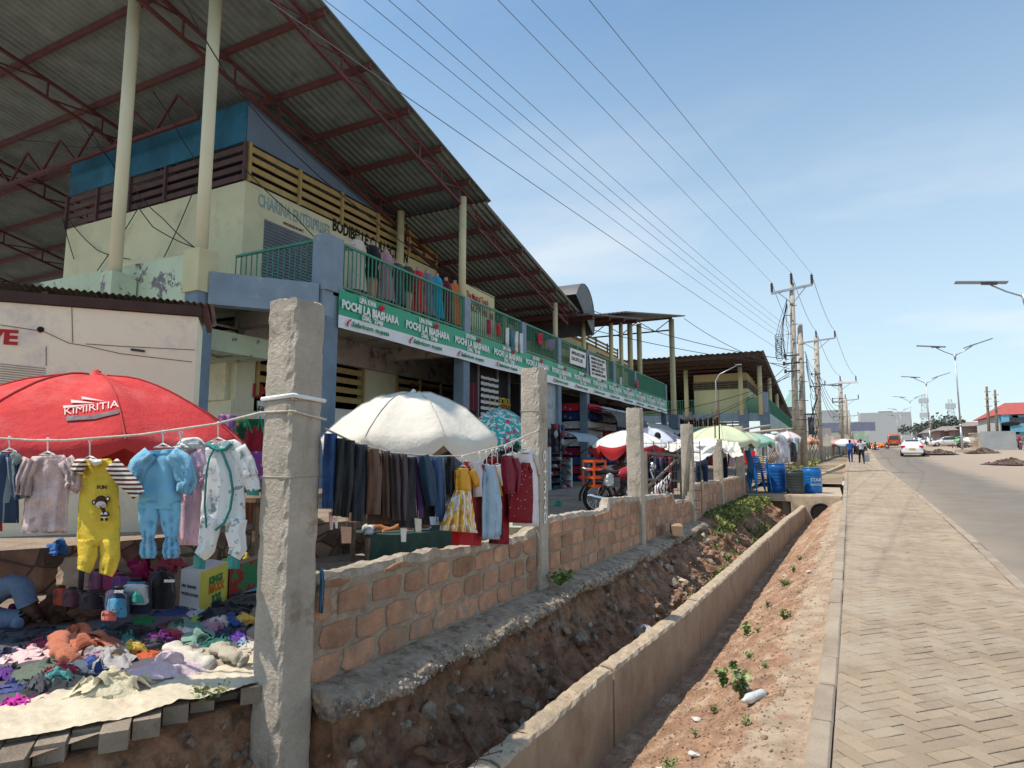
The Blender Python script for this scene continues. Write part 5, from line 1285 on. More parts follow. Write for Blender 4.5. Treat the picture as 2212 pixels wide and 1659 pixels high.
# timber poles on the right
for (x,yt,yb,Y,lb) in ((2134,835,967,86,'leaning timber pole in front of the grey fence, the taller of two'),(2152,842,966,90,'thinner timber pole just right of the taller one'),(2013,916,966,130,'short timber pole behind the third lamp'),(2054,920,965,125,'short timber pole right of the far trees')):
    p=at(x-3,yt,Y=Y);q=at(x+4,yb,Y=Y);mb=MB();mb.tube([(q.x,Y,G(Y)-.3),(p.x,Y,p.z)],[.17,.11],8)
    for k in range(3): mb.box((p.x,Y-.2,p.z-.6-k*.8),(.6,.06,.06))
    tag(mb.build('timber_pole',MT['wood']),lb,'pole')
def wire(a,b,sag,r,label,group='overhead wires',n=26,ext=0,mt='wire'):
    a=Vector(a);b=Vector(b)
    if ext: a=a+(a-b)*ext
    pts=[a.lerp(b,i/n)+Vector((0,0,-sag*4*(i/n)*(1-i/n))) for i in range(n+1)]
    mb=MB();mb.tube(pts,r,5,False);return tag(mb.build('overhead_wire',MT[mt]),label,'wire',group)
# three high wires arriving from behind the viewer
for k,(x0,lb) in enumerate(((1076,'left wire of the three running to the tall pole crossarm'),(1148,'middle wire of the three running to the tall pole crossarm'),(1273,'right wire of the three running to the tall pole crossarm'))):
    a=at(x0,0,Z=9.3);wire(a,T1[k],.0,.007,lb,ext=.15)
    wire(T1[k],T2[k],.5,.014,lb.replace('running to','running on beyond'));wire(T2[k],T3[k],.8,.016,lb.replace('running to the tall pole crossarm','hung between the second and third poles'))
# lower service wires
low=Vector((p1.x-.25,35.8,p1.z-2.6))
for k,(x0,dz,lb) in enumerate(((722,-.1,'lowest of the four fanned service wires'),(806,.2,'second of the four fanned service wires'),(858,.5,'third of the four fanned service wires'),(918,.8,'topmost of the four fanned service wires'))):
    a=at(x0,0,Z=8.2);wire(a,low+Vector((0,0,dz-.6)),.25,.006,lb,ext=.15)
a=at(585,0,Z=7.2);wire(a,Vector((p1.x-.2,35.8,p1.z-4.0)),.1,.0075,'long wire crossing in front of the red roof trusses to the pole',ext=.1)
for k,(x,y,Y,dz,lb) in enumerate(((1090,660,24,-4.4,'sagging cable from the balcony roof to the nearest pole'),(1250,660,26,-4.1,'cable leaving the sheet metal drum'),(1478,688,39,-4.6,'cable leaving the flat roof corner'),(1450,930,38,-4.9,'cable rising from the awning end'),(1380,895,33,-5.0,'cable from the banner end to the pole'),(1500,905,60,-4.8,'cable from the market hall to the pole'),(1620,840,64,-4.3,'short cable from the market hall roof post'))):
    wire(at(x,y,Y=Y),Vector((p1.x-.3,35.8,p1.z+dz)),.35,.017,lb,mt='cord',group='dark cables gathered at the nearest pole')
for k in range(4):
    wire(Vector((p1b.x+.2,36.6,p1b.z-1.5-k*.25)),Vector((p2.x-.2,57.8,p2.z-3-k*.4)),.8+.2*k,.015,['topmost','second','third','lowest'][k]+' low cable strung between the first two utility poles',mt='cord',group='low cables between poles')
    wire(Vector((p2.x,57.8,p2.z-3-k*.4)),Vector((p3.x-.2,81.8,p3.z-3-k*.4)),.8+.2*k,.018,['topmost','second','third','lowest'][k]+' low cable strung between the second and third poles',mt='cord',group='low cables between poles')
# dangling loops at pole 1
mb=MB()
for k in range(7):
    r=random.Random(k);a=Vector((p1.x-.25,35.75,p1.z-.8-r.random()*.5));b=Vector((p1.x-.45,35.75,p1.z-3.3-r.random()));c=Vector((p1.x-.9*r.random()-.2,35.7,p1.z-2.6-r.random()));mb.tube([a,(a+c)/2+Vector((-.1,0,-.2)),c,(c+b)/2,b],.012,4,False)
for k in range(10):
    r=random.Random(k+30);cz=p1.z-2.9-.12*k;cx=p1.x-.75-.05*r.random();mb.tube([Vector((cx+.16*math.cos(t),35.7+.05*k*.3,cz+.18*math.sin(t))) for t in [i*.7 for i in range(10)]],.014,4,False)
for k in range(8):
    r=random.Random(k+60);x=p1b.x+.3+.3*r.random();z=p1b.z-1.6-r.random()*5;mb.tube([Vector((x,36.3,z)),Vector((x+.25*r.random(),36.2,z-1)),Vector((x-.2,36.2,z-2.2))],.014,4,False)
mb.build('cable_tangle',MT['cord'],P1)
# cables draped over the left facade
for i,pts in enumerate((((395,0),(520,205),(700,390),(1080,650)),((0,290),(100,305),(225,318)),((270,90),(360,240),(440,370)),((120,180),(240,350),(330,490),(455,545)),((200,290),(300,420),(350,470),(440,548)),((525,360),(640,470),(720,550)),((135,470),(160,560)),((145,470),(210,540),(280,560)),((425,395),(355,555)),((310,430),(210,585)))):
    mb=MB();Yp=[8.7,8.6,8.9,8.75,8.8,9.2,9.3,9.3,9.3,9.3][i]
    if i==0: q=[at(x,y,X=-8.9) for x,y in pts]
    else: q=[at(x,y,Y=Yp if i!=5 else 9.3+k*.7) for k,(x,y) in enumerate(pts)]
    # smooth resample
    S=[]
    for a_,b_ in zip(q,q[1:]):
        for j in range(6):
            f=j/6;S.append(a_.lerp(b_,f)+Vector((0,0,-.06*math.sin(math.pi*f)*(b_-a_).length*.5)))
    S.append(q[-1]);mb.tube(S,.012 if i!=1 else .009,5,False);mb.build('facade_cable',MT['cord'],mk)
# ================================================================= market goods
fwh=Vector((-math.sin(yaw),math.cos(yaw),0))
def Dp(D,off=0):
    """vertical plane facing the viewer's street corner at distance D"""
    def f(x,y,o=0.0):
        r=fw+rt*((x-CX_)/F_)+upv*((CY_-y)/F_);return Vector((0,0,H_))+r*((D-off-o)/r.dot(fwh))
    return f
def Xp(X):
    def f(x,y,o=0.0): 
        return at(x,y,X=X+o)
    return f
def ftube(mb,pf,spine,th,fold=.012,ff=9,n=22,sub=5,seed=0,closeb=False,hem=.0,mtf=None,flat=1.0):
    """flattened cloth tube; spine = [(x,y,width)] in picture units on plane pf"""
    S=[]
    for a,b in zip(spine,spine[1:]):
        for i in range(sub):
            f=i/sub;f2=f;S.append([a[k]+(b[k]-a[k])*f2 for k in range(3)])
    S.append(list(spine[-1]))
    rows=[];m=len(S)
    for i,(x,y,w) in enumerate(S):
        a=S[max(0,i-1)];b=S[min(m-1,i+1)];dx,dy=b[0]-a[0],b[1]-a[1];L=math.hypot(dx,dy) or 1;nx,ny=dy/L,-dx/L
        if len(spine[0])>3: pass
        rg=[]
        for j in range(n):
            ph=2*math.pi*j/n;c=math.cos(ph);s=math.sin(ph)
            px=x+nx*w/2*c;py=y+ny*w/2*c
            o=th*s*(1-.35*abs(c))+fold*(math.sin(ff*c+seed*1.7+1.3*nz(i*.15,seed))*(.25+.75*i/m)+1.1*nz(c*2.1,i*.30+seed*3,seed)+.5*nz(c*5,i*.7,seed+9))*(1 if s>=0 else -.4)
            rg.append(pf(px+.5*w*.05*nz(i*.5,seed,2),py,o))
        rows.append(rg)
    vs=[p for r in rows for p in r]
    fs=[(i*n+j,i*n+(j+1)%n,(i+1)*n+(j+1)%n,(i+1)*n+j) for i in range(m-1) for j in range(n)]
    fs.append(tuple(range(n-1,-1,-1)));fs.append(tuple(range((m-1)*n,m*n)))
    sm=mb.smooth;mb.smooth=True;mb.add(vs,fs);mb.smooth=sm
def hanger(parent,pf,x,y,w,m=None,rope_y=None):
    mb=MB();ry=rope_y if rope_y is not None else y-14
    mb.tube([pf(x+3,ry+2),pf(x+4,ry-3),pf(x,ry-5),pf(x-3,ry-1),pf(x,ry+5),pf(x,y)],.0035,6)
    mb.tube([pf(x,y),pf(x-w/2,y+w*.22),pf(x+w/2,y+w*.22),pf(x,y)],.005,6)
    mb.build('hanger',m or MT['white'],parent)
# ---- ropes
def rope(pts,r,label):
    mb=MB();mb.tube(pts,r,6,False);return tag(mb.build('rope',MT['rope']),label,'rope')
A_=Dp(3.2)
rope([A_(-60,944),A_(0,947),A_(70,951),A_(143,951),A_(304,939),A_(465,916),Vector((PX-.11,2.29,A_(592,891).z)),Vector((PX+.11,2.29,A_(592,891).z+.0)),Vector((PX+.11,2.52,A_(592,891).z-.03))],.0065,'pale rope tied around the near post with baby clothes hanging from it')
B_=Xp(-2.38)
rope([B_(700,925),B_(770,958),B_(843,978),B_(940,986),B_(1004,984),B_(1092,961),B_(1145,937),B_(1168,927)],.006,'tan rope between the near post and the numbered post')
# ---- baby clothes at left
def garm(name,label,cat,pf,x,y): 
    t=thing(name,label,cat,pf(x,y));return t
white_print=dots('white_palm_print',(.74,.74,.72),(.74,.74,.72),8,.2,extra=[((.30,.36,.34),26,.60,.64)])
t=garm('baby_romper','white baby romper with green edging and grey palm print, nearest the post','romper',A_,480,960)
mb=MB();ftube(mb,A_,[(482,953,52),(484,965,80),(484,1000,84),(483,1060,92),(482,1110,98),(482,1135,96)],.020,seed=1,fold=.010);mb.build('body',white_print,t)
for k,(x0,x1,xe) in enumerate(((452,446,437),(508,515,505))):
    mb=MB();ftube(mb,A_,[(x0+4,1120,46),(x0,1150,44),(x1,1185,38),(xe if k else 432,1203,30)],.035,seed=2+k,fold=.008);mb.build('leg',white_print,t)
    mb=MB();ftube(mb,A_,[(xe if k else 432,1200,27),((xe if k else 430),1229,26)],.02,seed=k,fold=.004);mb.build('cuff',fabric((.06,.27,.24)),t)
mb=MB();ftube(mb,A_,[(512,968,40),(530,1000,42),(540,1030,38)],.04,seed=4);mb.build('sleeve',white_print,t)
mb=MB();ftube(mb,A_,[(536,1024,34),(545,1045,36),(549,1060,30)],.03,seed=4,fold=.003);mb.build('cuff',white_print,t)
mb=MB();ftube(mb,A_,[(547,1056,28),(546,1070,27)],.03,seed=4,fold=.003);mb.build('cuff',fabric((.06,.27,.24)),t)
mb=MB();mb.tube([A_(x,y,.036) for x,y in((470,964),(483,984),(497,1020),(503,1060),(497,1100),(484,1130),(466,1145))],.010,6,sq=.6);mb.tube([A_(x,y,.034) for x,y in((466,964),(452,990),(446,1020),(442,1090),(446,1140))],.007,6,sq=.6)
mb.tube([A_(x,y,.03) for x,y in((448,956),(456,966),(472,972),(488,970),(500,958))],.016,8,sq=.6);mb.build('green_piping',fabric((.05,.24,.22)),t)
hanger(t,A_,471,945,40,rope_y=916)
t=garm('hooded_romper','pink hooded quilted baby suit half behind the blue one','romper',A_,420,960)
pk=fabric((.78,.50,.60))
mb=MB();ftube(mb,Dp(3.3),[(418,960,46),(420,985,66),(420,1040,62),(412,1100,60),(410,1178,58)],.020,seed=7,fold=.015);mb.build('body',pk,t)
mb=MB();ftube(mb,Dp(3.22),[(428,972,40),(445,1005,50),(450,1035,44),(442,1050,34)],.020,seed=8,fold=.015);mb.build('sleeve',pk,t)
mb=MB();ftube(mb,Dp(3.24),[(385,975,26),(400,960,28),(425,958,28),(440,968,20)],.04,seed=8,fold=.015);mb.build('hood_lining',fabric((.72,.68,.66)),t)
hanger(t,A_,390,958,40,rope_y=936)
pb=dots('blue_applique_cloth',(.20,.46,.64),(.20,.46,.64),8,.1,extra=[((.60,.50,.36),16,.70,.72),((.60,.25,.30),19,.72,.74)])
t=garm('padded_romper','sky blue quilted baby romper with frilly gathered ankles','romper',A_,345,970)
mb=MB();ftube(mb,Dp(3.14),[(345,972,60),(346,985,84),(345,1030,84),(345,1075,90),(344,1100,92)],.024,seed=11,fold=.02,ff=5);mb.build('body',pb,t)
for k,(x0,x1) in enumerate(((321,320),(368,370))):
    mb=MB();ftube(mb,Dp(3.14),[(x0,1085,48),(x0,1125,44),(x1,1158,30),(x1,1163,24),(x1,1175,36),(x1,1195,40),(x1,1206,30)],.020,seed=12+k,fold=.016,sub=7);mb.build('leg',pb,t)
for k,(s) in enumerate(([(325,978,34),(300,1005,44),(288,1040,40),(290,1060,30)],[(368,978,34),(392,1000,50),(404,1040,46),(396,1066,34)])):
    mb=MB();ftube(mb,Dp(3.12),s,.045,seed=15+k,fold=.018);mb.build('sleeve',fabric((.22,.48,.66)),t)
hanger(t,A_,352,958,40,rope_y=935)
ye=mat('yellow_fleece',(.80,.58,.075),var=.08,vs=9,rough=.9,bump=.25,bs=70,spec=.1,dirt=[((.85,.78,.40),22,.70,.74)])
st_=stripe('brown_striped_knit',((.10,.035,.03),(.72,.66,.58)),2,.021)
t=garm('baby_romper','yellow fleece baby romper with brown striped sleeves and a monkey face patch','romper',A_,215,1000)
mb=MB();ftube(mb,Dp(3.1),[(212,992,50),(213,1005,74),(214,1050,82),(214,1110,92),(213,1160,94),(213,1180,94)],.020,seed=21,fold=.012,ff=6);mb.build('body',ye,t)
for k,s in enumerate(([(190,1165,46),(190,1200,44),(184,1222,36),(180,1234,28)],[(236,1165,46),(238,1200,44),(233,1225,40),(228,1242,30)])):
    mb=MB();ftube(mb,Dp(3.1),s,.035,seed=22+k,fold=.008);mb.build('leg',ye,t)
for k,s in enumerate(([(184,996,22),(172,1005,30),(164,1020,28)],[(240,1000,34),(265,1030,40),(290,1055,36),(300,1070,30)])):
    mb=MB();ftube(mb,Dp(3.06),s,.035,seed=24+k,fold=.006);mb.build('sleeve',st_,t)
mb=MB();ftube(mb,Dp(3.06),[(192,993,8),(205,1000,14),(220,996,10)],.03,seed=3,fold=.004);mb.build('collar',fabric((.70,.66,.56)),t)
# monkey patch
mk_br=fabric((.07,.025,.02));mk_cr=fabric((.66,.58,.50));pm=Dp(3.1)
def disc(mb,pf,x,y,rx,ry,o,n=18,sq=0):
    vs=[pf(x+rx*math.cos(2*math.pi*i/n),y+ry*math.sin(2*math.pi*i/n),o) for i in range(n)];c=pf(x,y,o+.004);mb.add(vs+[c],[(i,(i+1)%n,n) for i in range(n)])
mb=MB();disc(mb,pm,219,1083,14,13,.044);disc(mb,pm,203,1085,5,6,.042);disc(mb,pm,233,1078,5,6,.042)
mb.tube([pm(x,y,.044) for x,y in((218,1094),(224,1102),(226,1112))],.008,6);mb.tube([pm(232,1105,.044),pm(235,1114,.044)],.005,6);mb.tube([pm(220,1119,.044),pm(220,1125,.044)],.007,6);mb.tube([pm(230,1119,.044),pm(230,1125,.044)],.007,6);mb.build('monkey_patch',mk_br,t)
mb=MB();disc(mb,pm,218,1090,11,7.5,.049);disc(mb,pm,203,1085,2.5,3,.048);disc(mb,pm,233,1078,2.5,3,.048)
mb.build('monkey_muzzle',mk_cr,t)
mb=MB();disc(mb,pm,225,1112,8,8,.048);mb.build('monkey_shirt',st_,t)
mb=MB()
for x in(214,224): disc(mb,pm,x,1079,1.3,1.8,.053,10)
mb.tube([pm(212,1092,.056),pm(218,1095,.057),pm(225,1091,.056)],.0012,5);mb.build('monkey_face',MT['black'],t)
mb=MB();p=pm(209,1056,.040);textmesh(mb,'FUN',.024,p,rt,(0,0,1),off=.03);mb.build('lettering',mk_br,t)
hanger(t,A_,194,985,40,rope_y=952)
fur=mat('pink_fur',(.80,.60,.57),var=.1,vs=14,rough=1,bump=1,bs=38,spec=.05,sheen=.4)
t=garm('fur_coat','pale pink fluffy child coat hanging second from the left edge','coat',A_,105,990)
for nm,s in (('body',[(104,984,70),(105,1005,94),(104,1060,92),(98,1110,98),(95,1148,100),(95,1152,90)]),('sleeve',[(66,992,36),(50,1030,42),(48,1070,36)]),('sleeve',[(140,992,36),(158,1020,42),(160,1045,38),(152,1060,34)])):
    mb=MB();ftube(mb,Dp(3.12 if nm=='sleeve' else 3.16),s,.05,seed=31,fold=.022,ff=11,n=30);mb.build(nm,fur,t)
hanger(t,A_,103,975,36,rope_y=951)
pla=stripe('blue_plaid',((.035,.055,.10),(.22,.26,.28)),0,.05,duty=.72)
t=garm('plaid_shirt','blue and grey plaid child shirt at the left edge of the rope','shirt',A_,20,985)
for nm,s in (('body',[(10,978,50),(5,1010,70),(5,1130,72)]),('sleeve',[(28,985,34),(38,1040,36),(45,1078,34)])):
    mb=MB();ftube(mb,Dp(3.2 if nm=='body' else 3.13),s,.04,seed=33,fold=.012);mb.build(nm,pla,t)
mb=MB();ftube(mb,Dp(3.1),[(26,978,14),(36,990,22),(30,1005,12)],.02,seed=33,fold=.006);mb.build('collar',fabric((.25,.28,.27)),t)
hanger(t,A_,20,968,36,rope_y=948)
t=garm('red_garment','red garment just peeking in at the left edge','garment',A_,-10,1080)
mb=MB();ftube(mb,Dp(3.2),[(-14,1060,36),(-12,1110,36),(-12,1148,34)],.03,seed=35);mb.build('body',fabric((.55,.02,.02)),t)
# ---- trousers and shirts between the posts
def U(u,v): return (594+.293*u,756+.293*v)
def hang(nm,label,cat,X,pieces,mts,hg=None):
    x,y=U(*pieces[0][0][:2]);pf=Xp(X);t=thing(nm,label,cat,pf(x,y),'trousers folded over the rope' if nm in('trousers','jeans') else 'shirts and dresses on hangers')
    for i,pc in enumerate(pieces):
        mb=MB();sp=[(594+.293*a,756+.293*b,.293*w) for a,b,w in pc];ftube(mb,pf,sp,.03 if cat!='trousers' else .045,seed=hash_(label)+i,fold=.010 if cat!='trousers' else .013,ff=5 if cat=='trousers' else 9,n=20,sub=4)
        mb.build(('leg' if cat=='trousers' else ('body' if i==0 else 'sleeve')),mts[i if i<len(mts) else -1],t)
    if hg: hanger(t,pf,*U(hg[0],hg[1]),16,rope_y=U(0,hg[2])[1])
    return t
def hash_(s): return sum(ord(c)*(i+1) for i,c in enumerate(s))%97
jn=mat('ripped_blue_denim',(.03,.075,.20),var=.25,vs=9,bump=.2,bs=80,dirt=[((.35,.42,.50),15,.70,.74)])
jb=mat('ripped_black_denim',(.035,.038,.04),var=.3,vs=10,bump=.2,bs=80,dirt=[((.14,.14,.14),12,.62,.70)])
FB=lambda r,g,b:fabric((r,g,b))
tr=[('ripped blue jeans nearest the tall post','jeans',-2.34,[[(412,615,95),(408,800,110),(402,1165,112)],],[jn]),
('faded black ripped jeans beside the blue pair','jeans',-2.33,[[(490,650,70),(480,900,80),(455,1225,70)],[(555,665,70),(545,900,80),(522,1235,66)]],[jb]),
('dark navy trousers, third pair from the near post','trousers',-2.35,[[(632,695,100),(628,900,115),(612,1262,110)]],[FB(.02,.024,.035)]),
('mid brown trousers with a loose hem','trousers',-2.33,[[(720,728,88),(735,950,110),(725,1212,110)]],[FB(.13,.07,.045)]),
('narrow chocolate brown trousers','trousers',-2.36,[[(812,745,70),(822,900,74),(828,1238,70)]],[FB(.10,.055,.04)]),
('dark taupe trousers in the middle of the rope','trousers',-2.33,[[(885,765,76),(895,950,90),(905,1258,84)],[(945,768,60),(952,950,60),(950,1258,56)]],[FB(.055,.04,.042)]),
('black trousers hanging lower than their neighbours','trousers',-2.37,[[(1005,790,90),(990,1000,110),(965,1310,110)]],[FB(.016,.017,.022)]),
('purple trousers showing as a narrow strip','trousers',-2.39,[[(1035,785,60),(1060,950,56),(1070,1240,54)]],[FB(.065,.02,.14)]),
('dark indigo jeans with pale stitching','jeans',-2.33,[[(1090,778,90),(1130,950,120),(1160,1150,96)],],[FB(.016,.045,.085)]),
('royal blue jeans beside the indigo pair','jeans',-2.35,[[(1190,790,90),(1205,1000,100),(1222,1268,70)]],[FB(.035,.08,.19)]),
('pale blue trousers seen as a thin strip','trousers',-2.38,[[(1242,795,50),(1250,950,46),(1250,1110,46)]],[FB(.22,.36,.46)]),
('short black trousers next to the hangers','trousers',-2.34,[[(1290,786,70),(1296,900,76),(1298,1068,72)]],[FB(.014,.014,.018)])]
for lb,nm,X,pc,m in tr: hang(nm,lb,'trousers',X,pc,m)
hang('trousers','second layer of brown trousers whose hems hang below the first','trousers',-2.44,[[(770,760,220),(790,1000,250),(800,1285,240)]],[FB(.075,.045,.035)])
hang('trousers','dark jeans behind the light ones with hems near the green table','trousers',-2.44,[[(1130,790,180),(1130,1000,170),(1135,1290,170)]],[FB(.03,.035,.05)])
ylw=fabric((.72,.36,.03));ystr=stripe('orange_white_stripes',((.72,.40,.06),(.74,.70,.64)),1,.075,duty=.55)
t=hang('dress','yellow girl dress with white and orange striped skirt','dress',-2.30,[[(1385,870,80),(1385,930,125),(1388,1045,120)],[(1445,890,60),(1480,960,60),(1490,1010,40)],[(1338,885,36),(1335,930,30),(1332,985,26)]],[ylw],hg=(1385,850,795))
mb=MB();ftube(mb,Xp(-2.28),[U(1385,1035)+(.293*120,),U(1372,1150)+(.293*180,),U(1358,1260)+(.293*240,),U(1352,1340)+(.293*285,)],.05,seed=3,fold=.028,ff=14,n=40);mb.build('skirt',ystr,t)
hang('dress','long plain red dress hanging behind the yellow one','dress',-2.38,[[(1430,830,90),(1435,1000,190),(1420,1250,230),(1410,1440,220)]],[FB(.42,.012,.02)],hg=(1400,815,790))
hang('jacket','grey white sports top with red trim and blue collar','top',-2.33,[[(1480,825,110),(1500,900,110),(1520,1080,120)],[(1540,850,40),(1570,940,44),(1580,1030,34)]],[FB(.55,.54,.56),FB(.45,.02,.04)],hg=(1510,815,770))
hang('shirt','pale blue long shirt in front of the black dress','shirt',-2.31,[[(1580,850,70),(1590,950,110),(1600,1150,150),(1590,1395,130)],[(1622,1050,60),(1640,1200,66),(1640,1365,56)]],[FB(.34,.48,.60)],hg=(1560,840,760))
hang('shirt','mustard shirt glimpsed between blue and white ones','shirt',-2.37,[[(1625,850,60),(1640,950,60),(1655,1080,50)]],[ylw],hg=(1600,850,750))
hang('shirt','white shirt with navy cuff stripes','shirt',-2.36,[[(1650,845,70),(1665,900,80),(1690,1000,60)],[(1690,900,30),(1700,940,30),(1702,970,24)]],[FB(.66,.67,.70)],hg=(1640,835,740))
hang('dress','long black and dark red dress on a hanger','dress',-2.41,[[(1620,790,140),(1660,900,160),(1665,1150,130),(1650,1430,150)]],[mat('black_red_cloth',(.03,.012,.016),var=.3,vs=4,dirt=[((.25,.01,.02),2.2,.50,.52)])],hg=(1610,775,750))
hang('jacket','maroon jacket with its sleeve hanging free','jacket',-2.33,[[(1710,785,90),(1725,850,120),(1740,1000,120),(1745,1060,110)],[(1765,800,60),(1795,900,60),(1785,1050,50)]],[FB(.19,.008,.025)],hg=(1700,770,720))
hang('blouse','cream blouse behind the maroon jacket','blouse',-2.38,[[(1760,760,100),(1775,900,110),(1775,1140,110)]],[FB(.66,.60,.50)],hg=(1750,750,690))
pol=dots('maroon_polka_dots',(.19,.012,.02),(.60,.50,.47),26,.13)
hang('dress','maroon polka dot dress beside the numbered post','dress',-2.34,[[(1850,830,60),(1845,900,110),(1815,1100,180),(1808,1275,180)],[(1870,850,30),(1885,890,30),(1890,905,26)]],[pol],hg=(1850,750,700))
hang('dress','white dress with cream lace sleeves next to the numbered post','dress',-2.39,[[(1850,740,110),(1870,850,150),(1870,1100,190),(1860,1300,220)],[(1910,770,50),(1945,860,56),(1958,930,34)]],[FB(.70,.68,.72),FB(.62,.57,.50)],hg=(1830,725,680))
# price tags
for k,(u0,v0,u1,v1,c,lb) in enumerate(((535,1200,605,1270,(.50,.30,.20),'small tan card tag below the black jeans'),(485,1300,565,1425,(.50,.30,.20),'large tan card tag hanging lowest under the jeans'),(925,1315,970,1415,(.70,.68,.64),'white tag hanging over the shoe table'),(1030,1240,1082,1340,(.66,.60,.50),'cream tag below the purple trousers'),(400,1195,432,1325,(.60,.40,.40),'white and red patterned tag under the blue jeans'),(440,1235,466,1315,(.70,.69,.64),'narrow white tag beside the patterned one'),(1140,1230,1225,1290,(.45,.50,.56),'pale grey label strip under the indigo jeans'))):
    mb=MB();q=[B_(*U(a,b),.06) for a,b in((u0,v0),(u1,v0+6*(k%2)),(u1-4,v1),(u0+8,v1))];mb.add(q+[p+Vector((-.004,0,0)) for p in q],[(0,1,2,3),(7,6,5,4)]);mb.tube([B_(*U((u0+u1)/2,v0),.06),B_(*U((u0+u1)/2,v0-60),.04)],.0015,4)
    tag(mb.build('price_tag',fabric(c)),lb,'tag')
# blue cloth scrap at the post foot
mb=MB();ftube(mb,Xp(-2.36),[(694,1225,8),(696,1260,11),(693,1325,9)],.015,seed=3);tag(mb.build('cloth_strip',FB(.09,.20,.32)),'narrow blue cloth strip hanging between the near post and the wall','cloth')
# ---- umbrellas
def umbrella(c,r,zr_,za,label,cols,group='market umbrellas',valance=.16,tiltx=0,tilty=0,nrib=8,zb=.5,rot=.2,seed=0,thick=.018,pole=True,loose=0,patches=None):
    t=thing('market_umbrella',label,'umbrella',(c[0],c[1],zb),group)
    mb=MB();mb.smooth=True;H=za-zr_;nt_,nr=nrib*6,14
    def pt(i,k):
        th=2*math.pi*i/nt_+rot;ph=(i%6)/6;sag=math.sin(math.pi*ph)
        f=k/nr
        rr=r*f*(1-.055*sag*f*f);z=zr_+H*(1-f**2.1)-.14*sag*f*(1-.55*f)
        x=rr*math.cos(th);y=rr*math.sin(th);z+=x*tiltx+y*tilty+.008*fbm(x*2,y*2,seed,1.6)+loose*.03*fbm(x*3,y*3,seed,2)
        return Vector((c[0]+x,c[1]+y,z))
    vs=[pt(i,k) for i in range(nt_) for k in range(nr+1)];fs=[];
    for i in range(nt_):
        mb.mi=(i//6)%len(cols)
        for k in range(nr):
            j=(i+1)%nt_;mb.add([vs[i*(nr+1)+k],vs[j*(nr+1)+k],vs[j*(nr+1)+k+1],vs[i*(nr+1)+k+1]],[(0,1,2,3)])
    # valance
    vcols=patches if patches else None
    for i in range(nt_):
        mb.mi=(len(cols) if vcols else (i//6)%len(cols))
        j=(i+1)%nt_;a=vs[i*(nr+1)+nr];b=vs[j*(nr+1)+nr]
        def dn(p,q,i_): 
            s=math.sin(math.pi*((i_%6)/6));d=Vector((p.x-c[0],p.y-c[1],0)).normalized()
            return p+Vector((0,0,-valance*(.55+.75*s+.2*nz(i_*.37,seed))))-d*(.03+.02*nz(i_*.8,seed,4))
        m1=dn(a,0,i);m2=dn(b,0,i+1 if (i+1)%nt_ else 0)
        mb.add([a,b,a.lerp(m1,.5)+Vector((0,0,0)),b.lerp(m2,.5),m1,m2],[(0,1,3,2),(2,3,5,4)])
    bm=bmesh.new();o=mb.build('canopy',list(cols)+([vcols] if vcols else []),t);bm.from_mesh(o.data);bmesh.ops.remove_doubles(bm,verts=bm.verts,dist=.0005);bm.to_mesh(o.data);bm.free()
    if pole:
        mb=MB();mb.tube([(c[0],c[1],zb-.02),(c[0],c[1],za+.0)],.019,8);mb.build('pole',mat('grey_pole',(.16,.15,.14),rough=.5),t)
        for k in range(nrib):
            th=2*math.pi*k/nrib+rot;mb=MB();d=Vector((math.cos(th),math.sin(th),0))
            pts=[Vector((c[0],c[1],0))+d*(r*f)+Vector((0,0,zr_+H*(1-f**2.1)-.015+d.x*r*f*tiltx+d.y*r*f*tilty)) for f in (.02,.35,.7,.98)];mb.tube(pts,.005,5);mb.tube([Vector((c[0],c[1],zr_+.05)),pts[1]],.005,5);mb.build('rib',_m['grey_pole'],t)
    mb=MB()
    for k in range(nrib): mb.tube([vs[(k*6)*(nr+1)+q]+Vector((0,0,.004)) for q in range(1,nr+1)],.006 if r<2 else .01,4,False)
    mb.build('seam',mat('seam_'+cols[0].name,tuple(min(.8,q_*.72+.03) for q_ in (.5,.48,.42)) if cols[0].name!='faded_red_canvas' else (.40,.04,.045),bump=0),t)
    mb=MB();mb.lathe([(.0,.05),(.03,.03),(.035,-.01),(.06,-.02)],(c[0],c[1],za),10);mb.build('finial',cols[0],t)
    return t
redc=mat('faded_red_canvas',(.60,.06,.06),var=.10,vs=2,rough=.85,bump=.35,bs=6,spec=.1,dirt=[((.68,.20,.18),1.1,.46,.75),((.45,.05,.05),5,.62,.75)])  # pink patches mix fading with a highlight painted into the canvas colour
c1=at(150,1325,Z=.5)
u1=umbrella((c1.x+.02,c1.y+.05),1.11,1.70,2.20,'big faded red market umbrella over the clothes on the ground',[redc],valance=.10,tiltx=.0,tilty=.0,rot=.42,seed=1)
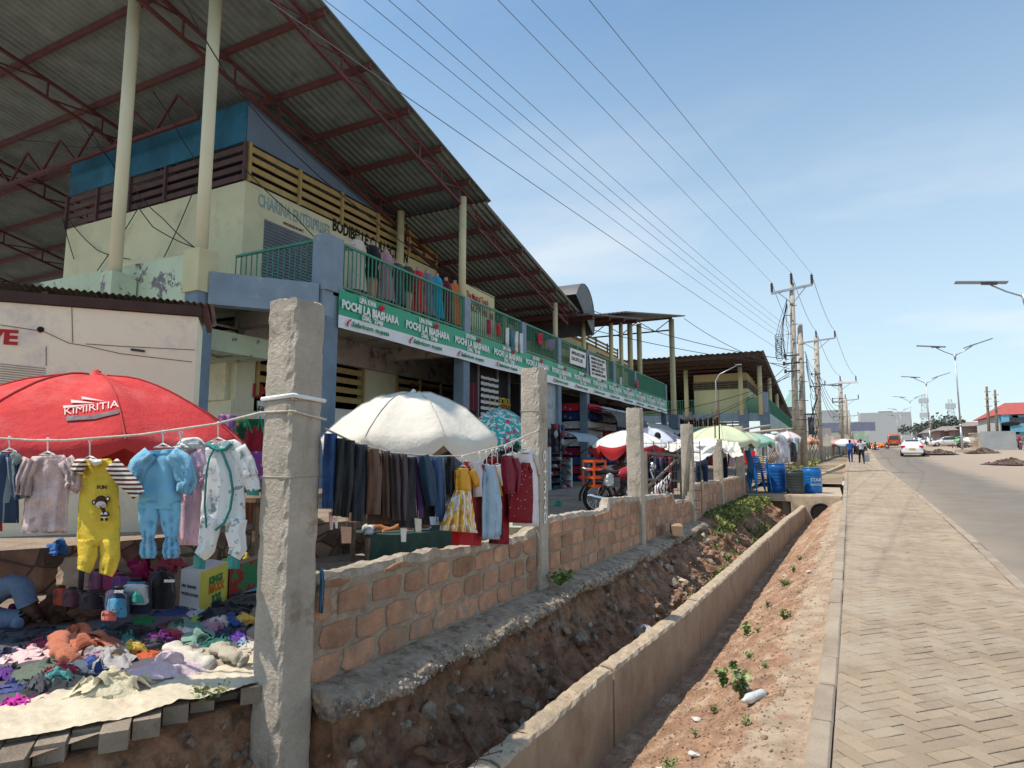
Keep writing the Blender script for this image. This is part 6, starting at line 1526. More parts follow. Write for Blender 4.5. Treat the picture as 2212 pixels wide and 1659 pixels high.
# printed words on its canopy: draped lettering on the panel facing the street
def drape(s,size,x0,y0,x1,y1,mt,off,parent,cen,r,zr_,za,name,tri=False):
    """lettering laid on the canopy surface"""
    A=MB();L=(Vector((x1,y1,0))-Vector((x0,y0,0))).length
    textmesh(A,s,size,(0,0,0),(1,0,0),(0,1,0),off=off,ext=.0,lw=1.0)
    return A
def canopy_pt(cen,r,zr_,za,x,y,lift=.016):
    # intersect view ray with the dome
    rr=fw+rt*((x-CX_)/F_)+upv*((CY_-y)/F_);o=Vector((0,0,H_));best=None
    for i in range(2000):
        t=2.2+i*.003;p=o+rr*t;d=math.hypot(p.x-cen[0],p.y-cen[1])/r
        ph=((math.atan2(p.y-cen[1],p.x-cen[0])-.42)/(math.pi/4))%1;sag=math.sin(math.pi*ph);d/=1-.055*sag*d*d
        if d<1:
            z=zr_+(za-zr_)*(1-d**2.1)-.14*sag*d*(1-.55*d)+.008*fbm(p.x-cen[0],p.y-cen[1],1,3.2)*0
            if p.z<=z+lift and p.z>z-.2: return p
    return o+rr*3.6
cen=(c1.x+.02,c1.y+.05)
def canopy_text(s,size,x,y,x2,y2,mt,name,h):
    A=MB();textmesh(A,s,1.0,(0,0,0),(1,0,0),(0,1,0),off=.0,ext=0,lw=1.0)
    mb=MB();hh=max(v[1] for v in A.v)
    vs=[canopy_pt(cen,1.11,1.70,2.20,x+(x2-x)*v[0],y+(y2-y)*v[0]-h*v[1]/hh) for v in A.v]
    mb.add(vs,[tuple(f) for f in A.f]);mb.build(name,mt,u1)
canopy_text('KIMIRITIA',1,137,896,254,879,mat('worn_white_print',(.75,.55,.52),bump=0),'lettering',15)
mb=MB()
for a in(((136,876),(202,873),(137,882)),((153,863),(206,870),(154,870)),((176,856),(226,866),(177,862))): mb.add([canopy_pt(cen,1.11,1.70,2.20,*p) for p in a],[(0,1,2)])
mb.build('printed_spikes',_m['worn_white_print'],u1)
mb=MB();q=((143,898),(200,896),(262,884),(256,893),(205,905),(143,909));mb.add([canopy_pt(cen,1.11,1.70,2.20,*p) for p in q],[tuple(range(6))]);mb.build('dark_smudge',mat('grey_tape',(.20,.14,.15),var=.3,vs=20),u1)
def upx(x,ya,yr,D,r,label,cols,**k):
    """umbrella from its apex height, rim height and centre column in the picture, D metres away"""
    p=Dp(D)(x,ya);q=Dp(D)(x,yr);return umbrella((p.x,p.y),r,q.z,p.z,label,cols,**k)
cr=mat('cream_canvas',(.68,.64,.56),var=.04,vs=3,rough=.85,bump=.35,bs=7,spec=.1)
upx(893,848,948,8.3,1.17,'large cream canvas umbrella behind the row of trousers',[cr],valance=.22,seed=2,rot=.15,loose=1)
flo=dots('teal_floral_canvas',(.05,.36,.34),(.66,.60,.30),11,.20,extra=[((.50,.06,.12),7,.58,.60),((.62,.68,.64),12,.54,.56)])
upx(1078,884,945,12.3,.72,'teal flowered umbrella peeking out beside the numbered post',[flo],valance=.16,seed=3)
wc=mat('white_canvas',(.76,.75,.72),var=.04,vs=2,bump=.15,bs=8,spec=.1);rc=mat('red_canvas',(.50,.03,.035),var=.08,vs=2,bump=.1,bs=8)
upx(1358,930,962,14.5,.85,'white topped umbrella with a red valance above the motorbike',[wc],valance=.22,patches=rc,seed=4)
upx(1402,925,955,17,.92,'pale lilac umbrella just behind the red valanced one',[mat('lilac_canvas',(.50,.54,.64),var=.05),mat('navy_check_canvas',(.12,.14,.22),var=.4,vs=12)],valance=.15,seed=5)
pg=mat('pale_green_canvas',(.55,.60,.40),var=.05,bump=.1,bs=8);gg=mat('mint_canvas',(.25,.45,.36),var=.05)
upx(1556,920,952,19.5,1.15,'wide pale green umbrella between the rebar post and the chairs post',[pg],valance=.14,seed=6)
upx(1618,935,955,24,.95,'mint green umbrella right of the wide pale green one',[gg],valance=.12,seed=7)
upx(1520,922,938,27,1.1,'dark green umbrella in the shade behind the others',[mat('dark_green_canvas',(.02,.06,.06),var=.1)],valance=.12,seed=8)
upx(1700,932,946,27,.55,'small lilac and white umbrella beside the utility pole',[mat('pink_white_canvas',(.62,.50,.55),var=.08),wc],valance=.12,seed=9)
upx(1748,944,952,40,.6,'faded orange umbrella behind the far fence',[mat('orange_canvas',(.65,.30,.18),var=.08)],valance=.15,zb=.9,seed=10)
upx(1826,948,957,62,1.8,'pink and white umbrella behind the walking man in blue',[mat('pink_canvas',(.60,.30,.32),var=.08),wc],valance=.2,zb=1.5,seed=11)
upx(1899,957,962,95,1.2,'bright orange umbrella in the crowd far down the street',[mat('bright_orange_canvas',(.8,.18,.03))],valance=.25,zb=2.6,seed=12)
upx(2095,944,950,88,2.0,'green and white umbrella beside the timber stack across the road',[mat('green_canvas',(.15,.45,.20)),wc],valance=.25,zb=2.3,seed=13)
upx(2018,956,962,108,1.9,'white umbrella beside the third street lamp',[wc],valance=.3,zb=2.8,seed=14)
for i,(x,y,D,r,m_,lb) in enumerate(((1490,955,21,.8,wc,'white umbrella glimpsed left of the rebar post'),(1590,955,26,.9,cr,'cream umbrella glimpsed under the mint one'),(1655,948,30,.8,wc,'white umbrella over the stacked chairs'))):
    upx(x,y-10,y,D,r,lb,[m_],valance=.15,seed=20+i)
# draped white cloths slung between posts 4 and 6
def drapecloth(P,label,mt,sag=.35,seed=0,n=26,m=16):
    a,b,c,d=[Vector(p) for p in P]
    mb=MB();mb.smooth=True
    def f(u,v):
        p=(a.lerp(b,u)).lerp(d.lerp(c,u),v);p.z-=sag*math.sin(math.pi*u)*(.2+.8*v);q=noise.noise_vector(Vector((u*5,v*4,seed)))*.06;p+=q;return p
    mb.grid(f,n,m);return tag(mb.build('draped_cloth',mt),label,'cloth')
drapecloth((at(1462,948,Y=15.5),at(1548,945,Y=15.5),at(1546,962,Y=13.4),at(1470,968,Y=13.2)),'white cloth slung as a shade between two fence posts',wc,.10,1)
drapecloth((at(1470,962,Y=13.2),at(1546,958,Y=13.3),at(1542,978,Y=13.2),at(1474,982,Y=13.0)),'sagging front flap of the white shade cloth',wc,.14,2)
drapecloth((at(1555,950,Y=17),at(1596,955,Y=17),at(1604,985,Y=16),at(1560,972,Y=16)),'crumpled cream cloth hanging behind the rebar post',cr,.08,3)
drapecloth((at(1430,958,Y=15),at(1466,952,Y=15),at(1466,972,Y=14),at(1434,968,Y=14)),'small cream cloth corner left of the fourth post',cr,.05,4)
# ---- clothes spread on the ground
def heap(u0,u1,v0,v1,mt,label,name='garment',h=None,seed=None,sh=2.6,rid=.5,z0=.5,cat='clothing',raw=False,rot=0,group='clothes spread on the ground'):
    """a crumpled garment lying on the pile: lobed outline (sleeves, legs), long sharp creases, rolled edges"""
    if not raw: x0,x1,y0,y1=.3164*u0,.3164*u1,1134+.3164*v0,1134+.3164*v1
    else: x0,x1,y0,y1=u0,u1,v0,v1
    xc=(x0+x1)/2;Pf=at(xc,y1,Z=z0+.02);vis=(y1-y0);D=(Pf-Vector((0,0,H_))).dot(fwh)
    if h is None: h=min(.17,vis/F_*D*.52)
    Pb=at(xc,y0,Z=z0+h*.8)
    dep=max(.08,(Vector((Pb.x-Pf.x,Pb.y-Pf.y,0))).length);wd=abs(x1-x0)/F_*(D+dep/2)
    dirv=Vector((Pb.x-Pf.x,Pb.y-Pf.y,0)).normalized();sd=Vector((dirv.y,-dirv.x,0));c=Vector(((Pf.x+Pb.x)/2,(Pf.y+Pb.y)/2,z0))
    seed=hash_(label)*1.37 if seed is None else seed
    rr_s=random.Random(int(seed*100));ph=rr_s.random()*6.28;fd=rr_s.uniform(-.6,.6);nl=rr_s.choice((2,3,3,4))
    mb=MB();mb.smooth=True;nr,na=30,110;vs=[]
    cf,sf=math.cos(fd),math.sin(fd)
    for i in range(nr+1):
        f=i/nr
        for j in range(na):
            th=2*math.pi*j/na
            ex=abs(math.cos(th))**sh+abs(math.sin(th))**sh;rr=1/ex**(1/sh)
            rr*=.90+.20*max(0,math.cos(nl*th+ph))**2+.16*nz(math.cos(th)*1.6,math.sin(th)*1.6,seed)+.08*nz(math.cos(th)*6,math.sin(th)*6,seed)
            a=f*rr*math.cos(th);b=f*rr*math.sin(th);x=a*wd/2;y=b*dep/2
            w1=fbm(x*4,y*4,seed,1,2);w2=fbm(x*4+7,y*4,seed,1,2)
            X2=(x*cf+y*sf)*3+1.0*w1;Y2=(-x*sf+y*cf)*9+1.6*w2
            r1=1-abs(2*nz(X2,Y2,seed*.37));r1=max(0,r1)**1.8
            r2=1-abs(2*nz(X2*2.6+3,Y2*2.1,seed*.9));r2=max(0,r2)**2.2
            r3=1-abs(2*nz(x*34,y*30,seed));
            edge=min(1,(1-f)*9)
            z=h*(.30+.40*(1-f**2.5)+.50*r1*(.35+.65*(1-f))+.10*r2)*(.35+.65*edge)+.002*r3+.012*edge
            if f==1: z=-.012
            q=noise.noise_vector(Vector((x*7,y*7,seed)))*.012
            vs.append(c+sd*(x+q.x)+dirv*(y+q.y+.25*h*(r1-.5))+Vector((0,0,z)))
    base=.72
    vs=[Vector((p.x,p.y,z0+(p.z-z0)*base)) for p in vs]
    vs=[c+(p-c)*.86 if True else p for p in vs]
    mb.add(vs,[(i*na+j,i*na+(j+1)%na,(i+1)*na+(j+1)%na,(i+1)*na+j) for i in range(nr) for j in range(na)])
    cv,cfa=CLOTHS[int(seed*7)%len(CLOTHS)];ra=rr_s.choice((0,math.pi,.35,-.4,2.8,3.5));cr,sr=math.cos(ra),math.sin(ra)
    hc_=min(h*.42,.15*min(wd,dep)+.008)
    if 1:
        mb.add([c+sd*((q[0]*cr-q[1]*sr)*wd*1.12)+dirv*((q[0]*sr+q[1]*cr)*dep*1.15)+Vector((0,0,h*.10+h*.62*max(0,1-(q[0]**2+q[1]**2)*4)+hc_*q[2])) for q in cv],[tuple(int(i_) for i_ in q) for q in cfa])
    t=mb.build(name,mt);return tag(t,label,cat,group)
def arm3(parent,uv,r,mt,nm='sleeve',z=.56,seed=0):
    pts=[at(.3164*u,1134+.3164*v,Z=zz) for u,v,zz in uv];S=[]
    for a,b in zip(pts,pts[1:]):
        for k in range(6):
            S.append(a.lerp(b,k/6))
    S.append(pts[-1]);mb=MB();mb.tube(S,[r*(1+.22*math.sin(i*1.9+seed)) for i in range(len(S))],14,sq=.7)
    mb.v=[tuple(Vector(p)+noise.noise_vector(Vector(p)*22)*.014) for p in mb.v]
    mb.build(nm,mt,parent)
# plastic sheet
pls=mat('cream_plastic_sheet',(.66,.58,.44),var=.10,vs=2,rough=.35,bump=.25,bs=6,spec=.5,dirt=[((.52,.42,.30),2.2,.5,.7)])
mb=MB();mb.smooth=True
TPp=[((-200,1290),(-200,1500)),((0,1240),(0,1482)),((400,1130),(400,1405)),((800,1030),(800,1320)),((1100,960),(1050,1262)),((1400,900),(1400,1160)),((1780,880),(1775,1065)),((1850,860),(1850,1040))]
def tp(u,v):
    f=u*(len(TPp)-1);i=min(len(TPp)-2,int(f));a,b=TPp[i],TPp[i+1];g_=f-i
    up_=(a[0][0]+(b[0][0]-a[0][0])*g_,a[0][1]+(b[0][1]-a[0][1])*g_);lo=(a[1][0]+(b[1][0]-a[1][0])*g_,a[1][1]+(b[1][1]-a[1][1])*g_)
    p=at(.3164*(up_[0]+(lo[0]-up_[0])*v),1134+.3164*(up_[1]+(lo[1]-up_[1])*v),Z=.53);p.z+=.014*fbm(p.x*3,p.y*3,0,1.6)+.008*abs(fbm(p.x*9,p.y*7,2,1));return p
mb.grid(tp,150,40);tag(mb.build('plastic_sheet',pls),'cream plastic sheet spread under the clothes at the edge of the paving','plastic sheet')
# a darker ground sheet beneath the piles
mb=MB();mb.add([at(.3164*u,1134+.3164*v,Z=.521) for u,v in((-200,1290),(400,1130),(1100,960),(1790,880),(1790,520),(900,560),(500,680),(-200,720))],[tuple(range(8))]);tag(mb.build('ground_sheet',fabric((.10,.09,.11))),'dark cloth laid under the pile of clothes','sheet')
org=mat('orange_fleece',(.72,.22,.11),var=.08,vs=10,rough=1,bump=.7,bs=70,spec=.05,sheen=.3)
o=heap(330,805,690,900,org,'coral orange fleece jacket lying on top of the pile',h=.13,rid=.35)
arm3(o,((400,760,.64),(400,840,.62),(470,900,.60),(515,960,.55)),.045,org)
HP=[((0,380,812,945),dots('pink_floral_quilt',(.70,.50,.50),(.60,.15,.18),14,.10),'pale pink quilted jacket with small red flowers at the left',None),
((75,480,890,1075),(.12,.15,.115),'olive grey padded jacket under the orange fleece',None),
((180,600,965,1150),(.028,.032,.034),'charcoal padded coat below the olive one',None),
((540,880,795,1020),(.42,.40,.39),'light grey fleece with white lining beside the coral jacket',None),
((760,870,785,870),(.70,.68,.60),'folded off white fleece behind the grey one',None),
((830,1115,825,925),(.50,.10,.03),'rust orange trousers in the middle of the pile',None),
((1115,1640,800,985),(.44,.40,.31),'beige trousers spread toward the post',None),
((1500,1795,815,930),(.55,.50,.42),'cream rolled trousers nearest the tall post',None),
((820,1450,885,1080),mat('pink_frilly_cloth',(.72,.56,.62),var=.08,vs=12,bump=.5,bs=40),'pale pink frilly dress near the sheet edge',.11),
((500,970,985,1210),mat('cream_frilly_cloth',(.74,.66,.46),var=.08,vs=12,bump=.4,bs=30),'pale yellow bedding in front of the frilly dress',.13),
((10,200,1145,1285),(.50,.025,.30),'bright magenta top at the bottom left of the pile',None),
((180,430,1140,1225),(.30,.015,.18),'dark magenta cloth beside the bright magenta top',None),
((-40,85,945,1075),(.11,.03,.22),'deep purple cloth at the left edge',None),
((20,110,1030,1075),(.66,.64,.60),'small white cloth below the purple one',None),
((-40,180,1075,1140),(.40,.16,.02),'mustard orange cloth edge under the charcoal coat',None),
((560,740,1015,1100),(.06,.22,.30),'teal and white striped cloth beside the yellow bedding',None),
((620,1010,650,810),(.045,.047,.055),'dark grey long coat lying across the pile',None),
((1075,1225,645,705),(.16,.01,.03),'crumpled maroon socks in the pile',None),
((1040,1320,553,630),(.02,.06,.22),'royal blue tracksuit behind the sage trousers',None),
((1270,1415,560,645),(.60,.62,.68),'pale grey jacket sleeve beside the royal blue tracksuit',None),
((1280,1440,612,690),(.45,.65,.06),'neon green shirt corner beside the sage trousers',None),
((1125,1460,620,830),(.20,.33,.27),'sage green trousers across the middle of the pile',None),
((1350,1720,510,705),(.022,.022,.030),'black denim trousers behind the sage pair',None),
((1545,1800,448,570),(.055,.06,.058),'dark grey fleece jacket beside the tall post',None),
((1120,1300,695,765),(.03,.05,.13),'navy shirt beside the floral white one',None),
((1140,1305,725,805),dots('white_rose_cloth',(.66,.64,.62),(.45,.2,.3),15,.15),'white flowered shirt with a yellow hem',None),
((880,1130,700,800),(.03,.03,.03),'black jacket with orange lining in the middle',None),
((800,940,700,840),(.09,.34,.32),'turquoise crocheted scarf behind the coral jacket',None),
((-60,340,690,805),(.028,.033,.05),'row of dark navy jeans at the left edge',None),
((1545,1690,710,805),dots('purple_dot_cloth',(.09,.04,.25),(.55,.5,.6),16,.16),'purple dotted top near the tall post',None),
((1670,1800,660,785),(.035,.037,.043),'charcoal bundle touching the tall post',None),
((1610,1695,755,845),(.25,.36,.50),'light blue jeans rolled near the tall post',None),
((1720,1800,785,865),(.50,.02,.05),'bright red top beside the tall post',None),
((1650,1760,785,860),(.62,.58,.50),'cream knitted scarf beside the red top',None),
((720,840,955,1015),(.30,.03,.16),'magenta checked cloth peeking from under the grey fleece',None),
((1490,1800,930,1015),(.66,.52,.52),'white cloth with a red border at the right end of the sheet',None),
((1455,1610,680,780),(.025,.045,.10),'dark blue shirt beside the sage trousers',None),
((900,1060,600,690),mat('green_crochet',(.03,.28,.10),var=.2,vs=20,bump=.9,bs=50),'bright green crocheted bonnet and bootees',None),
((1045,1135,738,785),(.02,.42,.12),'small bright green cap opening in the pile',None)]
for (b,m_,lb,h) in HP:
    heap(*b,m_ if not isinstance(m_,tuple) else fabric(m_),lb,h=h)
o=[x for x in col.objects if x.get('label')=='beige trousers spread toward the post'][0]
arm3(o,((1480,840,.58),(1600,900,.58),(1680,940,.55)),.04,fabric((.44,.40,.31)),'leg')
arm3(o,((1160,830,.6),(1300,900,.58),(1450,955,.55)),.04,fabric((.62,.58,.50)),'leg')
# random filler garments so that no bare sheet shows between pieces
fc=[(.03,.04,.09),(.30,.03,.08),(.06,.06,.07),(.05,.20,.30),(.45,.42,.38),(.12,.05,.20),(.35,.12,.04),(.03,.15,.12),(.5,.48,.5),(.02,.02,.03),(.08,.10,.25),(.4,.1,.2)]
fl=['navy','wine red','charcoal','petrol blue','stone grey','dusky purple','rust','bottle green','off white','jet black','denim blue','raspberry']
spots=[(60,860),(300,800),(560,760),(760,700),(960,830),(1100,790),(1230,860),(1480,790),(1560,640),(700,900),(60,1100),(1330,700)]
near=['left of the coral jacket','behind the coral jacket','beside the dark grey coat','under the dark grey coat','between the rust and beige trousers','under the turquoise scarf','behind the beige trousers','behind the purple dotted top','between the two black garments','under the grey fleece','at the lower left','beside the neon shirt']
for k,((u,v),c,n_,w_) in enumerate(zip(spots,fc,fl,near)):
    heap(u-120,u+120,v-35,v+55,fabric(c),'crumpled %s garment %s'%(n_,w_),h=.06,seed=k*5+1)
rs=random.Random(21)
sc=[((.40,.05,.08),'scarlet'),((.62,.60,.58),'white'),((.05,.10,.30),'cobalt'),((.70,.48,.10),'amber'),((.08,.08,.09),'graphite'),((.10,.32,.30),'teal'),((.45,.25,.35),'mauve'),((.30,.22,.16),'mocha'),((.20,.03,.20),'plum')]
zone=['at the far left of the pile','left of centre','in the centre','right of centre','near the tall post']
for k in range(20):
    u=40+1700*((k*.618+.1)%1);lo=930+ (1-u/1780)*190;v=580+(lo-580)*((k*.38)%1);c,n_=sc[k%9];z_=zone[min(4,int(u/357))]
    heap(u-rs.uniform(80,130),u+rs.uniform(80,130),v-rs.uniform(32,48),v+rs.uniform(28,40),fabric(c),'small %s garment %s, %s row'%(n_,z_,['rear','middle','front'][min(2,int((v-580)/max(1,lo-580)*3))]),h=.075+.02*rs.random(),seed=k*3.3+2,z0=.52)
# rocks
for k,(b,lb) in enumerate((((250,490,540,685),'reddish brown rock weighing down the umbrella pole, left one'),((435,690,530,690),'rough brown rock weighing down the umbrella pole, right one'))):
    x0,x1,y1=.3164*b[0],.3164*b[1],1134+.3164*b[3];p=at((x0+x1)/2,y1-6,Z=.5);mb=MB();mb.smooth=False
    mb.ell((p.x,p.y+.05,.585),((x1-x0)/F_*4.2/2*.9,.13,.105),22,14,jit=.45,seed=k+3);tag(mb.build('rock',mat('brown_rock',(.20,.105,.07),var=.3,vs=9,bump=.6,bs=30)),lb,'rock')
# ---- bags
def bag(u0,u1,v0,v1,D,body,label,pocket=None,pc=None,flap=None,txt=None,name='backpack',z0=.5,strap=True,th=.12,face=None):
    pf=Dp(D);x0,x1,y0,y1=.3164*u0,.3164*u1,1134+.3164*v0,1134+.3164*v1
    t=thing(name,label,'bag',pf((x0+x1)/2,y1),'bags lined up behind the clothes');w=x1-x0;h=y1-y0;xc=(x0+x1)/2
    mb=MB();mb.smooth=True;ftube(mb,pf,[(xc,y0+h*.01,w*.45),(xc,y0+h*.05,w*.78),(xc,y0+h*.16,w*.95),(xc,y0+h*.5,w),(xc,y0+h*.9,w*.98),(xc,y1,w*.85)],th,seed=hash_(label),fold=.006,ff=3,n=24);mb.build('body',body,t)
    if strap: mb=MB();mb.tube([pf(xc-w*.15,y0+h*.03),pf(xc-w*.12,y0-h*.06),pf(xc+w*.12,y0-h*.06),pf(xc+w*.15,y0+h*.03)],.012,8);mb.build('handle',MT['black'],t)
    if pc: mb=MB();ftube(mb,Dp(D-.05),[(xc,y0+h*pocket[0],w*.55),(xc,y0+h*(pocket[0]+.05),w*.76),(xc,y0+h*(pocket[1]-.05),w*.8),(xc,y0+h*pocket[1],w*.65)],th*.75,seed=1,fold=.003,ff=2);mb.build('pocket',pc,t)
    if flap: mb=MB();ftube(mb,Dp(D-.045),[(xc,y0+h*flap[0],w*.6),(xc,y0+h*(flap[0]+.08),w*.62),(xc,y0+h*flap[1],w*.15)],th*.72,seed=2,fold=.001,ff=1);mb.build('flap',flap[2],t)
    mb=MB();mb.tube([pf(xc-w*.40,y0+h*.55,th*.8),pf(xc-w*.36,y0+h*.2,th*.75),pf(xc,y0+h*.08,th*.6),pf(xc+w*.36,y0+h*.2,th*.75),pf(xc+w*.40,y0+h*.55,th*.8)],.004,5);mb.build('zip',mat('zip_grey',(.12,.12,.13)),t)
    if txt: mb=MB();p=pf(xc+w*txt[1],y0+h*txt[2],th+.02);textmesh(mb,txt[0],txt[3],p,rt,(0,0,1),off=.03);mb.build('lettering',MT['white'],t)
    if face:
        mb=MB();q=Dp(D-.05)
        disc(mb,q,xc-w*.15,y0+h*.70,2,2.4,th*.75+.008,10);disc(mb,q,xc+w*.15,y0+h*.66,2,2.4,th*.75+.008,10);mb.tube([q(xc-w*.1,y0+h*.78,th*.75+.006),q(xc,y0+h*.82,th*.75+.008),q(xc+w*.1,y0+h*.76,th*.75+.006)],.003,5);mb.build('stitched_smile',MT['black'],t)
    return t
bag(600,740,315,440,4.75,FB(.35,.12,.22),'dusty pink school bag behind the others')
bag(700,860,320,450,4.65,FB(.45,.04,.16),'crimson pink arched school bag')
bag(760,900,350,450,4.5,FB(.20,.06,.25),'purple patterned school bag')
bag(360,480,430,550,4.3,FB(.55,.08,.02),'bright orange bag half behind the umbrella pole',th=.09)
bag(420,570,440,560,4.2,FB(.11,.04,.05),'dull maroon bag beside the pole',th=.09)
bag(540,730,465,575,4.05,FB(.03,.02,.03),'black bag with red piping lying in front',th=.09)
bag(815,1040,380,610,3.95,FB(.02,.025,.06),'navy backpack with white and teal front',pocket=(.10,.72),pc=FB(.62,.66,.66),flap=(.04,.40,FB(.06,.22,.42)))
mb=MB();ftube(mb,Dp(3.83),[(.3164*930,1134+.3164*455,4),(.3164*930,1134+.3164*480,26),(.3164*930,1134+.3164*535,38)],.09,fold=.001);tag(mb.build('pocket',FB(.03,.36,.30),[o for o in col.objects if o.get('label','').startswith('navy backpack with white')][0]))
bag(1010,1200,312,575,4.05,FB(.014,.014,.018),'tall black backpack with small white letters',txt=('BRISBS',.08,.30,.022))
bag(710,885,440,640,3.75,FB(.025,.04,.11),'small navy bag with a smiling light blue pocket',pocket=(.30,.96),pc=FB(.06,.30,.50),txt=('SMNE',-.1,.12,.02),face=1)
bag(690,795,585,655,3.6,FB(.65,.16,.12),'flat coral pouch in front of the smiling bag',name='pouch',strap=False,th=.05)
heap(800,1070,290,390,fabric((.42,.015,.14)),'magenta cloth bundle behind the white fronted backpack',h=.28,z0=.5)
# sacks behind
def sack(x0,x1,y0,y1,D,m,label,seed=1,name='sack',cat='sack'):
    pf=Dp(D);mb=MB();xc=(x0+x1)/2;w=x1-x0;ftube(mb,pf,[(xc-w*.05,y0,w*.35),(xc,y0+(y1-y0)*.12,w*.7),(xc,y0+(y1-y0)*.5,w*.95),(xc,y0+(y1-y0)*.85,w),(xc,y1,w*.9)],.25,seed=seed,fold=.05,ff=4,n=30,sub=6)
    return tag(mb.build(name,m),label,cat)
sack(120,285,1186,1275,5.2,mat('beige_sackcloth',(.36,.27,.20),var=.15,vs=3,bump=.3,bs=12),'large crumpled beige sack behind the backpacks')
sack(95,150,1168,1200,5.4,FB(.02,.14,.42),'bright blue plastic bag on the terrace edge',seed=4,name='plastic_bag',cat='bag')
sack(255,415,1120,1215,6.6,mat('grey_tarp',(.30,.26,.24),var=.12,vs=2,bump=.3,bs=9),'grey brown tarpaulin bundle behind the hanging rompers',seed=7,name='bundle',cat='bundle')
# ---- boxes and plastic goods
def carton(u0,u1,us,v0,v1,D,label,m1,m2,m3,name='cardboard_box',txt=()):
    pf=Dp(D);z1=pf(.3164*us,1134+.3164*v0).z;g=lambda u,D_,z:Vector(((Dp(D_)(.3164*u,1230)).x,(Dp(D_)(.3164*u,1230)).y,z))
    C=g(us,D,.5);A=g(u0,D*1.03,.5);B=g(u1,D*1.10,.5);Dd=A+B-C;zt=z1-.5
    up3=Vector((0,0,zt));mb=MB();vs=[A,C,B,Dd,A+up3,C+up3,B+up3,Dd+up3]
    t=thing(name,label,'box',C)
    mb.mi=0;mb.add(vs,[(0,1,5,4)]);mb.mi=1;mb.add(vs,[(1,2,6,5)]);mb.mi=2;mb.add(vs,[(4,5,6,7),(2,3,7,6),(3,0,4,7)]);mb.build('carton',[m1,m2,m3],t)
    for (s,side,fx,fz,size,m,bold) in txt:
        a,b=(A,C) if side==0 else (C,B);d=(b-a).normalized();n_=Vector((d.y,-d.x,0));p=a+(b-a)*fx+up3*fz+n_*.004;mb=MB();textmesh(mb,s,size,p,d,(0,0,1),off=bold,ext=.001,lw=None);mb.build('lettering',m,t)
    return t
WH=mat('white_card',(.66,.65,.62),var=.05,bump=.03);YG=mat('yellow_green_card',(.62,.60,.10),var=.08,bump=.03);CB=mat('brown_cardboard',(.36,.24,.15),var=.1,bump=.08)
carton(1237,1560,1370,325,467,4.55,'white and yellow printed carton standing on the turquoise sheet',WH,YG,WH,txt=(('KINGS',1,.30,.62,.075,mat('green_ink',(.04,.25,.08)),.03),('MAXX',1,.30,.40,.085,mat('orange_ink',(.65,.22,.03)),.04),('XXL',1,.42,.13,.085,_m['green_ink'],.05),('HDK TRADERS',0,.1,.60,.028,MT['black'],0),('PACKED GOODS',0,.1,.42,.028,MT['black'],0),('12 PKTS x 50 PCS',0,.1,.08,.030,MT['black'],0)))
carton(1090,1262,1235,290,462,4.75,'plain brown cardboard box behind the black backpack',CB,CB,CB)
carton(1545,1790,1570,290,375,5.0,'red and green carton at the back right',mat('red_card',(.35,.03,.03)),mat('red_green_card',(.30,.04,.03),var=.1,dirt=[((.03,.22,.08),3,.5,.52)]),CB)
o=heap(1060,1262,215,300,dots('maroon_packets',(.28,.05,.07),(.45,.25,.3),18,.2),'maroon plastic wrapped packets piled on the brown box',h=.10,z0=.77)
mb=MB();mb.smooth=True;q=[(1150,470),(1480,495),(1850,430),(1850,220),(1500,200),(1230,300)]
mb.add([at(.3164*u,1134+.3164*v,Z=.515+.004*i) for i,(u,v) in enumerate(q)],[tuple(range(6))]);tag(mb.build('turquoise_sheet',mat('turquoise_sheet_cloth',(.10,.38,.48),var=.15,vs=6,bump=.3,bs=12)),'turquoise sheet under the plastic toys','sheet')
def basin(u,v,r,c,label,z=.52):
    p=at(.3164*u,1134+.3164*v,Z=z);mb=MB();mb.lathe([(0,.01),(r*.65,.01),(r*.95,r*.42),(r*1.05,r*.43),(r*1.0,r*.45),(r*.9,r*.40),(r*.6,.03),(0,.03)],p,22);tag(mb.build('plastic_basin',mat('plastic_%02d%02d%02d'%tuple(int(99*q) for q in c),c,rough=.35,bump=0,var=.05)),label,'basin')
basin(1643,418,.13,(.03,.26,.16),'dark green plastic basin beside the printed carton');basin(1760,395,.13,(.10,.35,.60),'sky blue plastic basin right of the green one');basin(1650,240,.16,(.15,.45,.65),'pale blue basin among the toys');basin(1730,220,.12,(.60,.08,.06),'red basin at the back of the toys')
# toys: small bright plastic pieces, one by one
tc_=[((.65,.06,.08),'red'),((.70,.50,.04),'yellow'),((.04,.40,.10),'green'),((.65,.08,.35),'pink'),((.05,.15,.50),'blue'),((.70,.25,.04),'orange'),((.45,.62,.10),'lime'),((.60,.60,.62),'white'),((.2,.05,.35),'violet')]
kinds=['ball','cup','brick','bottle']
rr_=random.Random(5)
tl=[(1540,180,3),(1600,270,0),(1520,280,6),(1680,300,1),(1740,290,5),(1590,310,3),(1470,240,2),(1430,230,1),(1395,235,2),(1700,190,8),(1660,160,6),(1765,200,1),(1560,225,4),(1620,200,7),(1490,300,0),(1410,290,5),(1450,300,7),(1755,325,0),(1780,270,3),(1530,250,0),(1345,285,2),(1380,300,4)]
pos_=['at the far back','in the middle of the sheet','near the carton top','toward the tall post','near the right edge','in front','at the left end','beside the brown box','next to the green basin','behind the basins','at the back right','by the post']
